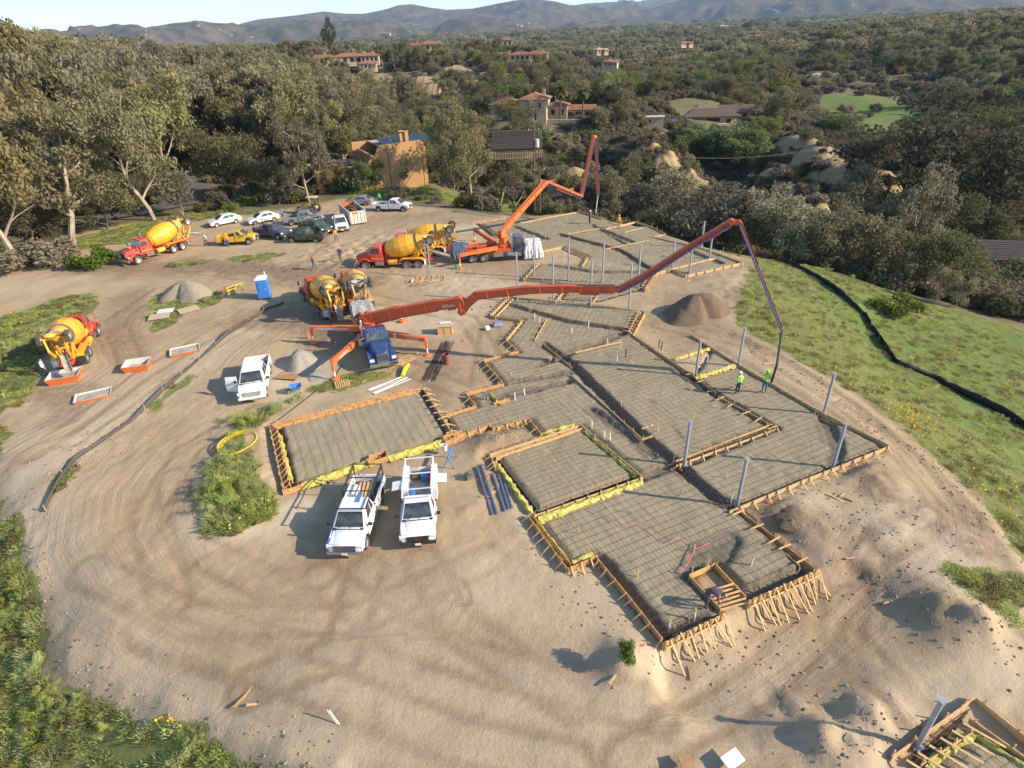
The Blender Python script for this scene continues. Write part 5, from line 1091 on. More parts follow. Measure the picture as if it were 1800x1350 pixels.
def pump_truck(label, front, ang, roofm, hoodm, L=11.0):
    loc = Vector(front)-Vector((math.cos(rad(ang)), math.sin(rad(ang)), 0))*4.2
    t = thing('boom_pump_truck', label, 'concrete pump truck', loc, rad(ang), 'boom pump trucks')
    heavy_front(t, roofm, hoodm, 0, None)
    m = MB(); [m.box((-1.9, s*.42, .95), (8.6, .14, .30)) for s in (-1, 1)]; m.box((-.3, 0, 1.25), (1.9, 1.9, .5)); m.box((-3.6, 0, 1.3), (4.6, 1.2, .35)); m.build('chassis', M_orange2, t, bevel=.02)
    for s in (-1, 1):
        for x in (-2.6, -3.95): wheel(t, x, s*.92, .52, .5)
        m = MB(); m.box((-.9, s*1.0, .85), (1.1, .36, .5)); m.build('tool_box', M_chrome, t, bevel=.02)
        m = MB(); m.tube([(.2, s*1.02, .85), (.85, s*1.02, .85)], .28, 14); m.build('side_tank', M_chrome, t, True)
        m = MB(); m.box((-3.3, s*1.05, 1.28), (3.2, .36, .05)); m.build('deck', M_orange, t)
    m = MB(); m.lathe([(.75, 1.4), (.80, 1.7), (.60, 1.9), (.55, 2.5), (.62, 2.6)], 20, Matrix.Translation((-.15, 0, 0))); m.build('turret', M_orange, t, True)
    m = MB(); [m.tube([(-2.2, s*.3, 1.75), (-4.6, s*.3, 1.65)], .16, 10) for s in (-1, 1)]; m.box((-2.9, 0, 1.62), (1.0, 1.2, .35)); m.tube([(-1.2, .6, 1.7), (-2.2, .6, 1.7)], .3, 12); m.build('pump_unit', M_orange2, t)
    m = MB(); m.hexa([(-5.9, -.55, .9), (-4.7, -.55, .9), (-4.7, .55, .9), (-5.9, .55, .9), (-6.1, -.9, 1.6), (-4.6, -.9, 1.6), (-4.6, .9, 1.6), (-6.1, .9, 1.6)]); m.build('receiving_hopper', M_orange2, t)
    return t
def drape(label, parent_t, x0, x1, w, zt, zb, m_, seed=1, name='tarp'):
    """cloth thrown over something: rounded top with folded hanging sides"""
    r = random.Random(seed); m = MB(); nu, nv = 18, 26; vs = []; fs = []
    for i in range(nu+1):
        u = i/nu
        for j in range(nv+1):
            v = j/nv; a = v*2-1
            if abs(a) < .4: y = a/.4*w/2; z = zt+.05*math.sin(i*1.3+j)
            else:
                k = (abs(a)-.4)/.6; y = math.copysign(w/2+.10*k+.09*math.sin(i*1.9+seed)*k, a); z = zt+(zb-zt)*k
            x = x0+(x1-x0)*u+.05*math.sin(j*1.2); e = min(u, 1-u)*nu
            if e < 2: z = max(zb, z-(2-e)*.35*(zt-zb)*.9)
            vs.append((x, y, z+r.uniform(-.03, .03)))
    for i in range(nu):
        for j in range(nv): a = i*(nv+1)+j; fs.append((a, a+1, a+nv+2, a+nv+1))
    m.add(vs, fs); o = m.build(name, m_, smooth=True); o.matrix_world = Matrix.Translation(parent_t.location) @ Matrix.Rotation(parent_t.rotation_euler.z, 4, 'Z'); tag(o, label, 'tarp'); md = o.modifiers.new('t', 'SOLIDIFY'); md.thickness = .01
    return o
def loc_in(t, P): return t.matrix_world.inverted() @ Vector(P)
def boom(t, T, E, arms, hose, m_, pipe, w=.46):
    """arms: list of (pixel list, h0, h1); everything is expressed in the truck's frame"""
    bpy.context.view_layer.update(); MI = Matrix.Rotation(-t.rotation_euler.z, 4, 'Z') @ Matrix.Translation(-t.location)
    f, n = boom_plane(T, E); nl = (MI.to_3x3() @ n); last = None; O = Vector((0, 0, 0))
    base = MI @ Vector((T[0], T[1], 2.5))
    for i, (P, h0, h1) in enumerate(arms):
        W = [MI @ f(*p) for p in P]; ww = w*(1-.16*i)
        if i == 0:
            m = MB(); m.bar(base+nl*.2, W[0]+nl*.2, .14, .8); m.bar(base-nl*.2, W[0]-nl*.2, .14, .8); m.build('boom_pedestal', m_, t)
        s = arm(t, O, W, nl, ww, h0, h1, m_)
        if last is not None:
            m = MB(); m.bar(last-nl*(ww/2+.03), W[0]-nl*(ww/2+.03), .06, .30); m.bar(last+nl*(ww/2+.03), W[0]+nl*(ww/2+.03), .06, .30); m.build('hinge_link', m_, s)
        d = (W[-1]-W[0]).normalized(); dn = Vector((0, 0, -1)) if abs(d.z) < .8 else Vector((0, 0, 0))
        off = nl*(-(ww/2+.12)) if (MI.to_3x3() @ Vector((0, -1, 0))).dot(-nl) > 0 else nl*(ww/2+.12)
        off = -off if i == 0 or (i == 1 and len(arms[0][0]) > 2) else off
        m = MB(); m.tube([p+off-Vector((0, 0, .12)) for p in W], .062, 8); m.build('delivery_pipe', pipe, s, True)
        L = (W[-1]-W[0]).length
        m = MB(); k = .8
        while k < L:
            c = W[0]+d*k
            m.bar(c+off*1.2-Vector((0, 0, .12)), c, .05, .14); k += 1.6
        tag(m.build('pipe_bracket', m_, s), kind='stuff')
        if i < len(arms)-1:
            m = MB(); a0 = W[-2]+(W[-1]-W[-2])*(.45 if i != 1 else .25)-Vector((0, 0, h1*.5+.14)); a1 = W[-1]-Vector((0, 0, h1*.5+.15)); 
            if abs(d.z) > .5: a0 += Vector((0, 0, .1)); 
            m.tube([a0, a0+(a1-a0)*.62], .12, 10); c1 = m.build('ram', m_, s, True); m = MB(); m.tube([a0+(a1-a0)*.6, a1], .06, 8); m.build('piston_rod', M_chrome, c1, True)
        last = W[-1]
    hp = [MI @ f(*hose[0])]+[MI @ Vector(q) for q in hose[1:]]
    m = MB(); m.tube(hp, .085, 10); m.build('end_hose', M_black if len(hose) > 2 else M_grime, t, True)
    return f
PT1 = pump_truck('boom pump truck with blue bonnet, its long boom reaching across the main pad', at(677, 652), -69.5, M_blue, M_blue)
T1 = PT1.location+Vector((math.cos(rad(-69.5)), math.sin(rad(-69.5)), 0))*(-.15)
F1 = boom(PT1, (T1.x, T1.y), (20.6, 38.6), [([(640, 563), (700, 549), (770, 536), (808, 530)], 1.05, .72), ([(812, 547), (822, 533), (838, 519), (930, 509), (1000, 507), (1076, 508)], .72, .48), ([(1088, 509), (1130, 488), (1210, 436), (1285, 390)], .50, .40), ([(1300, 391), (1330, 465), (1374, 578)], .30, .16)],
     [(1375, 580), tuple(at(1366, 640, 2.6)), tuple(at(1356, 672, 1.0))], M_orange2, M_pipe)
bpy.context.view_layer.update()
def world_to(t, P): return Matrix.Rotation(-t.rotation_euler.z, 4, 'Z') @ (Vector(P)-t.location)
for px, rt, big in [((590, 667), (.1, -.9, 1.5), 1), ((552, 604), (-1.4, -.9, 1.6), 1), ((752, 626), (.3, .9, 1.5), 1), ((707, 565), (-3.4, .8, 1.5), 1)]:
    o, r_, e = outrigger(PT1, Vector((0, 0, 0)), rt, world_to(PT1, at(*px)), M_orange, w=.34)
    d = (e-r_); c = r_+d*.70
    if px[0] in (752, 590):
        ang_ = math.atan2(d.y, d.x); nrm = Vector((d.y, -d.x, 0)).normalized()
        cw = PT1.matrix_world.to_3x3() @ nrm
        if cw.y > 0: nrm = -nrm; ang_ += PI
        text_on(o, 'CAUTION', c+nrm*.19, (PI/2, 0, ang_), .30, M_tarpw)
    else:
        nrm = Vector((d.y, -d.x, 0)).normalized(); cw = PT1.matrix_world.to_3x3() @ nrm; nrm = -nrm if cw.y > 0 else nrm
        m = MB(); [m.bar(r_+d*.2+nrm*.215+Vector((0, 0, q)), r_+d*.9+nrm*.215+Vector((0, 0, q)), .01, .05) for q in (-.06, .06)]; m.build('reflective_stripe', M_tarpw, o)
tx = F1(793, 533); fdir = (F1(808, 530)-F1(770, 536)).normalized(); pl = world_to(PT1, tx+Vector((0, -.24, .05)))
text_on(PT1, 'Alliance', world_to(PT1, F1(792, 537)+Vector((-.03, -.27, .1))), (PI/2+rad(2), -math.atan2(fdir.z, math.hypot(fdir.x, fdir.y)), math.atan2(fdir.y, fdir.x)-PT1.rotation_euler.z), .42, M_tarpw)
drape('crumpled grey tarp over the rear hopper of the big boom pump', PT1, -6.3, -4.4, 1.9, 2.3, .7, M_tarpg, 3)
PT2 = pump_truck('boom pump truck with blue cab and white draped front working the upper pad', at(950, 450), 4, M_navy, M_white)
T2 = PT2.location+Vector((-.15, 0, 0))
boom(PT2, (T2.x, T2.y), tuple(at(1049, 374))[:2], [([(880, 410), (957, 322)], .62, .42), ([(962, 320), (1021, 345)], .42, .32), ([(1022, 342), (1043, 240)], .34, .26), ([(1047, 240), (1051, 342)], .20, .12)], [(1051, 343), tuple(at(1047, 374, .5))], M_orange, M_pipe)
outrigger(PT2, Vector((0, 0, 0)), (-1.0, -.9, 1.6), world_to(PT2, at(809, 472)), M_orange)
outrigger(PT2, Vector((0, 0, 0)), (-1.0, .9, 1.6), world_to(PT2, at(835, 425)), M_orange2)
drape('white protective sheet hung over the bonnet of the upper pump truck', PT2, 2.1, 4.4, 2.2, 1.95, .1, M_tarpw, 5, 'sheet')
drape('dark blue tarp over the rear hopper of the upper pump truck', PT2, -6.4, -4.5, 2.0, 2.0, .5, M_tarpb, 8)
# ============================================================ site clutter
def mound_mesh(name, m_, r, h, seed, tail=None, nr=26, na=60, lump=.12):
    rs = np.random.RandomState(seed); A, T = np.meshgrid(np.linspace(0, 2*PI, na, endpoint=False), np.linspace(0, 1, nr))
    k = 1+.22*np.sin(A*2+seed)+.12*np.sin(A*3+seed*2)+.06*np.sin(A*7); X = r*T*k*np.cos(A); Y = r*T*k*np.sin(A)
    Z = h*(np.clip(1-T, 0, 1)**.92)*(1-.12*np.exp(-(T/.15)**2))+fbm(X*3+seed, Y*3, r*.8, 4)*lump*h*(.3+T)*(1-T**4)*2-.12*T**3
    if tail: Z = Z+tail[2]*np.exp(-(((X-tail[0])**2+(Y-tail[1])**2)/tail[3]**2))*(1-T**3)
    i = np.arange(nr*na).reshape(nr, na); q = np.stack([i[:-1], np.roll(i[:-1], -1, 1), np.roll(i[1:], -1, 1), i[1:]], -1).reshape(-1, 4)
    me = bpy.data.meshes.new(name); me.from_pydata(np.stack([X, Y, Z], -1).reshape(-1, 3).tolist(), [], q.tolist()); me.materials.append(m_); me.polygons.foreach_set('use_smooth', [True]*len(q)); return me
def soil(name, a, b, c, bump=.9):
    m, nt, bs = nodes(name); P = nt.nodes.new('ShaderNodeTexCoord').outputs['Object']; n1 = noise(nt, P, 1.3, 5, .6, .3, .7); n2 = noise(nt, P, 9, 5, .75, .3, .7)
    cc = mixc(nt, n1, a, b); cc = mixc(nt, mth(nt, 'MULTIPLY', n2, .6), cc, c); nt.links.new(cc, bs.inputs['Base Color']); bs.inputs['Roughness'].default_value = .95; bs.inputs['Specular IOR Level'].default_value = .1
    bp = N(nt, 'ShaderNodeBump'); bp.inputs['Strength'].default_value = bump; bp.inputs['Distance'].default_value = .08; nt.links.new(n2, bp.inputs['Height']); nt.links.new(bp.outputs[0], bs.inputs['Normal']); return m
M_sandp = soil('washed_sand', (.33, .30, .22), (.38, .34, .25), (.30, .26, .19)); M_gravel = soil('pale_gravel', (.40, .37, .32), (.47, .43, .37), (.29, .26, .22)); M_clod = soil('clod_soil', (.27, .20, .13), (.34, .26, .175), (.22, .165, .11)); M_spoil = soil('dug_soil', (.21, .155, .105), (.29, .215, .15), (.15, .11, .075), 1)
def pile(label, px, r, h, m_, seed, tail=None, rz=0):
    p = on(*px); o = linked('soil_pile', mound_mesh('soil_pile', m_, r, h, seed, tail), None, p+Vector((0, 0, -.05)), (0, 0, rz)); tag(o, label, 'pile'); return o
pile('grey sand pile between the two dirt roads on the left', (330, 521), 2.6, 2.0, M_sandp, 2, (1.9, .3, .5, 1.2)); pile('low sand heap at the foot of the grey sand pile', (297, 523), 1.0, .7, M_sandp, 5)
pile('pale gravel pile beside the blue bonneted pump truck', (533, 641), 1.75, 1.35, M_gravel, 4, (-1.0, -.5, .3, 1.2)); pile('spread pale gravel under the brown plywood sheet', (552, 660), 1.5, .25, M_gravel, 9)
pile('tall brown dirt pile by the northeast corner of the main pad', (1222, 551), 2.9, 2.15, M_spoil, 7, (1.5, -.6, .6, 1.1)); pile('dark clod heap outside the bright pine board', (1392, 908), 1.0, .25, M_spoil, 12)
def open_bin(label, px, ang, L=2.3, W=1.5, H=.5, fill=.15, tp=.16):
    p = on(*px); t = thing('washout_bin', label, 'washout bin', p, rad(ang), 'orange washout bins'); m = MB(); l, w = L/2, W/2
    O = [(-l+tp, -w+tp, 0), (l-tp, -w+tp, 0), (l-tp, w-tp, 0), (-l+tp, w-tp, 0)]; T = [(-l, -w, H), (l, -w, H), (l, w, H), (-l, w, H)]; I = [(-l+.07, -w+.07, H), (l-.07, -w+.07, H), (l-.07, w-.07, H), (-l+.07, w-.07, H)]; D = [(-l+tp+.06, -w+tp+.06, .06), (l-tp-.06, -w+tp+.06, .06), (l-tp-.06, w-tp-.06, .06), (-l+tp+.06, w-tp-.06, .06)]
    m.add(O+T+I+D, [(0, 1, 5, 4), (1, 2, 6, 5), (2, 3, 7, 6), (3, 0, 4, 7), (3, 2, 1, 0)], 0); m.add(T+I, [(0, 1, 5, 4), (1, 2, 6, 5), (2, 3, 7, 6), (3, 0, 4, 7)], 1); m.add(I+D, [(0, 1, 5, 4), (1, 2, 6, 5), (2, 3, 7, 6), (3, 0, 4, 7), (4, 5, 6, 7)], 1)
    m.build('shell', [mat('bin_orange', (.62, .16, .035), .6, noise=.15), mat('bin_liner', (.52, .50, .45), .8, noise=.15)], t)
    m = MB(); k = fill; m.box((0, 0, .06+k/2), (L-2*tp-.05, W-2*tp-.05, k)); m.build('slurry', M_grime, t)
    [MB().box((s*(l-.02), 0, H*.6), (.06, W*.7, .08)).build('lifting_channel', M_chrome, t) for s in (-1, 1)]; return t
open_bin('orange bin full of slurry under the mixer chute', (117, 668), 18, 2.3, 1.7, .6, .3); open_bin('orange bin standing alone in the middle of the four', (244, 648), 14, 2.0, 1.6, .6, .1)
open_bin('shallow white lined bin nearest the camera', (165, 698), 26, 2.5, 1.5, .22, .06, .08); open_bin('shallow white lined bin nearest the silt fence', (326, 618), 26, 2.4, 1.6, .22, .06, .08)
# toilet
t = thing('portable_toilet', 'blue portable toilet with white roof by the road bend', 'portable toilet', on(467, 524), rad(12)); m = MB(); m.hexa([(-.58, -.58, .12), (.58, -.58, .12), (.58, .58, .12), (-.58, .58, .12), (-.54, -.54, 2.1), (.54, -.54, 2.1), (.54, .54, 2.1), (-.54, .54, 2.1)]); M_tb = mat('toilet_blue', (.04, .20, .58), .5, noise=.1); m.build('cabin', M_tb, t, bevel=.03)
m = MB(); m.lathe([(.80, 2.08), (.78, 2.2), (.5, 2.36), (.05, 2.42)], 4, Matrix.Rotation(PI/4, 4, 'Z')); m.build('roof', M_tarpw, t); m = MB(); m.box((0, -.585, 1.05), (.78, .03, 1.7)); d = m.build('door', M_tb, t, bevel=.01); m = MB(); m.box((.28, -.61, 1.1), (.06, .03, .14)); m.build('handle', M_tarpw, d); m = MB(); m.box((0, 0, .06), (1.2, 1.2, .12)); m.build('skid', M_black, t); m = MB(); m.tube([(.4, .4, 2.1), (.4, .4, 2.7)], .05, 8); m.build('vent_pipe', M_tarpw, t)
# dumpster
a, b = at(641, 404), at(604, 371); d = b-a; t = thing('roll_off_dumpster', 'long white rusty roll off dumpster heaped with debris', 'dumpster', (a+b)/2, math.atan2(d.y, d.x)); M_dw = mat('chipped_white_steel', (.58, .55, .50), .6, noise=.25, nscale=5, dust=.3); m = MB(); L, W, H = 6.4, 2.3, 1.75
for s in (-1, 1):
    m = MB(); m.box((0, s*W/2, .25+H/2), (L, .06, H)); w_ = m.build('side_wall', M_dw, t)
    m = MB(); [m.box((-L/2+.3+k*.72, s*(W/2+.06), .25+H/2), (.10, .07, H)) for k in range(9)]; m.box((0, s*(W/2+.04), .25+H), (L, .12, .1)); m.build('rib', M_dw, w_)
m = MB(); m.box((-L/2, 0, .25+H/2), (.06, W, H)); e = m.build('end_door', M_dw, t); m = MB(); [m.box((-L/2-.05, -W/2+.12+k*.51, .25+H/2), (.07, .10, H)) for k in range(5)]; m.build('rib', M_dw, e); m = MB(); m.box((-L/2-.09, .3, 1.75), (.02, .7, .26)); m.build('sign_panel', M_orange, e)
m = MB(); m.box((L/2, 0, .25+H/2), (.06, W, H)); m.build('front_wall', mat('rust_orange', (.45, .13, .05), .8, noise=.3), t); m = MB(); m.box((0, 0, .22), (L, W, .08)); [m.box((0, s*.5, .12), (L, .14, .2)) for s in (-1, 1)]; m.build('floor', M_grey, t)
m = MB(); r_ = random.Random(5)
for k in range(230):
    x = r_.uniform(-2.9, 2.6); y = r_.uniform(-.95, .95); z = 1.0+.9*math.exp(-(x/2.2)**2-(y/.9)**2)+r_.uniform(-.2, .25); a_ = r_.uniform(0, PI); l_ = r_.uniform(.3, 1.1); v = Vector((math.cos(a_), math.sin(a_), r_.uniform(-.4, .5)))*l_/2; m.bar(Vector((x, y, z))-v, Vector((x, y, z))+v, r_.uniform(.04, .2), r_.uniform(.02, .12))
tag(m.build('debris', mat('debris_wood', (.13, .075, .045), .9, noise=.5), t), kind='stuff')
# tractor loader
t = thing('tractor_loader', 'small tractor with tan canopy beyond the silver pickup', 'tractor', at(548, 374), rad(170)); M_tr = mat('worn_yellow', (.45, .33, .10), .6, dust=.3)
m = MB(); m.box((.6, 0, 1.0), (1.6, .7, .7)); m.box((-.5, 0, .9), (1.2, .8, .4)); m.build('body', M_tr, t, bevel=.05); [wheel(t, -.7, s*.8, .62, .4) for s in (-1, 1)]; [wheel(t, 1.1, s*.7, .42, .26) for s in (-1, 1)]
m = MB(); m.box((-.5, 0, 2.42), (1.6, 1.3, .10)); m.build('canopy', mat('tan_canopy', (.62, .50, .25), .6), t, bevel=.03); m = MB(); [m.bar((x, s*.55, 1.0), (x, s*.55, 2.4), .06, .06) for x in (-1.1, .1) for s in (-1, 1)]; m.build('canopy_post', M_black, t)
m = MB(); [m.bar((.2, s*.55, 1.3), (2.2, s*.55, .6), .1, .14) for s in (-1, 1)]; m.build('loader_arm', M_tr, t); m = MB(); m.prism([(2.2, .2), (2.8, .15), (2.85, .2), (2.35, .3), (2.3, .85), (2.2, .85)], -.85, .85); m.build('bucket', M_grey, t); m = MB(); m.box((-.6, 0, 1.25), (.45, .5, .1)); m.box((-.82, 0, 1.5), (.08, .5, .45)); m.build('seat', M_black, t)
# sheets and boards
def board(name, label, px, ang, size, m_, z=.05, tilt=0, cat='board', group=None):
    m = MB(); m.box((0, 0, 0), size); o = m.build(name, m_, bevel=.004); o.location = on(*px)+Vector((0, 0, z)); o.rotation_euler = (tilt, 0, rad(ang)); tag(o, label, cat, group); return o
M_sheetw = mat('white_board', (.66, .64, .60), .6, noise=.08); M_sheetb = mat('brown_plywood', (.33, .20, .10), .7, noise=.2); M_sheett = mat('tan_sheet', (.46, .36, .25), .8, noise=.15)
board('sheet', 'white sheet lying on top of the pallet stack in the left island', (293, 552), 12, (1.5, 1.0, .03), M_sheetw, .30, .05, 'sheet'); board('sheet', 'greyish sheet under the white one in the left island', (281, 560), 16, (1.9, 1.3, .04), M_sheett, .2, .04, 'sheet'); board('sheet', 'tan sheet lying right of the white one in the left island', (332, 547), 40, (1.9, 1.3, .04), M_sheett, .15, .06, 'sheet')
board('plywood_sheet', 'brown plywood sheet at the foot of the pale gravel pile', (509, 663), -12, (1.9, 1.25, .03), M_sheetb, .08, -.06, 'plywood'); board('lumber_piece', 'loose stick lying on the brown plywood sheet', (505, 660), 20, (.9, .06, .04), M_pine, .17, 0, 'lumber')
board('sheet', 'white panel cut off by the bottom edge of the picture', (1285, 1345), 28, (.75, .5, .05), M_white, .35, .1, 'panel'); board('sheet', 'dark panel with pale corner cut off by the bottom edge', (1205, 1347), 10, (.5, .4, .05), M_sheetb, .3, .1, 'panel')
board('sheet', 'white sheet lying behind a column top on the upper pad', (1132, 438), 10, (1.4, .9, .03), M_sheetw, .35, 0, 'sheet')
# crate with roll
t = thing('plywood_crate', 'plywood crate with a white roll on it in the middle yard', 'crate', on(783, 585), rad(3)); m = MB(); m.box((0, 0, .38), (1.3, .9, .76)); m.build('box', M_ply, t, bevel=.01); m = MB(); m.box((.05, 0, .78), (1.4, 1.0, .04)); m.build('lid', M_sheett, t); m = MB(); [m.box((x, -.46, .38), (.09, .03, .76)) for x in (-.6, 0, .6)]; m.build('batten', M_pine, t)
o = MB().tube([(-.55, .1, 0), (.45, .18, 0)], .09, 12).build('plastic_roll', M_tarpw, smooth=True); o.location = on(783, 585)+Vector((.1, 0, .9)); tag(o, 'white plastic roll lying on the plywood crate', 'roll')
def simple(name, label, cat, px, build, m_, ang=0, z=0, group=None, bevel=0, smooth=False):
    m = MB(); build(m); o = m.build(name, m_, bevel=bevel, smooth=smooth); o.location = on(*px)+Vector((0, 0, z)); o.rotation_euler = (0, 0, rad(ang)); tag(o, label, cat, group); return o
simple('bag', 'blue and white bag lying left of the stepped forms', 'bag', (876, 573), lambda m: (m.hexa([(-.55, -.35, 0), (.45, -.35, 0), (.45, .35, 0), (-.55, .35, 0), (-.4, -.25, .3), (.3, -.25, .42), (.3, .25, .42), (-.4, .25, .3)])), mat('pale_blue_bag', (.25, .32, .48), .6), 10, bevel=.08)
simple('white_box', 'small white box left of the blue bag', 'box', (857, 580), lambda m: m.box((0, 0, .16), (.42, .34, .32)), M_tarpw, 20, bevel=.02)
simple('barrel', 'dark red open barrel by the rebar pile', 'barrel', (785, 640), lambda m: m.lathe([(.27, 0), (.29, .05), (.28, .3), (.29, .32), (.28, .6), (.29, .84), (.25, .84), (.24, .15)], 18), mat('rusty_red', (.22, .04, .035), .6, dust=.3), smooth=True)
def bundle(name, label, cat, a, b, n, r, m_, spread=.5, kind='x', seed=1, h=.0, group=None):
    A = on(*a); B = on(*b); q = random.Random(seed); t = thing(name, label, cat, A, 0, group); d = (B-A); L = d.length; d.normalize(); nn = Vector((-d.y, d.x, 0))
    for k in range(n):
        o1 = q.uniform(-spread, spread); o2 = o1*.6+q.uniform(-spread, spread)*.4; s = q.uniform(0, .3)*L*.3; m = MB(); z = r+q.uniform(0, .06)+h
        m.tube([nn*o1+d*s+Vector((0, 0, z)), nn*(o1+o2)/2+d*L*.5+Vector((0, 0, z+.01)), nn*o2+d*(L-q.uniform(0, .1)*L)+Vector((0, 0, z))], r, 6); m.build(kind, m_, t)
    return t
bundle('rebar_pile', 'long dark rebar bundle lying right of the pump truck', 'rebar pile', (752, 672), (790, 600), 26, .016, M_rebar, .55, 'rebar', 2); bundle('rebar_pile', 'short crossed rebar scraps by the barrel', 'rebar pile', (760, 652), (785, 640), 10, .014, M_rebar, .4, 'rebar', 5)
bundle('conduit_pile', 'bundle of pale grey conduits behind the left bed', 'pipe pile', (650, 692), (718, 664), 9, .035, mat('grey_conduit', (.27, .28, .31), .4, .2), .5, 'conduit', 3); bundle('conduit_pile', 'single long pale conduit lying left of the bundle', 'pipe', (600, 700), (655, 687), 1, .015, M_sheett, .1, 'conduit', 6)
M_ch = mat('purple_grey_steel', (.23, .25, .33), .4, .5)
for k, (a, b) in enumerate([((846, 820), (874, 905)), ((866, 835), (888, 900)), ((876, 835), (895, 898)), ((838, 822), (866, 908)), ((884, 842), (900, 895))]):
    A = on(*a, 0, .06); B = on(*b, 0, .06); m = MB(); m.bar((0, 0, 0), B-A, .12, .09); m.bar(Vector((0, 0, .05)), B-A+Vector((0, 0, .05)), .05, .02); o = m.build('steel_channel', M_ch); o.location = A
    tag(o, ['long bright steel channel, second from the left by the square bed', 'steel channel in the middle of the group by the square bed', 'steel channel fourth from the left by the square bed', 'leftmost and darkest steel channel by the square bed', 'short rightmost steel channel by the square bed'][k], 'steel channel', 'steel channels left of the square bed')
# hose coil
P = on(420, 788); m = MB()
for k in range(3): m.tube([(math.cos(a)*(1.12+.07*k)+.05*math.sin(3*a+k), math.sin(a)*(1.0+.08*k), .12+.06*k+.22*(1+math.sin(a+1))) for a in np.linspace(0, 2*PI, 40)], .035, 6, cap=False)
o = m.build('hose_coil', mat('yellow_hose', (.70, .52, .02), .45), smooth=True); o.location = P; tag(o, 'coil of yellow hose in the green shrubs left of the bed', 'hose')
m = MB(); m.tube([(math.cos(a)*1.0, math.sin(a)*.9, .15) for a in np.linspace(2.2, 5.4, 30)], .035, 6); o = m.build('hose_coil', M_black, smooth=True); o.location = P+Vector((-.3, -.15, 0)); tag(o, 'black hose loop half hidden beside the yellow coil', 'hose')
m = MB(); m.tube([tuple(at(x, y, .06)-at(560, 650)) for x, y in [(475, 745), (490, 738), (540, 700), (590, 660), (603, 640)]], .022, 6); o = m.build('ground_cable', M_rebar); o.location = at(560, 650); tag(o, 'thin dark cable running from the left bed to the pump truck', 'cable')
# sawhorses, buckets, tools
t = thing('sawhorse', 'blue folding sawhorse right of the service body pickup', 'sawhorse', on(793, 815), rad(80), None); m = MB(); m.bar((-.6, 0, .8), (.6, 0, .8), .09, .12); m.build('beam', M_blue2, t)
for x in (-.5, .5):
    for s in (-1, 1): m = MB(); m.bar((x, 0, .8), (x*1.1, s*.35, 0), .05, .05); m.build('leg', M_blue2, t)
simple('bucket', 'white bucket beside the blue sawhorse', 'bucket', (783, 800), lambda m: m.lathe([(.14, 0), (.17, .38), (.19, .38), (.19, .42), (.15, .42), (.12, .05)], 16), M_tarpw, z=.3, smooth=True)
simple('generator', 'small dark generator on the ground left of the steel channels', 'generator', (826, 842), lambda m: (m.box((0, 0, .2), (.5, .35, .3)), m.bar((-.28, -.2, .4), (.28, -.2, .4), .04, .04), m.bar((-.28, .2, .4), (.28, .2, .4), .04, .04), m.tube([(-.1, 0, .36), (.2, 0, .36)], .1, 8)), M_grey, 30)
simple('traffic_cone', 'orange cone beside the left outrigger foot', 'traffic cone', (542, 596), lambda m: (m.box((0, 0, .02), (.38, .38, .04)), m.lathe([(.15, .04), (.03, .7)], 14)), M_orange)
simple('extinguisher', 'green and red canister by the upper pump outrigger', 'canister', (803, 472), lambda m: m.tube([(0, 0, 0), (0, 0, .4), (0, 0, .5)], .17, 12), mat('green_plastic', (.03, .35, .12), .4))
simple('yellow_chute', 'yellow plastic chute lying by the pump truck bumper', 'chute', (712, 655), lambda m: m.tube([(-.05, -1.0, .12), (0, 0, .16), (.25, .6, .3)], [.16, .18, .12], 10), mat('bright_yellow_plastic', (.75, .68, .03), .4), smooth=True)
def pallet(label, px, ang):
    t = thing('pallet', label, 'pallet', on(*px), rad(ang), None)
    for k in range(7): m = MB(); m.box((-.5+k/6, 0, .12), (.1, 1.0, .02)); m.build('slat', M_stake, t)
    for y in (-.45, 0, .45): m = MB(); m.box((0, y, .055), (1.1, .09, .09)); m.build('bearer', M_pine2, t)
pallet('pallet leaning among scraps behind the left bed', (602, 676), 20); pallet('pallet lying by the right outrigger of the blue pump truck', (716, 632), 35); pallet('pallet with timber blocks nearer the yellow chute', (700, 640), -10)
for k, (x, y, a_) in enumerate([(742, 612, 20), (733, 622, 80), (690, 648, 40), (620, 670, 10), (640, 672, 60), (582, 690, -20), (700, 690, 15), (960, 940, 70), (1213, 1185, 85), (1010, 1010, 60), (1495, 985, 10), (1480, 872, 30), (1492, 880, -50), (1470, 878, -50), (430, 1228, 60), (446, 1240, 10), (850, 540, 50), (905, 530, -15), (1175, 480, 60), (1210, 495, 40), (815, 600, 80), (870, 640, 20), (1560, 1060, 20), (1080, 1190, 50), (1375, 660, 0), (1350, 640, 20), (862, 860, 10), (868, 868, 30), (855, 875, 0)]):
    l_ = rr.uniform(.4, 1.1); m = MB(); m.box((0, 0, 0), (l_, .09, .045)); o = m.build('wood_offcut', M_stake if k % 2 else M_pine2); o.location = on(x, y, 0, .04); o.rotation_euler = (rr.uniform(-.1, .1), rr.uniform(-.1, .1), rad(a_)); tag(o, 'short wood offcut lying loose on the dirt', 'wood offcut', 'loose wood offcuts on the dirt')
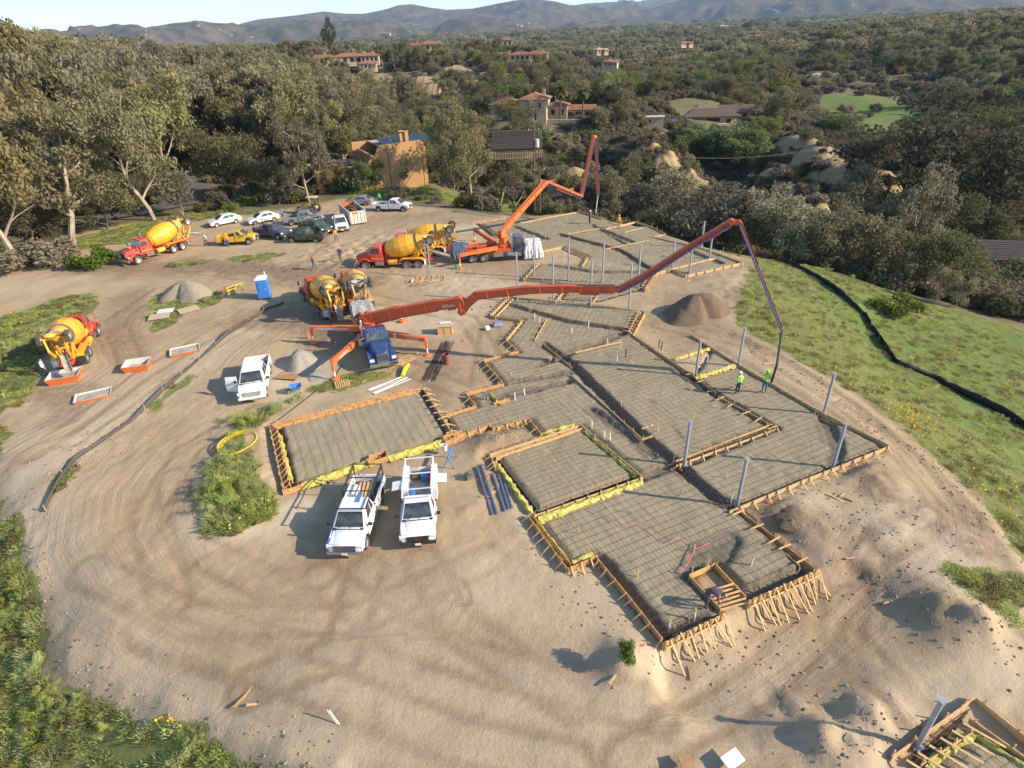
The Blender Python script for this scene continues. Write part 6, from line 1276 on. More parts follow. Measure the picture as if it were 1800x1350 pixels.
# wheelbarrow
t = thing('wheelbarrow', 'wheelbarrow with blue tray near the white crew cab pickup', 'wheelbarrow', on(523, 690), rad(200)); m = MB(); T = [(-.4, -.35, .62), (.5, -.35, .62), (.5, .35, .62), (-.4, .35, .62)]; D = [(-.2, -.2, .32), (.35, -.2, .32), (.35, .2, .32), (-.2, .2, .32)]; m.add(D+T, [(0, 1, 5, 4), (1, 2, 6, 5), (2, 3, 7, 6), (3, 0, 4, 7), (3, 2, 1, 0)]); o = m.build('tray', M_blue2, t); md = o.modifiers.new('t', 'SOLIDIFY'); md.thickness = .015
for s in (-1, 1): m = MB(); m.bar((.6, s*.12, .25), (-.9, s*.3, .55), .04, .04); m.bar((-.3, s*.25, .4), (-.35, s*.25, 0), .03, .03); m.build('handle', M_pine, t)
wheel(t, .6, 0, .2, .08)
# pipes of the plumbing
for k, (x, y, c) in enumerate([(1176, 1105, 'y'), (1220, 1088, 'y'), (1080, 640, 'w'), (1076, 640, 'w'), (1084, 636, 'w'), (940, 560, 'w'), (1068, 606, 'w'), (1162, 614, 'k'), (1158, 610, 'k'), (1100, 628, 'k'), (1040, 752, 'w'), (1062, 770, 'w'), (1072, 775, 'w'), (922, 694, 'w'), (905, 702, 'w'), (1034, 576, 'w'), (1005, 586, 'w'), (948, 568, 'w'), (928, 752, 'k'), (1285, 880, 'y'), (1243, 635, 'w'), (855, 702, 'g'), (860, 703, 'g'), (850, 700, 'g'), (1320, 993, 'y')]):
    h_ = .55 if c != 'k' else .7; m = MB(); m.tube([(0, 0, -.1), (0, 0, h_)], .045, 8)
    if c == 'y': m.tube([(0, 0, h_-.02), (0, 0, h_+.06)], .06, 8, mi=1)
    o = m.build('stub_pipe', [{'w': M_tarpw, 'k': M_black, 'y': M_tarpw, 'g': M_ch}[c], M_yellow]); o.location = at(x, y, .12); o.rotation_euler = (rr.uniform(-.08, .08), rr.uniform(-.08, .08), 0)
    tag(o, {'w': 'white plastic stub pipe rising from the bed', 'k': 'thin black stub pipe rising from the bed', 'y': 'white stub pipe with a yellow cap rising from the bed', 'g': 'grey stub pipe in the small box forms'}[c], 'stub pipe', {'w': 'white stub pipes', 'k': 'black stub pipes', 'y': 'capped stub pipes', 'g': 'grey stub pipes'}[c])
# pink string, survey flags
M_pink = mat('pink_tape', (.75, .10, .22), .6); L_ = [(1035, 893), (1075, 912), (1098, 925), (1130, 920), (1150, 932), (1178, 952), (1195, 944), (1225, 955), (1222, 965), (1248, 955), (1222, 965), (1210, 990), (1198, 1005)]
o = MB().tube([at(x, y, .24+rr.uniform(0, .04))-at(1130, 930) for x, y in L_], .018, 4).build('marking_tape', M_pink); o.location = at(1130, 930); tag(o, 'pink marking tape trailing across the south wing rebar', 'tape')
o = MB().tube([on(x, y, 0, .05)-on(865, 840) for x, y in [(838, 846), (848, 838), (855, 845), (862, 838), (868, 843), (895, 850), (920, 862)]], .022, 4).build('marking_tape', M_pink); o.location = on(865, 840); tag(o, 'pink tape knotted over the steel channels', 'tape')
for k, (x, y) in enumerate([(1707, 873), (1348, 898), (560, 1095 - 300), (1123, 1148), (1490, 555)]):
    m = MB(); m.tube([(0, 0, 0), (0, 0, .55)], .008, 4); m.slab((0, 0, .42), (.16, 0, .42), (.16, 0, .55), (0, 0, .55), .004); o = m.build('survey_flag', mat('flag_orange', (.85, .12, .06), .6)); o.location = on(x, y); tag(o, ['orange survey flag right of the graded path', 'orange flag on the dark clod heap', 'orange flag beside the left bed', 'orange flag on the shrub mound', 'orange flag out on the green slope'][k], 'survey flag', 'survey flags')
# white pipe posts lower left
for k, (a, b) in enumerate([((597, 1275), (570, 1252)), ((594, 1276), (574, 1253))]):
    A = on(*a); m = MB(); m.tube([(0, 0, 0), Vector((-.35, .25, .55))], .022, 6); o = m.build('white_post', M_tarpw); o.location = A+Vector((-.03*k, .04*k, 0)); tag(o, 'thin white plastic post leaning at the road edge', 'post', 'white posts at the lower road edge')
# lumber crib round the column pair
f = Forms('loose lumber crib at the foot of the column pair', (750, 492)); f.line((728, 487), (782, 484), side=-1, h=.35, top=.35, stakes=.6, far=.5); f.line((728, 487), (722, 494), h=.3, top=.3, kick=False)
for k in range(14): a_ = at(715+rr.uniform(0, 75), 490+rr.uniform(-4, 8), .15+rr.uniform(0, .5)); v = Vector((rr.uniform(-.6, .6), rr.uniform(-.6, .6), rr.uniform(-.25, .25))); f.part('loose_board', a_, v, rr.uniform(.6, 1.3), .09, .03, M_pine)
# yellow barrier frame
t = thing('barrier_frame', 'leaning yellow rail frame by the sand pile', 'barrier', on(418, 522), rad(35)); m = MB(); [m.bar((-.9, 0, z), (.9, .2, z+.1), .06, .06) for z in (.5, .9, 1.2)]; m.build('rail', mat('barrier_yellow', (.72, .60, .04), .5), t); m = MB(); [m.bar((x, 0, 0), (x, .15, 1.2), .05, .05) for x in (-.7, .7)]; m.build('post', mat('barrier_yellow', (.72, .60, .04), .5), t)
simple('scrap_crate', 'brown scrap crate behind the yellow rail frame', 'crate', (404, 516), lambda m: (m.box((0, 0, .3), (1.3, .8, .05)), [m.box((x, y, .3), (.05 if x else 1.3, .8 if x else .05, .6)) for x, y in ((-.65, 0), (.65, 0), (0, -.4), (0, .4))]), M_sheetb, 10)
simple('yellow_valve', 'small yellow valve box at the left road edge', 'valve box', (20, 555), lambda m: m.box((0, 0, .15), (.35, .3, .3)), M_yel, 0, bevel=.03)
# silt fences
def silt(label, L, h=.5, lean=.25, seg=.5):
    P = [on(x, y) for x, y in L]; t = thing('silt_fence', label, 'silt fence', P[0]); M_f = mat('black_geotextile' if h > .5 else 'dusty_geotextile', (.018, .018, .02) if h > .5 else (.085, .075, .065), .85); vs = []; m = MB(); k = 0; out = []
    for a, b in zip(P[:-1], P[1:]):
        n = max(1, int((b-a).length/seg)); out += [a+(b-a)*i/n for i in range(n)]
    out.append(P[-1]); pv = []
    for i, p in enumerate(out):
        z = gz(p.x, p.y); hh = h*(1+.25*math.sin(i*.31)+rr.uniform(-.1, .1)); pv += [(p.x-P[0].x, p.y-P[0].y, z-P[0].z-.05), (p.x-P[0].x+lean*math.sin(i*.17)*.3, p.y-P[0].y-.05, z-P[0].z+hh*.55), (p.x-P[0].x+lean*.3*math.sin(i*.23), p.y-P[0].y+.05, z-P[0].z+hh)]
    m.add(pv, [(3*i+j, 3*i+j+1, 3*i+j+4, 3*i+j+3) for i in range(len(out)-1) for j in (0, 1)]); o = m.build('fabric', M_f, t, True); md = o.modifiers.new('t', 'SOLIDIFY'); md.thickness = .008
    for i in range(0, len(out), 5): p = out[i]; m = MB(); q = Vector((p.x-P[0].x, p.y-P[0].y+.06, gz(p.x, p.y)-P[0].z)); m.bar(q, q+Vector((rr.uniform(-.05, .05), .03, h+.18)), .035, .035); m.build('post', M_stake, t)
silt('black silt fence curving across the green slope on the right', [(1330, 440), (1375, 462), (1440, 492), (1475, 520), (1520, 560), (1545, 600), (1575, 640), (1640, 665), (1700, 700), (1760, 730), (1830, 775)], .55)
silt('sagging black silt fence between the loop road and the bins', [(80, 900), (88, 880), (130, 812), (190, 770), (240, 735), (300, 680), (345, 640), (400, 590), (470, 545), (500, 535)], .28)
m = MB(); 
# ---- power poles and lines
M_pole = mat('creosote_pole', (.12, .07, .04), .85, noise=.3)
def pole(label, P, top, trans=False, lean=(0, 0)):
    h = rise(P, top); t = thing('utility_pole', label, 'utility pole', P, rad(20)); m = MB(); m.tube([(0, 0, -.3), (lean[0], lean[1], h)], [.17, .12], 8); m.build('pole', M_pole, t, True)
    m = MB(); m.bar((-.9+lean[0], lean[1], h-.5), (.9+lean[0], lean[1], h-.5), .1, .12); m.build('crossarm', M_pole, t)
    for x in (-.8, 0, .8): m = MB(); m.lathe([(.03, 0), (.07, .06), (.03, .16)], 8, Matrix.Translation((x+lean[0], lean[1], h-.42))); m.build('insulator', M_tarpw, t)
    if trans: m = MB(); m.tube([(.42, -.2, h-2.8), (.42, -.2, h-1.7)], .30, 14); m.build('transformer', mat('pale_grey_can', (.50, .52, .54), .5), t, True)
    return P+Vector((lean[0], lean[1], h))
t1 = pole('tall power pole with grey transformer behind the upper pad', at(940, 367), (938, 222), True); t2 = pole('shorter pole standing right beside the transformer pole', at(949, 367), (949, 293))
def fpt(px, py, r): v = atr(px, py, r); return Vector((v.x, v.y, gz(v.x, v.y)))
t3 = pole('leaning power pole on the eroded ridge in the canyon', fpt(1545, 285, 150), (1557, 218), False, (1.0, 0)); t4 = pole('pole beside the cactus below the ranch house', fpt(1322, 240, 200), (1329, 190)); t5 = pole('distant pole behind the ridge', fpt(1424, 212, 250), (1430, 180))
def wire(label, a, b, sag=2.0):
    P = [a*(1-t)+b*t-Vector((0, 0, sag*4*t*(1-t))) for t in np.linspace(0, 1, 24)]; o = MB().tube([p-a for p in P], .018, 4).build('power_line', M_grey); o.location = a; tag(o, label, 'power line', 'overhead power lines')
for k in (-.8, .8): wire('wire from the transformer pole over the canyon to the ridge pole', t1+Vector((k, 0, -.4)), t3+Vector((k, 0, -.4)), 5)
for k in (-.8, .8): wire('wire from the ridge pole out of the picture to the right', t3+Vector((k, 0, -.4)), atr(1950, 420, 90)+Vector((0, k, 0)), 2)
wire('wire joining the two poles beside the upper pad', t1+Vector((0, 0, -1)), t2, .2)
for k, (a, b) in enumerate([(at(880, 362), (887, 338)), (at(906, 362), (921, 346))]):
    o = MB().bar((0, 0, 0), (.55+.5*k, .1, rise(a, b[:2])), .09, .09).build('yellow_marker', mat('marker_yellow', (.62, .60, .12), .6)); o.location = a; tag(o, ['yellow leaning marker post left of the transformer pole', 'pale leaning marker post at the foot of the transformer pole'][k], 'marker post')

# ============================================================ people
M_skin = mat('skin', (.36, .19, .12), .6)
def person(label, loc, ang, shirt, pants, pose='stand', hat=None, vest=None, scale=1.0, group=None):
    """one continuous skinned body; joints are laid out for the pose"""
    V = {}; Z = .98
    if pose == 'stoop':
        V = dict(hip=(0, 0, .88), sp=(.20, 0, 1.02), ch=(.46, 0, 1.10), nk=(.62, 0, 1.10), hd=(.75, 0, 1.04), ls=(.50, .2, 1.08), le=(.55, .22, .80), lw=(.66, .16, .58), rs=(.50, -.2, 1.08), re=(.55, -.24, .80), rw=(.68, -.12, .56), lh=(-.02, .11, .84), lk=(.10, .16, .47), la=(-.05, .18, .08), rh=(-.02, -.11, .84), rk=(.12, -.18, .47), ra=(.02, -.2, .08))
    else:
        w = .28 if pose == 'walk' else .03
        V = dict(hip=(0, 0, .94), sp=(.0, 0, 1.12), ch=(.02, 0, 1.34), nk=(.02, 0, 1.50), hd=(.05, 0, 1.63), ls=(.01, .19, 1.42), le=(-.06-w*.5, .25, 1.13), lw=(.04-w*.2, .26, .88), rs=(.01, -.19, 1.42), re=(-.02+w*.4, -.25, 1.13), rw=(.14+w*.8, -.24, .92), lh=(0, .10, .90), lk=(w*.7+.03, .11, .49), la=(w, .11, .08), rh=(0, -.10, .90), rk=(-w*.3+.03, -.11, .49), ra=(-w*1.3, -.12, .10))
        if pose == 'hose': V.update(le=(.12, .26, 1.15), lw=(.36, .12, 1.12), re=(.10, -.28, 1.12), rw=(.38, -.05, 1.0))
        if pose == 'hips': V.update(re=(-.02, -.36, 1.16), rw=(.03, -.17, .98))
    names = list(V); ix = {n: i for i, n in enumerate(names)}; vs = [Vector(V[n]) for n in names]
    E_ = [('hip', 'sp'), ('sp', 'ch'), ('ch', 'nk'), ('nk', 'hd'), ('ch', 'ls'), ('ls', 'le'), ('le', 'lw'), ('ch', 'rs'), ('rs', 're'), ('re', 'rw'), ('hip', 'lh'), ('lh', 'lk'), ('lk', 'la'), ('hip', 'rh'), ('rh', 'rk'), ('rk', 'ra')]
    R_ = dict(hip=(.15, .12), sp=(.15, .11), ch=(.18, .13), nk=(.06, .06), hd=(.10, .11), ls=(.075, .075), le=(.05, .05), lw=(.034, .034), rs=(.075, .075), re=(.05, .05), rw=(.034, .034), lh=(.10, .10), lk=(.07, .07), la=(.045, .045), rh=(.10, .10), rk=(.07, .07), ra=(.045, .045))
    ed = [(ix[a], ix[b]) for a, b in E_]; rad_ = [R_[n] for n in names]; part = {n: n for n in names}; par = list(names)
    def ext(base, p, r, k): vs.append(Vector(p)); ed.append((base, len(vs)-1)); rad_.append((r, r)); par.append(k); return len(vs)-1
    top = ext(ix['hd'], Vector(V['hd'])+(Vector(V['hd'])-Vector(V['nk'])).normalized()*.10, .085, 'hd')
    ext(ix['hd'], Vector(V['hd'])+Vector((.105, 0, -.01)), .018, 'hd')
    for s in ('la', 'ra'): a_ = Vector(V[s]); ext(ix[s], a_+Vector((.17, 0, -.035)), .04, 'foot')
    for s, e in (('lw', 'le'), ('rw', 're')):
        wv = Vector(V[s]); d = (wv-Vector(V[e])).normalized(); sd = d.cross(Vector((0, 0, 1)) if abs(d.z) < .8 else Vector((1, 0, 0))).normalized(); up = sd.cross(d)
        pm = ext(ix[s], wv+d*.075, .034, 'hand')
        for k, l in enumerate((.07, .085, .08, .06)): f1 = ext(pm, wv+d*.11+sd*(k-1.5)*.019, .0095, 'hand'); ext(f1, wv+d*(.11+l*.8)+sd*(k-1.5)*.02-up*.03, .008, 'hand')
        th = ext(pm, wv+d*.07+sd*.045*(-1 if s[0] == 'l' else 1), .011, 'hand'); ext(th, wv+d*.11+sd*.055*(-1 if s[0] == 'l' else 1)-up*.01, .009, 'hand')
    me = bpy.data.meshes.new('person_body'); me.from_pydata([tuple(v) for v in vs], ed, []); o = bpy.data.objects.new('tmp', me); C.objects.link(o)
    sk = o.modifiers.new('s', 'SKIN'); sk.use_smooth_shade = True
    for i, r in enumerate(rad_): me.skin_vertices[0].data[i].radius = r
    me.skin_vertices[0].data[0].use_root = True
    ss = o.modifiers.new('u', 'SUBSURF'); ss.levels = 1; ss.render_levels = 1
    dg = bpy.context.evaluated_depsgraph_get(); bmz = bpy.data.meshes.new_from_object(o.evaluated_get(dg)); bpy.data.objects.remove(o)
    bmz.materials.clear(); M_boot = mat('boots', (.08, .05, .03), .8)
    for m_ in (M_skin, shirt, pants, M_boot, mat('dark_hair', (.03, .02, .015), .8)): bmz.materials.append(m_)
    segs = [(vs[a], vs[b], par[a], par[b]) for a, b in ed]; leg = {'lh', 'lk', 'la', 'rh', 'rk', 'ra', 'hip'}
    for p in bmz.polygons:
        c = p.center; best_ = None
        for a, b, pa, pb in segs:
            t_ = max(0, min(1, (c-a).dot(b-a)/max((b-a).length_squared, 1e-9))); d_ = (c-a-(b-a)*t_).length
            if best_ is None or d_ < best_[0]: best_ = (d_, pa, pb, t_)
        _, pa, pb, t_ = best_
        if pb in ('hd',) or pa == 'hd': k = 4 if (c-Vector(V['hd'])).dot(Vector((-.5, 0, 1))) > .035 else 0
        elif pb == 'hand' or pa == 'hand': k = 0
        elif pb == 'foot' or (pb in ('la', 'ra') and t_ > .85): k = 3
        elif pb in leg and not (pa == 'sp'): k = 2
        elif pa == 'hip' and pb == 'sp': k = 2 if t_ < .3 else 1
        else: k = 1
        p.material_index = k
    body = bpy.data.objects.new('body', bmz); C.objects.link(body); t = thing('person', label, 'person', loc, rad(ang), group); body.parent = t
    if hat:
        h = Vector(V['hd'])+(Vector(V['hd'])-Vector(V['nk'])).normalized()*.06; q = (Vector(V['hd'])-Vector(V['nk'])).to_track_quat('Z', 'Y').to_matrix().to_4x4(); m = MB(); m.lathe([(.17, 0), (.165, .015), (.135, .02), (.13, .07), (.10, .125), (.04, .15), (.01, .155)], 16, Matrix.Translation(h) @ q); m.build('hard_hat', hat, t, True)
    if vest:
        c = Vector(V['ch']); d = (c-Vector(V['sp'])).normalized(); q = d.to_track_quat('Z', 'Y').to_matrix().to_4x4(); m = MB()
        a0 = Vector(V['hip'])*.25+Vector(V['sp'])*.75; a1 = c+d*.10; prof = [(.0, .155), (.4, .165), (.8, .20), (1, .185)]
        for tq, rr_ in prof:
            pass
        m.tube([a0+(a1-a0)*tq for tq, _ in prof], [r for _, r in prof], 14); vo = m.build('vest', vest, t, True); vo.scale = (1, 1, 1)
        m = MB(); m.tube([a0+(a1-a0)*.45, a0+(a1-a0)*.55], [.183, .187], 14, cap=False); m.build('reflective_band', M_tarpw, vo, True)
    t.scale = (scale,)*3; return t
M_hi = mat('lime_vest', (.38, .72, .10), .7); M_or = mat('orange_shirt', (.85, .28, .04), .8); M_jean = mat('blue_jeans', (.07, .12, .22), .85); M_drk = mat('dark_trousers', (.03, .03, .04), .85); M_wsh = mat('white_shirt', (.62, .64, .68), .8); M_bsh = mat('bright_blue_shirt', (.05, .22, .55), .8)
M_pur = mat('plum_shirt', (.115, .08, .10), .85); M_nav = mat('navy_jacket', (.02, .03, .07), .85); M_hat = mat('white_hard_hat', (.7, .7, .68), .4); M_hatb = mat('orange_hard_hat', (.8, .35, .05), .4); M_ggr = mat('grey_shirt', (.15, .15, .15), .85); M_maroon = mat('maroon_shirt', (.14, .03, .03), .85)
person('stooping worker in plum clothes bending over the pit at the south forms', at(1240, 1062, .1), -35, M_pur, M_pur, 'stoop')
person('worker in lime vest standing left of the one with the hose', at(1296, 692, .12), 120, M_hi, M_drk, 'hips', M_hat, M_hi)
person('worker in lime top and jeans guiding the end hose', at(1342, 690, .12), 60, M_hi, M_jean, 'hose', M_hi, None)
person('worker in grey holding the hose on the upper pad', at(1036, 393, .12), 30, M_ggr, M_drk, 'hose', M_hat); person('worker in orange hard hat standing on the far upper pad', at(1087, 401, .12), -90, M_or, M_ggr, 'stand', M_hatb)
person('worker in orange shirt and jeans walking near the white pickup', on(592, 426), -60, M_or, M_jean, 'walk'); person('worker in orange shirt beside the golden yellow pickup', on(402, 434), -70, M_or, M_jean, 'stand', M_hatb)
person('driver in pale shirt behind the far left mixer', on(364, 432), 200, M_wsh, M_drk, 'walk'); person('man in navy jacket walking left of the two red mixers', on(600, 461), -80, M_nav, M_ggr, 'walk'); person('man in maroon shirt striding past the yellow mixers', on(553, 476), 10, M_maroon, M_jean, 'walk')
person('man in bright blue shirt between mixer and grey tarp', on(584, 567), 200, M_bsh, M_jean, 'stand'); person('man in dark clothes left of the one in bright blue', on(577, 563), 10, M_nav, M_drk, 'stand'); person('driver in pale blue shirt by the slurry bin', on(84, 664), 20, M_wsh, M_nav, 'stand')
person('worker in bright green hoodie behind the far white pickup', on(668, 358), -90, mat('green_hoodie', (.05, .55, .08), .8), M_drk, 'stand'); person('person in blue leaning at the silver pickup tail', on(498, 386), 0, M_bsh, M_drk, 'stand')
# ============================================================ houses
M_stucco = mat('cream_stucco', (.46, .38, .27), .9, noise=.08); M_tan = mat('ochre_stucco', (.42, .24, .105), .9, noise=.07, nscale=.6); M_stuc2 = mat('pink_stucco', (.48, .34, .24), .9, noise=.1)
M_tile = mat('clay_roof_tile', (.30, .145, .085), .85, noise=.35, nscale=1.5); M_shake = mat('brown_roof_shingle', (.13, .095, .07), .9, noise=.25, nscale=2); M_dktile = mat('dark_roof_tile', (.055, .045, .042), .85, noise=.2, nscale=2); M_win = mat('window_glass', (.02, .025, .03), .1, spec=.8); M_frame = mat('window_frame', (.30, .22, .15), .7); M_solar = mat('solar_glass', (.018, .022, .045), .4, spec=.4); M_asph = mat('asphalt', (.10, .095, .095), .9, noise=.2, nscale=.5); M_conc = mat('paved_concrete', (.42, .38, .33), .9, noise=.1, nscale=.4)
def block(t, x, y, w, d, h, roof, wall, z=0, kind='hip', ov=.5, rise_=1.3, wins=(), rows=True, courses=True):
    """walls + roof with real courses; windows are (face, u, v, w, h)"""
    m = MB(); m.box((x, y, z+h/2-.75), (w, d, h+1.5)); wo_ = m.build('wall', wall, t)
    X, Y = w/2+ov, d/2+ov; r = MB(); zt = z+h
    if kind == 'hip':
        k = min(X, Y); a = X-k; b = Y-k; vs = [(x-X, y-Y, zt), (x+X, y-Y, zt), (x+X, y+Y, zt), (x-X, y+Y, zt), (x-a, y-b, zt+rise_), (x+a, y-b, zt+rise_), (x+a, y+b, zt+rise_), (x-a, y+b, zt+rise_)]
        r.hexa(vs)
    elif kind == 'gable':
        vs = [(x-X, y-Y, zt), (x+X, y-Y, zt), (x+X, y+Y, zt), (x-X, y+Y, zt), (x-X, y-.01, zt+rise_), (x+X, y-.01, zt+rise_), (x+X, y+.01, zt+rise_), (x-X, y+.01, zt+rise_)]; r.hexa(vs)
    if kind != 'flat':
        r.box((x, y, zt-.08), (2*X, 2*Y, .14)); ro = r.build('roof', roof, t)
        if courses:
            m = MB(); n = max(3, int(Y/.45))
            for s in (-1, 1):
                for i in range(1, n):
                    f = i/n; yy = y+s*Y*(1-f); k = min(X, Y) if kind == 'hip' else 0; hx = X-(f*k if kind == 'hip' else 0); zz = zt+rise_*f
                    m.box((x, yy, zz+.02), (2*hx-.1, .10, .07))
            tag(m.build('tile_course', roof, ro), kind='stuff')
    for (f, u, v, ww, hh) in wins:
        m = MB(); g = MB()
        if f == 's': c = (x-w/2+u*w, y-d/2-.03, z+v*h); s = (ww, .08, hh); s2 = (ww-.16, .10, hh-.16)
        elif f == 'n': c = (x-w/2+u*w, y+d/2+.03, z+v*h); s = (ww, .08, hh); s2 = (ww-.16, .10, hh-.16)
        elif f == 'e': c = (x+w/2+.03, y-d/2+u*d, z+v*h); s = (.08, ww, hh); s2 = (.10, ww-.16, hh-.16)
        else: c = (x-w/2-.03, y-d/2+u*d, z+v*h); s = (.08, ww, hh); s2 = (.10, ww-.16, hh-.16)
        m.box(c, s); fo = m.build('window', M_frame, t); g.box(c, s2); g.build('pane', M_win, fo)
    return wo_
def chimney(t, x, y, z, h=1.4, m_=None):
    m = MB(); m.box((x, y, z+h/2), (.8, .7, h)); m.box((x, y, z+h), (1.0, .9, .15)); m.build('chimney', m_ or M_stucco, t)
def house(name, label, px, py, r, rz, z=None, cat='house', group=None):
    v = atr(px, py, r); zz = v.z if z is None else z; return thing(name, label, cat, (v.x, v.y, zz), rz, group)
HOUSES = []   # (x, y, radius) kept clear of trees
def reg(t, rad_): HOUSES.append((t.location.x, t.location.y, rad_))
W6 = [('s', .15, .55, 1.4, 1.5), ('s', .38, .55, 1.6, 1.5), ('s', .62, .5, 2.0, 2.0), ('s', .85, .55, 1.4, 1.5)]
# ochre pueblo house behind the trees
A, B = at(600, 342), at(748, 322); rz = math.atan2(B.y-A.y, B.x-A.x)
Bc = at(747, 323); t = thing('pueblo_house', 'ochre flat roofed pueblo style house with solar panels beyond the car park', 'house', Bc, 0)
hw = rise(Bc, (747, 246)); L = (Bc-at(652, 335)).length
dx = Vector((at(650, 336)-Bc)[:2]+(0,)).normalized(); t.rotation_euler = (0, 0, math.atan2(-dx.y, -dx.x)); reg(t, 13)
m = MB(); m.prism([(0, -.5), (0, hw), (-L+2.6, hw-.2), (-L+2.2, hw-.5), (-L+1.6, hw-1.6), (-L+.9, hw-2.1), (-L+.2, hw-2.7), (-L-.4, hw-3.6), (-L-2.5, hw-3.8), (-L-2.5, -.5)], 0, .5); m.build('front_wall', M_tan, t, bevel=.08)
m = MB(); m.box((.25, 5.5, hw/2-.4), (.5, 11, hw)); m.box((-L/2, 10.6, hw/2-.5), (L, .5, hw-.3)); m.box((-L+1.0, 5, hw/2-1), (.5, 10, hw-1.4)); m.box((.55, 1.2, hw*.42), (.7, 1.6, hw*.84)); m.build('wall', M_tan, t, bevel=.06)
m = MB(); m.box((-L/2+1.4, 5.3, hw-.75), (L-3.4, 10, .2)); m.build('roof', mat('flat_roof', (.38, .32, .25), .9), t)
for k in range(4): m = MB(); m.slab((-L+3.6+k*2.3, 1.6, hw-.4), (-L+5.75+k*2.3, 1.6, hw-.4), (-L+5.75+k*2.3, 6.2, hw+.1), (-L+3.6+k*2.3, 6.2, hw+.1), .06); m.build('solar_panel', M_solar, t)
for k in range(3): m = MB(); m.slab((-L-8.4+k*2.3, 4, hw-3.5), (-L-6.3+k*2.3, 4, hw-3.5), (-L-6.3+k*2.3, 8, hw-3.1), (-L-8.4+k*2.3, 8, hw-3.1), .06); m.build('solar_panel', M_solar, t)
m = MB(); m.box((-1.8, 2.6, hw+.4), (.7, .9, 2.2)); m.box((-2.8, 2.6, hw+.3), (.5, .5, 1.7)); m.box((-2.3, 2.6, hw+1.4), (1.8, 1.0, .2)); m.build('chimney', M_tan, t, bevel=.04)
m = MB(); m.box((-L-5, 7, hw/2-2.2), (7, 8, hw-3.4)); m.box((-L-5, 7, hw-3.9), (7.4, 8.4, .5)); m.build('side_wing', M_tan, t, bevel=.08)
for x in (-1.8, -L+3.4): m = MB(); m.tube([(x, -.15, hw-1.0), (x, .1, hw-.9)], .12, 8); m.build('scupper', M_frame, t)
m = MB(); m.box((-L+3.8, -.03, hw*.5), (.10, .1, hw-.6)); m.build('downpipe', mat('brown_pipe', (.16, .08, .04), .7), t)
for x, z, w, h in [(-L-4, 1.6, 1.6, 1.4), (-L-7, 1.6, 1.2, 1.4)]: m = MB(); m.box((x, 2.97, z), (w, .1, h)); o = m.build('window', M_frame, t); m = MB(); m.box((x, 2.95, z), (w-.2, .12, h-.2)); m.build('pane', M_win, o)
# shaded tiled garage roof behind the transformer pole
t = house('garage', 'low building with broad dark tiled roof in the shade behind the transformer pole', 905, 266, 132, rad(-2)); reg(t, 8); block(t, 0, 4, 8.4, 8, .6, M_dktile, M_frame, 0, 'gable', .7, 3.0)
m = MB(); [m.box((0, -.7+k*.46, .65+k*.30), (9.7, .12, .10)) for k in range(10)]; tag(m.build('tile_row', M_dktile, t), kind='stuff')
t = thing('picket_fence', 'pale wooden picket fence below the dark tiled garage', 'fence', t.location+Vector((0, -2.4, -.9)), 0)
for k in range(22): m = MB(); m.box((-5+k*.5, 0, .6), (.12, .06, 1.3+.2*math.sin(k))); m.build('picket', M_stake, t)
m = MB(); m.box((0, .05, .9), (11, .05, .08)); m.build('fence_rail', M_stake, t)
# two storey cream house
t = house('villa', 'two storey cream villa with tiled roofs left of the palms', 930, 214, 200, rad(-12)); reg(t, 17)
block(t, -7, 2, 9, 8, 5.2, M_tile, M_stucco, 0, 'hip', .6, 1.6, [('s', .3, .72, 1.2, 1.4), ('s', .7, .72, 1.2, 1.4), ('s', .5, .28, 1.6, 1.6)]); block(t, 2.0, 0, 8, 9, 6.6, M_tile, M_stucco, 0, 'hip', .6, 1.7, [('s', .35, .75, 1.0, 1.5), ('s', .75, .75, 1.0, 1.5), ('s', .5, .3, 2.2, 2.2), ('e', .3, .7, 1.2, 1.4), ('e', .7, .7, 1.2, 1.4)])
block(t, 8.6, 3, 6, 6, 4.4, M_tile, M_stuc2, 0, 'hip', .5, 1.2, [('s', .3, .6, 1.2, 1.6), ('s', .75, .6, 1.2, 1.6)]); block(t, 15, 5, 9, 5, 3.0, M_tile, M_stucco, 0, 'gable', .6, 1.2, [('s', .2, .5, 1.2, 1.6), ('s', .5, .5, 1.6, 1.8), ('s', .8, .5, 1.2, 1.6)])
m = MB(); m.box((1.6, -4.8, 2.6), (1.4, .8, 7.6)); m.build('chimney', M_stucco, t); chimney(t, 4.5, 1, 7.2, 1.6); chimney(t, 8, 4, 5.0, 1.6); m = MB(); m.box((8, -3.2, .3), (16, 1.0, 1.2)); m.build('terrace_wall', M_stucco, t)
# low tiled houses on the far ridge
def low_house(label, px, py, r, rz, parts, roof=M_tile, wall=M_stuc2, chim=(), name='ridge_house'):
    t = house(name, label, px, py, r, rz); reg(t, 12)
    for (x, y, w, d, h, k, rs) in parts: block(t, x, y, w, d, h, roof, wall, 0, k, .7, rs, [('s', u, .5, min(2.2, w*.16), h*.55) for u in ((.14, .38, .62, .86) if w > 8 else (.3, .7))])
    for c in chim: chimney(t, *c, m_=wall)
    return t
low_house('long low tiled house on the far left ridge', 605, 112, 400, rad(6), [(-12, 0, 16, 8, 3.4, 'hip', 1.6), (3, 2, 16, 8, 3.6, 'hip', 1.8), (15, 1, 10, 8, 3.6, 'hip', 1.6)], chim=[(-10, 0, 4.5), (12, 2, 4.5), (17, 1, 4.4), (-19, 0, 3.6)])
low_house('small tiled pavilion below the long ridge house', 648, 121, 375, rad(6), [(0, 0, 9, 5, 2.8, 'hip', 1.2)], wall=M_stucco)
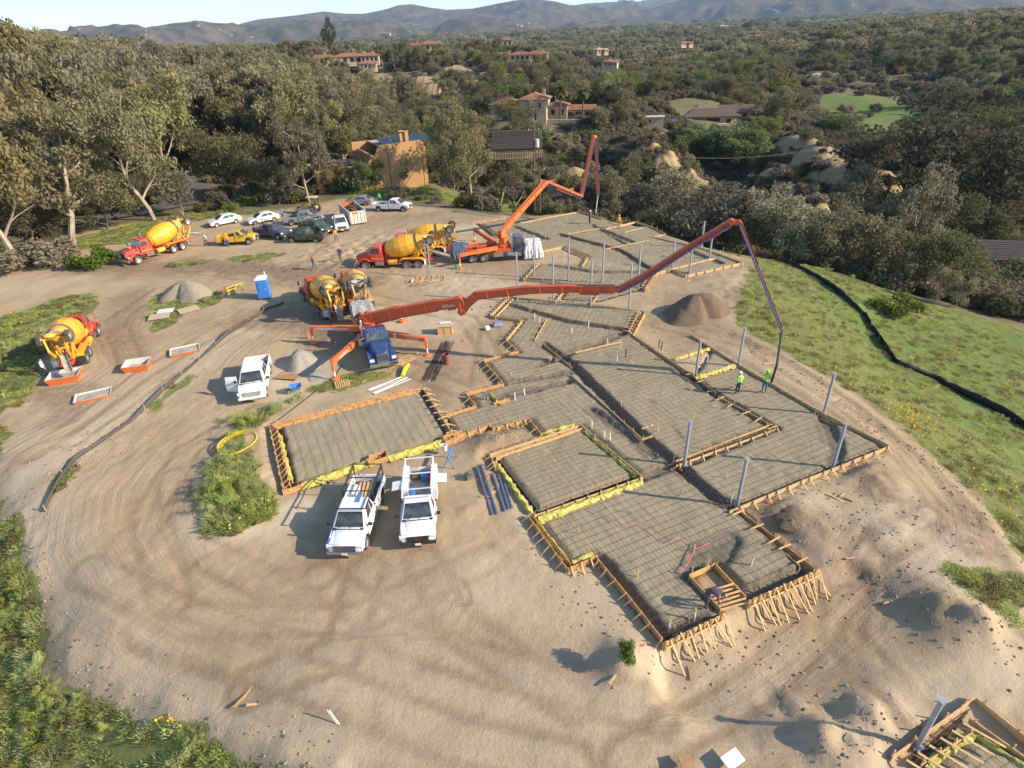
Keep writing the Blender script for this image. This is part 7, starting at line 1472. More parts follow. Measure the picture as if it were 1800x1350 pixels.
low_house('tiled house with pale gable on the middle ridge', 912, 107, 400, rad(-6), [(-10, -3, 8, 7, 3.4, 'gable', 1.4), (1, 0, 12, 7, 3.4, 'hip', 1.5), (11, 1, 12, 7, 3.4, 'hip', 1.6)], chim=[(-5, 0, 4.2), (14, 1, 4.4)], wall=M_stuc2)
low_house('broad tiled house half hidden on the ridge above the ravine', 740, 90, 470, rad(0), [(-8, 0, 14, 8, 3.6, 'hip', 1.6), (7, 2, 16, 8, 4.0, 'hip', 1.8)], chim=[(-2, 0, 4.8), (13, 2, 4.8)])
low_house('small tiled house highest on the far middle ridge', 884, 81, 560, rad(0), [(0, 0, 16, 8, 4.2, 'hip', 1.8), (-8, -2, 8, 6, 3.2, 'hip', 1.2)], chim=[(4, 0, 5)])
# ranch house
t = house('ranch_house', 'grey brown ranch house with wide low roof above the canyon', 1240, 216, 232, rad(-4)); reg(t, 18)
block(t, 0, -2, 17, 9, 2.9, M_shake, M_stuc2, 0, 'hip', 1.3, 2.0, [('s', .2, .45, 2.6, 1.6), ('s', .55, .45, 4.5, 2.0), ('s', .85, .45, 1.6, 1.4)]); block(t, -10, 6, 20, 9, 2.9, M_shake, M_stuc2, 0, 'hip', 1.2, 2.2); block(t, 9, 7, 15, 8, 2.9, M_shake, M_stuc2, 0, 'gable', 1.2, 1.9); chimney(t, -2, 3, 3.6, 2.2); m = MB(); m.box((-3, -8, .2), (16, 3, 1.0)); m.build('terrace_wall', M_conc, t)
t = house('shed', 'small flat roofed shed on the cliff edge left of the ranch house', 1148, 218, 205, rad(-10)); reg(t, 6); block(t, 0, 0, 6, 3.5, 2.2, M_conc, M_stuc2, 0, 'gable', .3, .3, [('s', .3, .5, .9, .9)], courses=False)
low_house('dark roofed house sunk among trees at the right edge', 1745, 445, 118, rad(-15), [(0, 0, 11, 7, .3, 'gable', 1.8)], M_dktile, M_dktile, name='canyon_house')
for k, (px, py, r, w, lab, rf) in enumerate([(1405, 88, 620, 30, 'red roofed house among the trees on the upper right', M_tile), (1528, 107, 560, 34, 'pale house with red roof on a mound on the right', M_tile), (1440, 143, 420, 26, 'tan flat roofed house in the middle right wood', M_conc), (1390, 80, 700, 14, 'small pale shed left of the red roofed house', M_conc), (1200, 82, 640, 16, 'small cream house at the top centre right', M_tile), (1590, 170, 400, 16, 'grey roofed house beyond the green field', M_shake),
     (1510, 162, 390, 14, 'long shed roof near the yellow shrubs', M_shake), (1375, 165, 380, 16, 'low pink roof in the middle wood', M_tile), (1770, 50, 1100, 40, 'white walled house at the top right corner', M_conc), (1700, 70, 900, 26, 'pale villa among trees near the right edge', M_conc), (1320, 62, 900, 20, 'pale house on the distant slope right of centre', M_tile), (1070, 118, 420, 12, 'small pink house behind the palms', M_tile), (1052, 95, 520, 12, 'little hillside house above the palms', M_stuc2), (1780, 108, 600, 18, 'bright low building at the right edge', M_conc), (1560, 86, 800, 18, 'low house behind the red roofed mound', M_tile), (675, 62, 1500, 34, 'pale estate below the distant hills', M_conc), (1270, 48, 1700, 30, 'tan buildings at the foot of the mountains', M_conc), (1650, 102, 640, 26, 'cream house with cypress trees beside it', M_tile)]):
    t = low_house(lab, px, py, r, rad((k*37) % 50-25), [(0, 0, w*.5, 7, 2.6, 'hip', 1.3), (w*.34, -2, w*.28, 6, 2.3, 'hip', 1.1)], rf, M_stucco if k % 2 else M_stuc2, name='hillside_house'); t.location.z += .5
# roads beyond the site (laid over the ground)
def road(name, L, w, m_, lift=.10):
    P = [Vector((a, b, 0)) for a, b in L]; out = []
    for a, b in zip(P[:-1], P[1:]): n = max(1, int((b-a).length/1.5)); out += [a+(b-a)*i/n for i in range(n)]
    out.append(P[-1]); vs = []
    for i, p in enumerate(out):
        d = (out[min(i+1, len(out)-1)]-out[max(i-1, 0)]).normalized(); n = Vector((-d.y, d.x, 0)); nw = 4
        for j in range(nw+1): q = p+n*w*(j/nw-.5); vs.append((q.x, q.y, gz(q.x, q.y)+lift))
    fs = [(i*5+j, i*5+j+1, (i+1)*5+j+1, (i+1)*5+j) for i in range(len(out)-1) for j in range(4)]
    o = MB().add(vs, fs).build(name, m_, smooth=True); tag(o, kind='structure'); return o
DRIVE = [pts([(235, 380), (300, 365), (385, 345), (460, 332), (560, 318), (620, 310)]), pts([(352, 350), (345, 330), (335, 315), (345, 300), (360, 285)]), pts([(60, 400), (130, 395), (235, 380)])]
road('driveway', DRIVE[0], 5, M_asph, .25); road('driveway', DRIVE[1], 5, M_asph, .25); road('driveway', DRIVE[2], 4, M_asph, .25)
yard = [fpt(px, 200, r) for px, r in ((1150, 212), (1200, 214), (1235, 218))]; road('ranch_yard', [(p.x, p.y) for p in yard], 12, M_asph, .3)
c = fpt(1185, 200, 214); t = thing('parked_car', 'dark blue car parked in the ranch house yard', 'car', c+Vector((0, 0, .35)), .3); m = MB(); m.box((0, 0, .65), (4.4, 1.8, .7)); m.build('body', M_navy, t, bevel=.1); m = MB(); m.hexa([(-1.6, -.8, 1), (1.0, -.8, 1), (1.0, .8, 1), (-1.6, .8, 1), (-1.2, -.65, 1.5), (.4, -.65, 1.5), (.4, .65, 1.5), (-1.2, .65, 1.5)]); m.build('cabin', M_glass, t); [wheel(t, x, y*.8, .33, .21) for x in (-1.4, 1.4) for y in (-1, 1)]
# ============================================================ vegetation
def leaf_material(name, a, b, c, sat_var=.25, tr=.42):
    m = bpy.data.materials.new(name); m.use_nodes = True; nt = m.node_tree; nt.nodes.clear(); L = nt.links
    at_ = N(nt, 'ShaderNodeAttribute', attribute_name='v'); oi = nt.nodes.new('ShaderNodeObjectInfo')
    r = nt.nodes.new('ShaderNodeValToRGB'); r.color_ramp.elements[0].color = (*a, 1); r.color_ramp.elements[1].color = (*c, 1); e = r.color_ramp.elements.new(.5); e.color = (*b, 1)
    L.new(at_.outputs['Fac'], r.inputs[0]); hs = nt.nodes.new('ShaderNodeHueSaturation')
    mr = N(nt, 'ShaderNodeMapRange', i3=.482, i4=.525); L.new(oi.outputs['Random'], mr.inputs[0]); L.new(mr.outputs[0], hs.inputs['Hue'])
    m2 = mth(nt, 'FRACT', mth(nt, 'MULTIPLY', oi.outputs['Random'], 7.31)); mv = N(nt, 'ShaderNodeMapRange', i3=.72, i4=1.28); L.new(m2, mv.inputs[0]); L.new(mv.outputs[0], hs.inputs['Value'])
    m3 = mth(nt, 'FRACT', mth(nt, 'MULTIPLY', oi.outputs['Random'], 13.7)); ms = N(nt, 'ShaderNodeMapRange', i3=1-sat_var, i4=1+sat_var*.6); L.new(m3, ms.inputs[0]); L.new(ms.outputs[0], hs.inputs['Saturation'])
    L.new(r.outputs[0], hs.inputs['Color']); d = nt.nodes.new('ShaderNodeBsdfDiffuse'); t = nt.nodes.new('ShaderNodeBsdfTranslucent'); L.new(hs.outputs[0], d.inputs[0]); L.new(hs.outputs[0], t.inputs[0])
    mx = nt.nodes.new('ShaderNodeMixShader'); mx.inputs[0].default_value = tr; L.new(d.outputs[0], mx.inputs[1]); L.new(t.outputs[0], mx.inputs[2]); o = nt.nodes.new('ShaderNodeOutputMaterial'); L.new(mx.outputs[0], o.inputs[0]); return m
LM = {'euc': leaf_material('eucalyptus_leaves', (.175, .160, .085), (.25, .225, .125), (.36, .31, .19)), 'oak': leaf_material('oak_leaves', (.115, .112, .055), (.165, .158, .078), (.24, .22, .12)),
      'green': leaf_material('bright_green_leaves', (.11, .155, .035), (.16, .205, .05), (.24, .26, .085)), 'scrub': leaf_material('scrub_leaves', (.165, .135, .085), (.23, .19, .125), (.32, .26, .17)),
      'grey': leaf_material('grey_twigs', (.13, .11, .085), (.18, .155, .12), (.24, .20, .155)), 'pine': leaf_material('pine_needles', (.085, .088, .045), (.125, .122, .065), (.18, .165, .09)),
      'weed': leaf_material('weed_blades', (.33, .38, .11), (.45, .49, .16), (.60, .60, .27), tr=.5), 'dry': leaf_material('dry_stalks', (.20, .15, .07), (.28, .22, .10), (.34, .27, .14)), 'palm': leaf_material('palm_fronds', (.055, .07, .02), (.10, .11, .03), (.20, .17, .05))}
M_bark = mat('pale_eucalyptus_bark', (.33, .27, .21), .85, noise=.3, nscale=1.2); M_bark2 = mat('dark_bark', (.12, .09, .065), .9, noise=.3); M_twig = mat('dead_twigs', (.30, .24, .19), .9, noise=.2)
def leaf_cloud(name, blobs, n, size, m_, seed, aspect=1.6, droop=.0, shell=.0):
    """many small leaf faces scattered through ellipsoid clumps (cx,cy,cz,rx,ry,rz)"""
    r = np.random.RandomState(seed); B = np.array(blobs); w = B[:, 3]*B[:, 4]*B[:, 5]; w = w**.75; idx = r.choice(len(B), n, p=w/w.sum())
    d = r.normal(size=(n, 3)); d /= np.linalg.norm(d, axis=1)[:, None]; rad_ = r.rand(n, 1)**(.45 if not shell else .2)
    P = B[idx, :3]+d*rad_*B[idx, 3:6]
    a = r.normal(size=(n, 3)); a[:, 2] -= droop*2; a /= np.linalg.norm(a, axis=1)[:, None]; nn = d*1.1+r.normal(size=(n, 3))*.8; b = np.cross(a, nn); b /= np.linalg.norm(b, axis=1)[:, None]+1e-9
    s = size*(.6+.8*r.rand(n, 1)); h = a*s*aspect/2; k = b*s/2
    V = np.stack([P-h, P+k*.9-h*.1, P+h, P-k*.9+h*.1], 1).reshape(-1, 3)
    cl = r.rand(len(B))[idx]; v = np.clip(.35*cl+.45*r.rand(n)+.1, 0, 1)
    me = bpy.data.meshes.new(name); me.vertices.add(4*n); me.vertices.foreach_set('co', V.astype(np.float32).ravel()); me.loops.add(4*n); me.loops.foreach_set('vertex_index', np.arange(4*n, dtype=np.int32))
    me.polygons.add(n); me.polygons.foreach_set('loop_start', np.arange(0, 4*n, 4, dtype=np.int32)); me.polygons.foreach_set('loop_total', np.full(n, 4, np.int32)); me.materials.append(m_)
    at_ = me.attributes.new('v', 'FLOAT', 'POINT'); at_.data.foreach_set('value', np.repeat(v, 4).astype(np.float32)); me.update(); return me
def skeleton(seed, H, spread, first=.35, limbs=6, sub=4, lean=.06, r0=None, up=.55, bend=.12):
    """trunk, limbs and twigs; returns builder and clump centres"""
    q = random.Random(seed); m = MB(); tips = []; r0 = r0 or H*.020
    def path(p, d, L, r, n=5, wob=.12):
        P = [p]; R_ = [r]
        for i in range(n): d = (d+Vector((q.gauss(0, wob), q.gauss(0, wob), q.gauss(0, wob*.5)+.03))).normalized(); p = p+d*L/n; P.append(p); R_.append(max(.012, r*(1-.72*(i+1)/n)))
        m.tube(P, R_, 6, cap=False); return P, R_, d
    T, TR, td = path(Vector((0, 0, -.4)), Vector((q.gauss(0, lean), q.gauss(0, lean), 1)).normalized(), H*.80, r0, 7, bend)
    for k in range(limbs):
        f = first+(1-first)*k/max(1, limbs-1)*.95; i = min(len(T)-2, int(f*(len(T)-1))); p = T[i].lerp(T[i+1], f*(len(T)-1)-i); a = k*2.4+q.uniform(-.5, .5)
        el = up+q.uniform(-.2, .3); L = spread*(1.15-.55*abs(f-.55))*q.uniform(.75, 1.15); d = Vector((math.cos(a)*math.cos(el), math.sin(a)*math.cos(el), math.sin(el))); P, R_, d2 = path(p, d, L, TR[i]*.55, 4, .16); tips.append((P[-1], L*.34))
        for j in range(sub):
            b = q.uniform(.35, .95); ii = min(3, int(b*4)); pp = P[ii].lerp(P[ii+1], b*4-ii); dd = (d2+Vector((q.gauss(0, .7), q.gauss(0, .7), q.gauss(.1, .45)))).normalized(); P2, _, _ = path(pp, dd, L*q.uniform(.35, .6), R_[ii]*.5, 3, .2); tips.append((P2[-1], L*.30))
    tips.append((T[-1], spread*.32)); return m, tips, q
PROTO = {}
def make_tree(kind, seed, H, spread, nleaf, lsize, lm, bark, limbs, sub, first, flat=.75, aspect=1.6, droop=0, bend=.12, up=.55, r0=None, fill=1.0):
    m, tips, q = skeleton(seed, H, spread, first, limbs, sub, .06, r0, up, bend); tm = m.mesh('trunk', bark, True); B = []
    for p, r in tips:
        for k in range(2): s = r*q.uniform(.7, 1.25)*fill; B.append((p.x+q.gauss(0, r*.35), p.y+q.gauss(0, r*.35), p.z+q.gauss(0, r*.3)+r*.1, s, s, s*flat))
    top = max(b[2]+b[5] for b in B); lm_ = leaf_cloud('crown', B, nleaf, lsize, LM[lm], seed, aspect, droop); PROTO.setdefault(kind, []).append((tm, lm_, top)); return top
for s in range(5): make_tree('eucalyptus', 10+s, 20, 6.4, 8200, .29, 'euc', M_bark, 9, 6, .25, .85, 2.2, .6, .15, fill=.74)
for s in range(3): make_tree('slender_eucalyptus', 40+s, 22, 4.4, 5600, .29, 'euc', M_bark, 9, 5, .28, .9, 2.2, .6, .12, fill=.74)
for s in range(3): make_tree('oak', 60+s, 8, 4.4, 6500, .25, 'oak', M_bark2, 8, 4, .22, .8, 1.3, 0, .1, .5, .22)
for s in range(2): make_tree('green_tree', 70+s, 6.5, 3.6, 4600, .28, 'green', M_bark2, 8, 4, .18, .85, 1.4, 0, .1, .6, .14)
for s in range(2): make_tree('olive_tree', 80+s, 7.5, 3.8, 5600, .22, 'euc', M_bark, 8, 4, .2, .85, 1.8, .2, .12, .7, .16)
for s in range(2): make_tree('bare_tree', 90+s, 6, 2.8, 1500, .20, 'grey', M_twig, 10, 6, .15, .9, 2.5, 0, .14, .8, .10)
make_tree('pine', 95, 20, 8.5, 9000, .42, 'pine', M_bark2, 12, 5, .35, .42, 1.8, 0, .06, .18)
def make_shrub(kind, seed, H, R_, n, ls, lm, clumps, aspect=1.5, stems=6):
    q = random.Random(seed); B = []; m = MB()
    for k in range(clumps):
        a = q.uniform(0, 6.28); r = R_*math.sqrt(q.random())*.75; z = H*q.uniform(.35, .7)*(1-.4*r/R_); s = R_*q.uniform(.28, .45); B.append((r*math.cos(a), r*math.sin(a), z, s, s, min(s, z*.95)))
    for k in range(stems): b = B[k % len(B)]; m.tube([(0, 0, -.15), (b[0]*.5, b[1]*.5, b[2]*.5), (b[0], b[1], b[2])], [.05, .035, .012], 4, cap=False)
    PROTO.setdefault(kind, []).append((m.mesh('stems', M_bark2, True), leaf_cloud('foliage', B, n, ls, LM[lm], seed, aspect), max(b[2]+b[5] for b in B)))
for s in range(3): make_shrub('scrub', 200+s, 2.2, 1.6, 1500, .16, 'scrub', 9)
for s in range(2): make_shrub('dark_shrub', 210+s, 2.4, 1.7, 1500, .16, 'oak', 9)
for s in range(2): make_shrub('green_shrub', 220+s, 1.8, 1.5, 1700, .13, 'green', 9)
make_shrub('grey_shrub', 230, 1.8, 1.6, 1200, .13, 'grey', 8, 2.6)
def make_weed(kind, seed, H, R_, n, lm, w=.012):
    """upright fine blades fanning out"""
    r = np.random.RandomState(seed); a = r.rand(n)*6.28; rr_ = np.sqrt(r.rand(n))*R_; b = np.stack([rr_*np.cos(a), rr_*np.sin(a), np.zeros(n)-.03], 1); h = H*(.45+.55*r.rand(n))*(1-.45*rr_/R_); ln = r.normal(size=(n, 2))*.42*h[:, None]+b[:, :2]*.35
    t = b+np.concatenate([ln, h[:, None]], 1); mdl = b+np.concatenate([ln*.35, h[:, None]*.6], 1); th = r.rand(n)*6.28; k = np.stack([np.cos(th), np.sin(th), np.zeros(n)], 1)*w*(.6+r.rand(n, 1))
    V = np.stack([b-k*.5, b+k*.5, mdl+k, t, mdl-k], 1).reshape(-1, 3); me = bpy.data.meshes.new(kind); me.vertices.add(5*n); me.vertices.foreach_set('co', V.astype(np.float32).ravel()); me.loops.add(5*n); me.loops.foreach_set('vertex_index', np.arange(5*n, dtype=np.int32)); me.polygons.add(n); me.polygons.foreach_set('loop_start', np.arange(0, 5*n, 5, dtype=np.int32)); me.polygons.foreach_set('loop_total', np.full(n, 5, np.int32)); me.materials.append(LM[lm])
    at_ = me.attributes.new('v', 'FLOAT', 'POINT'); at_.data.foreach_set('value', np.repeat(r.rand(n), 5).astype(np.float32)); me.update(); PROTO.setdefault(kind, []).append((None, me, H))
for s in range(3): make_weed('grass_tuft', 300+s, .24, .42, 110, 'weed', .012)
for s in range(3): make_weed('tall_weed', 310+s, .60, .65, 420, 'weed', .009)
for s in range(3):
    q = random.Random(500+s); B = [(q.gauss(0, .42), q.gauss(0, .42), q.uniform(.08, .55), .22, .22, .20) for _ in range(12)]
    PROTO.setdefault('fennel', []).append((None, leaf_cloud('foliage', B, 1100, .020, LM['weed'], 500+s, 8.0), .7))
for s in range(2): make_weed('dry_tuft', 320+s, .45, .40, 110, 'dry', .012)
# far trees, low detail
for s in range(4):
    q = random.Random(400+s); H = 9; B = [(q.gauss(0, 2.2), q.gauss(0, 2.2), q.uniform(3, 8), q.uniform(1.6, 2.8), q.uniform(1.6, 2.8), q.uniform(1.3, 2.4)) for _ in range(7)]
    m = MB(); m.tube([(0, 0, -1), (0, 0, 6)], [.35, .15], 5); PROTO.setdefault('far_tree', []).append((m.mesh('trunk', M_bark2), leaf_cloud('crown', B, 420, .95, LM['euc' if s < 3 else 'oak'], 400+s, 1.3), 10))
def palm_mesh(seed, H, n=34, Lf=2.6):
    q = random.Random(seed); m = MB(); m.tube([(0, 0, -.3), (.1, 0, H*.5), (0, 0, H)], [.26, .20, .24], 8); tr = m.mesh('trunk', M_bark2, True); m = MB()
    for k in range(n):
        a = k*2.399; el = 1.2-2.0*(k/n)+q.uniform(-.15, .15); P = []; p = Vector((0, 0, H)); L = Lf*q.uniform(.85, 1.1)
        for i in range(6): e = el-i*.30; P.append(p); p = p+Vector((math.cos(a)*math.cos(e), math.sin(a)*math.cos(e), math.sin(e)))*L/5
        s = Vector((-math.sin(a), math.cos(a), 0)); w = [.05, .30, .42, .40, .28, .05]
        for i in range(5):
            for sg in (-1, 1): m.quad(P[i], P[i+1], P[i+1]+s*sg*w[i+1]-Vector((0, 0, w[i+1]*.5)), P[i]+s*sg*w[i]-Vector((0, 0, w[i]*.5)))
    me = m.mesh('fronds', LM['palm']); a_ = me.attributes.new('v', 'FLOAT', 'POINT'); a_.data.foreach_set('value', np.random.RandomState(seed).rand(len(me.vertices)).astype(np.float32)); PROTO.setdefault('palm', []).append((tr, me, H+1))
palm_mesh(1, 8); palm_mesh(2, 10)
def plant(kind, P, H, label, cat, rz=0, group=None, var=0, wide=1.0, name=None, lean=(0, 0), cn='crown', tn='trunk'):
    pr = PROTO[kind][var % len(PROTO[kind])]; s = H/pr[2]; t = thing(name or kind, label, cat, P, rz, group); t.scale = (s*wide, s*wide, s); t.rotation_euler = (lean[0], lean[1], rz)
    if pr[0] is not None: linked(tn, pr[0], t)
    linked(cn, pr[1], t); return t
HERO = []
def hero(kind, base, top, label, cat='tree', r=None, group=None, var=0, wide=1.0, lean=(0, 0), name=None):
    P = on(*base) if r is None else fpt(base[0], base[1], r); H = rise(P, top); sh = kind in ('scrub', 'dark_shrub', 'green_shrub', 'grey_shrub'); HERO.append((P.x, P.y, H*.25)); kind = {'scrub': 'olive_tree', 'dark_shrub': 'oak', 'green_shrub': 'oak', 'grey_shrub': 'bare_tree'}.get(kind, kind) if H > 3.6 and kind in ('scrub', 'dark_shrub', 'green_shrub', 'grey_shrub') else kind
    return plant(kind, P, H, label, cat, rr.uniform(0, 6), group, var, wide, name, lean, 'foliage' if sh else 'crown', 'stems' if sh else 'trunk')
hero('eucalyptus', (272, 388), (268, 118), 'tall eucalyptus with forked white trunk at the edge of the left wood', var=0, wide=.9)
hero('eucalyptus', (545, 357), (548, 190), 'eucalyptus with pale trunk standing beyond the parked pickups', var=1, wide=1.0)
hero('slender_eucalyptus', (128, 432), (70, 190), 'leaning eucalyptus on the bank left of the far mixer', var=0, wide=1.2, lean=(0, -.25)); hero('eucalyptus', (40, 470), (10, 140), 'large eucalyptus filling the left edge of the wood', var=2, wide=1.0)
hero('oak', (188, 405), (190, 285), 'dark green oak left of the forked eucalyptus', var=0); hero('oak', (412, 352), (415, 212), 'dense dark oak beside the curving driveway', var=1, wide=.8); hero('bare_tree', (322, 380), (305, 292), 'small bare white branched tree by the driveway', var=0)
hero('olive_tree', (480, 345), (480, 255), 'grey olive tree between driveway and parked cars', var=0); hero('green_tree', (650, 335), (650, 277), 'bushy green tree at the corner of the pueblo house', var=0, wide=.8); hero('bare_tree', (705, 328), (702, 262), 'thin grey tree in front of the ochre wall', var=1, wide=1.0)
hero('oak', (60, 440), (60, 345), 'dark oak on the bank above the left dirt road', var=2, wide=1.2); hero('oak', (250, 360), (240, 300), 'small dark oak behind the forked eucalyptus', var=1); hero('green_tree', (440, 320), (430, 270), 'green tree on the lawn by the driveway', var=1)
hero('olive_tree', (800, 352), (800, 236), 'large grey green tree right of the pueblo house', var=1, wide=.7); hero('eucalyptus', (830, 352), (830, 165), 'broad eucalyptus with bent white limb left of the dark garage', var=3, wide=.75); hero('olive_tree', (870, 345), (890, 260), 'leafy tree below the dark tiled garage', var=0)
for k, (x, y, yt, kd) in enumerate([(492, 342, 290, 'olive_tree'), (520, 340, 285, 'oak'), (575, 338, 280, 'olive_tree'), (603, 336, 288, 'oak'), (625, 336, 300, 'green_shrub'), (545, 335, 300, 'scrub')]):
    hero(kd, (x, y), (x, yt), ['olive tree leftmost in the row before the pueblo wing', 'oak second in the row before the pueblo wing', 'olive tree right of the pale trunk before the pueblo wing', 'oak nearest the tall ochre wall', 'green shrub at the foot of the tall ochre wall', 'scrub bush behind the pale trunk'][k], 'shrub' if kd in ('green_shrub', 'scrub') else 'tree', var=k)
for k, (x, r, yt, kd) in enumerate([(1800, 88, 505, 'scrub'), (1765, 92, 490, 'dark_shrub'), (1720, 96, 470, 'scrub'), (1690, 94, 462, 'dark_shrub'), (1750, 100, 452, 'green_shrub'), (1790, 104, 440, 'dark_shrub')]):
    hero(kd, (x, 300), (x, yt), ['scrub bush at the right edge beyond the field', 'dark shrub beyond the field near the right edge', 'brown shrub below the hidden dark roof', 'dark shrub left of the hidden dark roof', 'green shrub close under the hidden dark roof', 'dark shrub right of the hidden dark roof'][k], 'shrub', r=r, var=k, wide=1.6)
hero('oak', (905, 200), (905, 170), 'dark tree standing in front of the left half of the cream villa', r=180, var=1, wide=1.0)
hero('grey_shrub', (890, 345), (895, 296), 'pale grey leafless shrub left of the transformer pole', 'shrub', wide=.9); hero('eucalyptus', (560, 330), (600, 175), 'eucalyptus crown rising left of the pueblo house', var=4, r=125, wide=.8)
for k, (x, r, yt, kd, w, lb) in enumerate([(1000, 108, 305, 'scrub', 1.2, 'round scrub oak behind the transformer pole'), (1095, 100, 300, 'olive_tree', 1.1, 'grey olive tree beyond the upper pump boom'), (1060, 104, 320, 'scrub', 1.3, 'brown shrub beyond the far edge of the upper pad'), (1170, 98, 300, 'olive_tree', 1.2, 'spreading grey tree on the near canyon slope'),
    (1230, 96, 310, 'bare_tree', 1.2, 'tree with pale bare limbs on the near canyon slope'), (1290, 92, 318, 'olive_tree', 1.2, 'grey tree right of the boom apex'), (1365, 88, 340, 'oak', 1.2, 'dull green tree above the silt fence'), (1440, 84, 345, 'olive_tree', 1.2, 'round olive brown tree above the green field'), (1520, 84, 365, 'oak', 1.0, 'dark tree above the far end of the green field'),
    (1600, 86, 375, 'olive_tree', 1.0, 'olive tree by the hidden dark roof'), (1770, 80, 470, 'olive_tree', .9, 'tree at the right edge above the green field'), (1690, 86, 400, 'oak', 1.0, 'dull oak in front of the hidden dark roof')]):
    hero(kd, (x, 300), (x, yt), lb, 'tree' if kd != 'scrub' else 'shrub', r=r, var=k, wide=w)
hero('pine', (1690, 300), (1690, 160), 'great spreading pine on the right above the canyon', r=150, wide=1.15); hero('eucalyptus', (1640, 300), (1620, 290), 'slender pale tree left of the great pine', r=120, var=2, wide=.8); hero('pine', (1790, 300), (1800, 200), 'second pine partly cut off at the right edge', r=170, wide=.8)
hero('palm', (985, 200), (985, 150), 'left palm of the pair beside the cream villa', r=196, var=0, wide=1.1); hero('palm', (1024, 200), (1024, 155), 'right palm of the pair beside the cream villa', r=198, var=0, wide=1.1); hero('palm', (1602, 240), (1605, 212), 'palm at the edge of the green field', r=230, wide=1.3); hero('palm', (1250, 170), (1248, 160), 'slim palm behind the ranch house', r=270, var=1); hero('palm', (1000, 190), (1003, 166), 'short yellowish palm between the pair', r=206, var=1)
for k, (x, r, yt, w) in enumerate([(1075, 205, 198, 1.0), (1120, 215, 178, 1.2), (1200, 205, 225, 1.0), (1235, 205, 212, 1.2), (1290, 200, 213, 1.2), (1320, 195, 225, 1.2), (1260, 200, 225, 1.2), (1345, 215, 200, 1.0), (1215, 200, 232, 1.0)]):
    hero('green_tree', (x, 230), (x, yt), ['bright round tree left of the cliff top', 'rounded dark green tree beside the shed', 'low bright hedge tree below the ranch yard', 'bright green tree below the ranch house', 'bushy green tree right below the ranch terrace', 'green tree beside the cactus slope', 'wide green tree in the hedge row', 'green tree right of the ranch house', 'smallest bright tree of the hedge row'][k], r=r, var=k, wide=w, group='bright trees round the ranch house')
plant('pine', fpt(582, 90, 430), 26, 'dark cypress standing above the wood on the left ridge', 'tree', 0, None, 0, .28, 'cypress')
hero('green_shrub', (165, 468), (165, 438), 'rounded green bush on the dirt bank by the far left mixer', 'shrub', var=0, wide=1.3); hero('scrub', (60, 470), (60, 425), 'grey brown bush at the left edge of the dirt road', 'shrub', var=1, wide=1.6); hero('scrub', (110, 455), (110, 420), 'brown bush uphill of the rounded green one', 'shrub', var=2, wide=1.5)
hero('green_shrub', (1104, 1160), (1104, 1130), 'small green shrub on the dirt mound below the south wing', 'shrub', var=1, wide=.7); hero('scrub', (15, 460), (15, 410), 'large scrub bush cut off by the left edge', 'shrub', var=0, wide=1.5); hero('green_shrub', (1570, 548), (1570, 520), 'low olive bush in the green field', 'shrub', wide=1.4)
# prickly pear
def cactus(label, P, R_, n, seed):
    q = random.Random(seed); m = MB()
    for k in range(n):
        a = q.uniform(0, 6.28); r = R_*math.sqrt(q.random()); c = Vector((r*math.cos(a), r*math.sin(a)*.6, q.uniform(.1, 1.5)*(1-.5*r/R_))); M = Matrix.Translation(c) @ Euler((q.uniform(-.5, .5), q.uniform(-.6, .6), q.uniform(0, 6.28))).to_matrix().to_4x4() @ Matrix.Scale(.22, 4, (0, 1, 0)); vs = [(.03, -.24), (.13, -.15), (.17, 0), (.13, .16), (.03, .24)]
        m.lathe([(r_*1.15, z*1.15) for r_, z in vs], 7, M)
    o = m.build('pads', mat('cactus_pad', (.22, .27, .17), .7, noise=.2), None, True); t = thing('prickly_pear', label, 'cactus', P, 0, 'prickly pear clumps'); o.parent = t; tag(o, kind='stuff')
cactus('prickly pear clump left of the grey leafless shrub', on(858, 342), 2.6, 90, 1); cactus('prickly pear clump beyond the east edge of the upper pad', on(1150, 378), 2.2, 80, 2); cactus('prickly pear spilling over the slope edge by the orange hat worker', on(1112, 368), 1.8, 60, 3); cactus('large prickly pear bank below the ranch house', fpt(1315, 225, 190), 4.5, 120, 4)

# ---- the wood: scattered trees (largest in view as things, the rest as one mass)
def projn(P):
    v = P-np.array([0, 0, CAM_H]); z = v @ np.array(_f); z = np.where(z < .1, .1, z); return 900+FPX*(v @ np.array(_r))/z, 675-FPX*(v @ np.array(_u))/z
CLEAR = [(636, 752, 250, 127), (690, 752, 225, 127), (862, 945, 215, 140), (868, 1000, 172, 196), (1160, 1300, 190, 228), (548, 668, 96, 398), (715, 770, 76, 468), (868, 960, 90, 398), (872, 896, 74, 558), (1395, 1420, 84, 615), (1490, 1560, 104, 555), (1415, 1470, 140, 415), (1440, 1640, 190, 420), (300, 380, 285, 112), (1580, 1600, 160, 395), (1090, 1215, 235, 150),
         (940, 1010, 270, 120), (1400, 1565, 228, 190), (1350, 1450, 290, 140), (740, 780, 118, 345), (650, 735, 125, 380), (800, 840, 100, 340), (1130, 1160, 208, 204), (1735, 1790, 415, 85), (860, 900, 285, 108)]
rs = np.random.RandomState(11); TREES = []   # kind, x, y, z, H, var, wide, rot
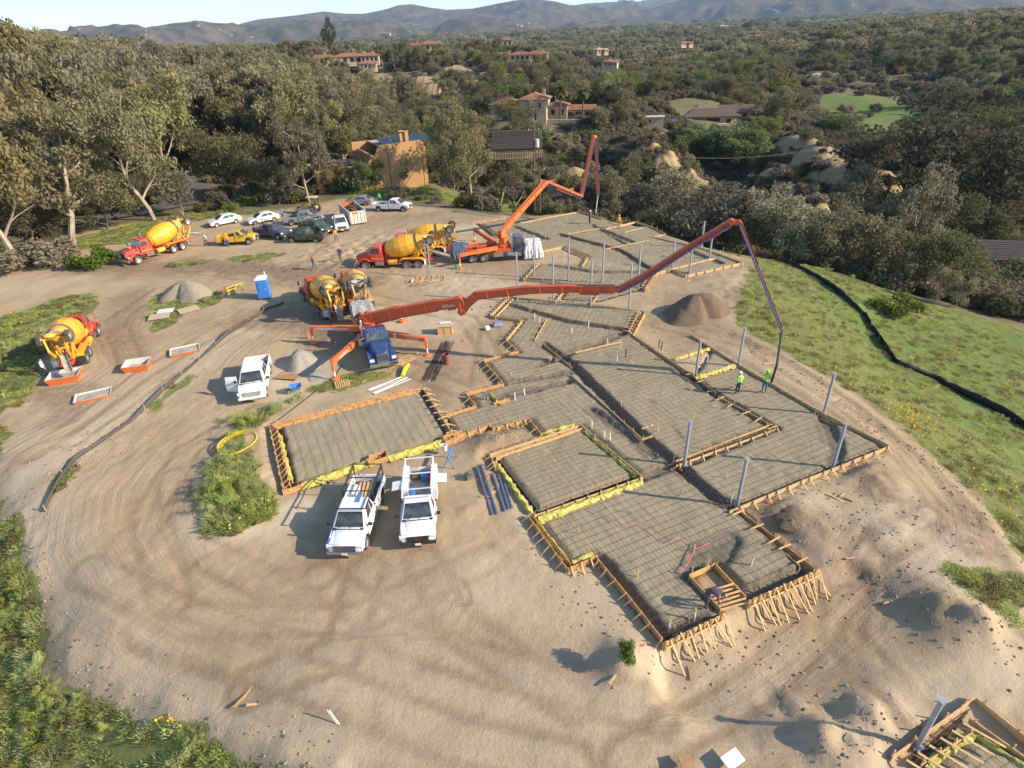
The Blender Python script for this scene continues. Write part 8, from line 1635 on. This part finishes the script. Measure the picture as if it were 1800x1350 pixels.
def scatter(n, px0, px1, r0, r1, kinds, H0, H1, hs=None, tight=1.0):
    px = rs.uniform(px0, px1, n); r = np.sqrt(rs.uniform(r0*r0, r1*r1, n)); a = np.arctan((px-900)/1215); x = r*np.sin(a); y = r*np.cos(a); H = rs.uniform(H0, H1, n)*(1 if hs is None else hs(px, r)); z = np.array([gz(p, q) for p, q in zip(x, y)]); ks = rs.choice(len(kinds), n, p=[k[1] for k in kinds]); qx, qy = projn(np.stack([x, y, z+H], 1)); ss = sdf(x, y, SITE); cw = H*.3/r*FPX*.7
    for i in range(n):
        if ss[i] > -(3+H[i]*.12): continue
        if any(x0-cw[i] < qx[i] < x1+cw[i] and qy[i] < yl and r[i] < rm for x0, x1, yl, rm in CLEAR): continue
        if any((x[i]-hx)**2+(y[i]-hy)**2 < (hr+H[i]*.15)**2 for hx, hy, hr in HOUSES+HERO): continue
        if any(seg_dist(np.array([x[i]]), np.array([y[i]]), l)[0][0] < 5 for l in DRIVE): continue
        if any(seg_dist(np.array([x[i]]), np.array([y[i]]), [a_[:2], b_[:2]])[0][0] < w_ for a_, b_, w_ in BARE+FIELD): continue
        TREES.append((kinds[ks[i]][0], x[i], y[i], z[i], H[i], rs.randint(0, 9), rs.uniform(.8, 1.2), rs.uniform(0, 6.28)))
lefth = lambda px, r: np.where(px < 700, 1.0+.45*np.clip((400-px)/500, 0, 1)-.25*np.clip((px-450)/250, 0, 1), .75)
E1 = [('eucalyptus', .62), ('slender_eucalyptus', .23), ('oak', .1), ('olive_tree', .05)]
scatter(420, -250, 640, 112, 240, E1, 13, 21, lefth); scatter(560, -250, 760, 240, 430, E1, 12, 19, lefth)
E2 = [('oak', .34), ('olive_tree', .34), ('eucalyptus', .20), ('green_tree', .08), ('bare_tree', .04)]
scatter(240, 640, 1130, 118, 260, E2, 5, 10); scatter(520, 700, 1250, 260, 560, E2, 5.5, 11); scatter(900, 1050, 2000, 235, 560, E2, 6, 12); scatter(90, 1150, 2050, 100, 235, E2, 3.5, 6)
scatter(160, 1550, 2000, 130, 330, [('eucalyptus', .5), ('oak', .3), ('olive_tree', .2)], 9, 15)
TREES.sort(key=lambda t: -t[4]/math.hypot(t[1], t[2])); ind, rest = TREES[:285], TREES[285:]
NM = {'eucalyptus': 'grey green eucalyptus', 'slender_eucalyptus': 'slender pale trunked eucalyptus', 'oak': 'dark round oak', 'olive_tree': 'silvery olive tree', 'green_tree': 'bright green tree', 'bare_tree': 'grey nearly leafless tree', 'pine': 'pine'}
for k, x, y, z, H, v, w, rt in ind:
    qx, qy = proj((x, y, z+H*.7)); r_ = math.hypot(x, y)
    where = next(w for lim, w in ((60, 'at the left picture edge'), (130, 'above the left dirt road'), (200, 'left of the dark green oak'), (260, 'just left of the forked eucalyptus'), (330, 'just right of the forked eucalyptus'), (400, 'over the curving driveway'), (470, 'behind the dark driveway oak'), (540, 'behind the white saloon cars'), (610, 'behind the parked pickups'), (680, 'behind the pueblo house'), (760, 'right of the pueblo house'), (860, 'left of the dark tiled garage'), (960, 'below the cream villa'), (1080, 'behind the upper boom'), (1200, 'below the eroded cliff'), (1350, 'below the ranch house'), (1500, 'in the middle of the canyon'), (1650, 'left of the great pine'), (9999, 'round the great pine')) if qx < lim)
    row = 'in the front rows' if r_ < 150 else 'in the second rows' if r_ < 200 else 'halfway back in the wood' if r_ < 270 else 'far back in the wood'
    sz = 'tall ' if H > 19 else 'low ' if H < 7 else 'medium '
    plant(k, (x, y, z), H, sz+NM[k]+' '+where+', '+row, 'tree', rt, 'trees '+where, v, w)
print('individual trees', len(ind), 'rest', len(rest))
def stuff_points(name, label, data, protos):
    """one object: points carrying instances of the listed plant meshes. data rows: x,y,z,scale,rot,index"""
    D = np.array(data, float); me = bpy.data.meshes.new(name); me.vertices.add(len(D)); me.vertices.foreach_set('co', D[:, :3].astype(np.float32).ravel())
    for nm, c in (('sc', 3), ('rt', 4)): a = me.attributes.new(nm, 'FLOAT', 'POINT'); a.data.foreach_set('value', D[:, c].astype(np.float32))
    a = me.attributes.new('ix', 'INT', 'POINT'); a.data.foreach_set('value', D[:, 5].astype(np.int32)); me.update()
    o = bpy.data.objects.new(name, me); C.objects.link(o); col = bpy.data.collections.new(name+'_kinds'); hold = []
    for i, (tm, lm_) in enumerate(protos):
        b = bpy.data.objects.new('%s_kind_%02d' % (name, i), None)
        if tm is None: q = bpy.data.objects.new('%s_kind_%02d' % (name, i), lm_)
        else:
            bm = bmesh.new(); bm.from_mesh(tm); nf = len(bm.faces); bm.from_mesh(lm_); bm.faces.ensure_lookup_table()
            for j, f in enumerate(bm.faces): f.material_index = 0 if j < nf else 1
            mm = bpy.data.meshes.new(name+'_kind'); bm.to_mesh(mm); bm.free(); mm.materials.append(tm.materials[0]); mm.materials.append(lm_.materials[0]); q = bpy.data.objects.new('%s_kind_%02d' % (name, i), mm)
        bpy.data.objects.remove(b); col.objects.link(q)
    ng = bpy.data.node_groups.new(name, 'GeometryNodeTree'); ng.interface.new_socket('Geometry', in_out='INPUT', socket_type='NodeSocketGeometry'); ng.interface.new_socket('Geometry', in_out='OUTPUT', socket_type='NodeSocketGeometry')
    gi = ng.nodes.new('NodeGroupInput'); go = ng.nodes.new('NodeGroupOutput'); iop = ng.nodes.new('GeometryNodeInstanceOnPoints'); ci = ng.nodes.new('GeometryNodeCollectionInfo'); ci.inputs[0].default_value = col; ci.inputs[1].default_value = True; ci.inputs[2].default_value = True
    def na(n, ty): q = ng.nodes.new('GeometryNodeInputNamedAttribute'); q.data_type = ty; q.inputs[0].default_value = n; return [s for s in q.outputs if s.enabled][0]
    cx = ng.nodes.new('ShaderNodeCombineXYZ'); ng.links.new(na('rt', 'FLOAT'), cx.inputs[2]); ng.links.new(gi.outputs[0], iop.inputs['Points']); ng.links.new(ci.outputs[0], iop.inputs['Instance']); iop.inputs['Pick Instance'].default_value = True
    ng.links.new(na('ix', 'INT'), iop.inputs['Instance Index']); ng.links.new(cx.outputs[0], iop.inputs['Rotation']); ng.links.new(na('sc', 'FLOAT'), iop.inputs['Scale']); ng.links.new(iop.outputs[0], go.inputs[0])
    md = o.modifiers.new('instances', 'NODES'); md.node_group = ng; tag(o, label, None, None, 'stuff'); return o
def protos_of(kinds): L = []; off = {}; 
def plist(kinds):
    L = []; off = {}
    for k in kinds: off[k] = (len(L), len(PROTO[k])); L += [(a, b) for a, b, _ in PROTO[k]]
    return L, off
KK = ['eucalyptus', 'slender_eucalyptus', 'oak', 'olive_tree', 'green_tree', 'bare_tree']; PL, OF = plist(KK)
rows = [(x, y, z-.1, H/PROTO[k][v % OF[k][1]][2], rt, OF[k][0]+v % OF[k][1]) for k, x, y, z, H, v, w, rt in rest]
stuff_points('distant_wood', 'unbroken wood of eucalyptus and oak covering the far slopes', rows, PL)
# far plain
n = 9000; px = rs.uniform(-200, 2000, n); r = 520*np.exp(rs.rand(n)**.85*math.log(4600/520)); a = np.arctan((px-900)/1215); x = r*np.sin(a); y = r*np.cos(a); fd = np.ones(n, bool)
for a_, b_, w_ in FIELD: fd &= seg_dist(x, y, [a_[:2], b_[:2]])[0] > w_
dens = fbm(x, y, 260, 3) > -.17; x, y, r = x[fd & dens], y[fd & dens], r[fd & dens]; PL2, OF2 = plist(['far_tree']); sc = rs.uniform(.7, 1.5, len(x))*np.clip(r/1100, .9, 1.7)
hz_ = np.array([min(math.hypot(p-h[0], q-h[1])-h[2] for h in HOUSES) for p, q in zip(x, y)]); k_ = hz_ > 4
stuff_points('far_trees', 'scattered trees across the plain towards the hills', [(p, q, gz(p, q)-.3, s, rs.uniform(0, 6), rs.randint(0, 4)) for p, q, s in zip(x[k_], y[k_], sc[k_])], PL2)
# chaparral of the canyon and understorey
PL3, OF3 = plist(['scrub', 'dark_shrub', 'green_shrub', 'grey_shrub']); rows = []
def shrubs(n, px0, px1, r0, r1, p, s0, s1):
    px = rs.uniform(px0, px1, n); r = np.sqrt(rs.uniform(r0*r0, r1*r1, n)); a = np.arctan((px-900)/1215); x = r*np.sin(a); y = r*np.cos(a); ss = sdf(x, y, SITE); g = np.maximum(sdf(x, y, GRASS['right']), sdf(x, y, GRASS['field'])); bd = np.full(n, 1e9)
    for A_, B_, w_ in BARE: bd = np.minimum(bd, seg_dist(x, y, [A_[:2], B_[:2]])[0]-w_*1.0)
    for A_, B_, w_ in FIELD: bd = np.minimum(bd, seg_dist(x, y, [A_[:2], B_[:2]])[0]-w_)
    for l in DRIVE: bd = np.minimum(bd, seg_dist(x, y, l)[0]-3.5)
    hd = np.min([np.hypot(x-h[0], y-h[1])-h[2]*.75 for h in HOUSES], 0); lawn = sdf(x, y, GRASS['house'])
    ok = (ss < -3.5) & (g < -1.5) & (hd > 0) & (lawn < 0) & ((bd > 0) | (rs.rand(n) < .13)); ix = rs.choice(8, n, p=p)
    for i in np.where(ok)[0]: rows.append((x[i], y[i], gz(x[i], y[i])-.1, rs.uniform(s0, s1), rs.uniform(0, 6), ix[i]))
pc = [.2, .2, .2, .14, .14, .03, .02, .07]
shrubs(5200, 950, 2150, 82, 260, pc, .8, 1.7); shrubs(1500, 640, 1150, 92, 260, pc, .7, 1.5); shrubs(2600, -350, 700, 92, 260, [.16, .16, .16, .2, .2, .05, .05, .02], .6, 1.5); shrubs(4500, -200, 2100, 260, 620, pc, 1.2, 2.6)
stuff_points('chaparral', 'dense grey brown and dark green scrub on the canyon slopes', rows, PL3); print('shrubs', len(rows))
# grass and weeds near the site
def sample(poly_names, dens, kindf, extra=None):
    out = []
    for nm in poly_names:
        p = np.array(GRASS[nm]); x0, y0 = p.min(0); x1, y1 = p.max(0); n = int((x1-x0)*(y1-y0)*dens); x = rs.uniform(x0, x1, n); y = rs.uniform(y0, y1, n); k = grass_mask(x, y) > .45; k &= inpoly(x, y, [tuple(q) for q in p]); pn = fbm(x, y, 1.8, 3)+.5; k &= rs.rand(n) < np.clip(pn*1.7-.25, .08, 1)
        for i in np.where(k)[0]: out += kindf(x[i], y[i], pn[i])
    return out
PL4, OF4 = plist(['grass_tuft', 'tall_weed', 'dry_tuft', 'fennel'])
def kf(tall, s=1.0, dry=.15):
    def f(x, y, pn):
        q = rs.rand(); z = gz(x, y)-.02
        if q < tall*(.4+pn): kd = 'fennel' if rs.rand() < .3 else 'tall_weed'; return [(x, y, z, s*rs.uniform(.5, 1.15), rs.uniform(0, 6), OF4[kd][0]+rs.randint(0, 3))]
        if q > 1-dry: return [(x, y, z, s*rs.uniform(.6, 1.2), rs.uniform(0, 6), OF4['dry_tuft'][0]+rs.randint(0, 2))]
        return [(x, y, z, s*rs.uniform(.7, 1.5), rs.uniform(0, 6), OF4['grass_tuft'][0]+rs.randint(0, 3))]
    return f
g1 = sample(['lowleft', 'leftlow', 'leftisle'], 11, kf(.20, .85, .22)); g2 = sample(['berm'], 12, kf(.8, 1.2, .12)); g3 = sample(['bermtop', 'verge', 'verge2', 'pileisle', 'silt', 'silt2', 'rightlow', 'pump'], 6, kf(.08, .9, .2)); g4 = sample(['right'], 6.0, kf(.04, .7, .22)); g4 += sample(['field'], 9, kf(.0, .42, .0)); g5 = sample(['house'], 4, kf(.25, 1.2, .05))
print('grass', len(g1), len(g2), len(g3), len(g4), len(g5))
stuff_points('grass', 'green grass and weeds on the banks round the site', g1+g3+g4+g5, PL4); stuff_points('tall_weeds', 'feathery green weeds on the mound left of the bed', g2, PL4)
# wild flowers
m = MB(); m.box((0, 0, .35), (.07, .07, .05)); m.tube([(0, 0, 0), (0, 0, .34)], .006, 3); fy = m.mesh('flower', mat('orange_poppy', (.85, .38, .02), .7)); m = MB(); m.box((0, 0, .4), (.06, .06, .05)); m.tube([(0, 0, 0), (0, 0, .4)], .006, 3); fy2 = m.mesh('flower', mat('yellow_daisy', (.80, .62, .03), .7))
fl = []
for c, n, w in [((1330, 545), 60, 3.2), ((1380, 610), 60, 3.5), ((1480, 660), 70, 4), ((1560, 710), 90, 2.5), ((1610, 720), 40, 1), ((1300, 470), 30, 4), ((300, 1235), 14, .4), ((470, 1335), 14, .6), ((430, 925), 20, 1.2), ((1250, 420), 20, 4), ((1720, 850), 40, 2.5)]:
    p = at(*c)
    for k in range(n):
        x, y = p.x+rs.normal()*w, p.y+rs.normal()*w
        if grass_mask(np.array([x]), np.array([y]))[0] > .4: fl.append((x, y, gz(x, y), rs.uniform(.7, 1.4), 0, rs.randint(0, 2)))
stuff_points('wildflowers', 'orange and yellow wildflowers on the green slope', fl, [(None, fy), (None, fy2)])
# stones and clods
m = MB(); m.lathe([(.02, -.05), (.08, -.02), (.10, .02), (.06, .06), (.01, .07)], 6); st1 = m.mesh('clod', M_clod); m = MB(); m.lathe([(.02, -.05), (.10, -.01), (.07, .05), (.01, .06)], 5); st2 = m.mesh('clod', mat('pale_clod', (.36, .29, .20), .95, noise=.2))
cl = []
for L_, n, w in [([(30, 890), (50, 1010), (110, 1130), (230, 1200), (430, 1290), (580, 1350)], 300, .6), ([(1480, 1000), (1600, 1040), (1700, 1100), (1800, 1150)], 250, 1.3), ([(1200, 1160), (1400, 1060)], 160, 1.2), ([(1300, 590), (1450, 690), (1640, 800), (1780, 960)], 500, .8), ([(60, 850), (200, 760), (400, 600)], 350, 1.6), ([(1330, 900), (1600, 900)], 500, 2.2), ([(1450, 1320), (1560, 1270)], 160, 1.2), ([(930, 930), (1030, 1060), (1150, 1160)], 140, .8), ([(870, 770), (930, 780)], 200, .8), ([(1130, 600), (1250, 590), (1400, 680)], 200, 2)]:
    P = pts(L_)
    for k in range(n):
        i = rs.randint(0, len(P)-1); t_ = rs.rand(); x = P[i][0]*(1-t_)+P[i+1][0]*t_+rs.normal()*w; y = P[i][1]*(1-t_)+P[i+1][1]*t_+rs.normal()*w
        if any(inpoly(np.array([x]), np.array([y]), b)[0] for b in BEDS): continue
        cl.append((x, y, gz(x, y)+.01, rs.uniform(.2, .9)**2.2, rs.uniform(0, 6), rs.randint(0, 2)))
stuff_points('clods', 'dirt clods and small stones along the road rims', cl, [(None, st1), (None, st2)])
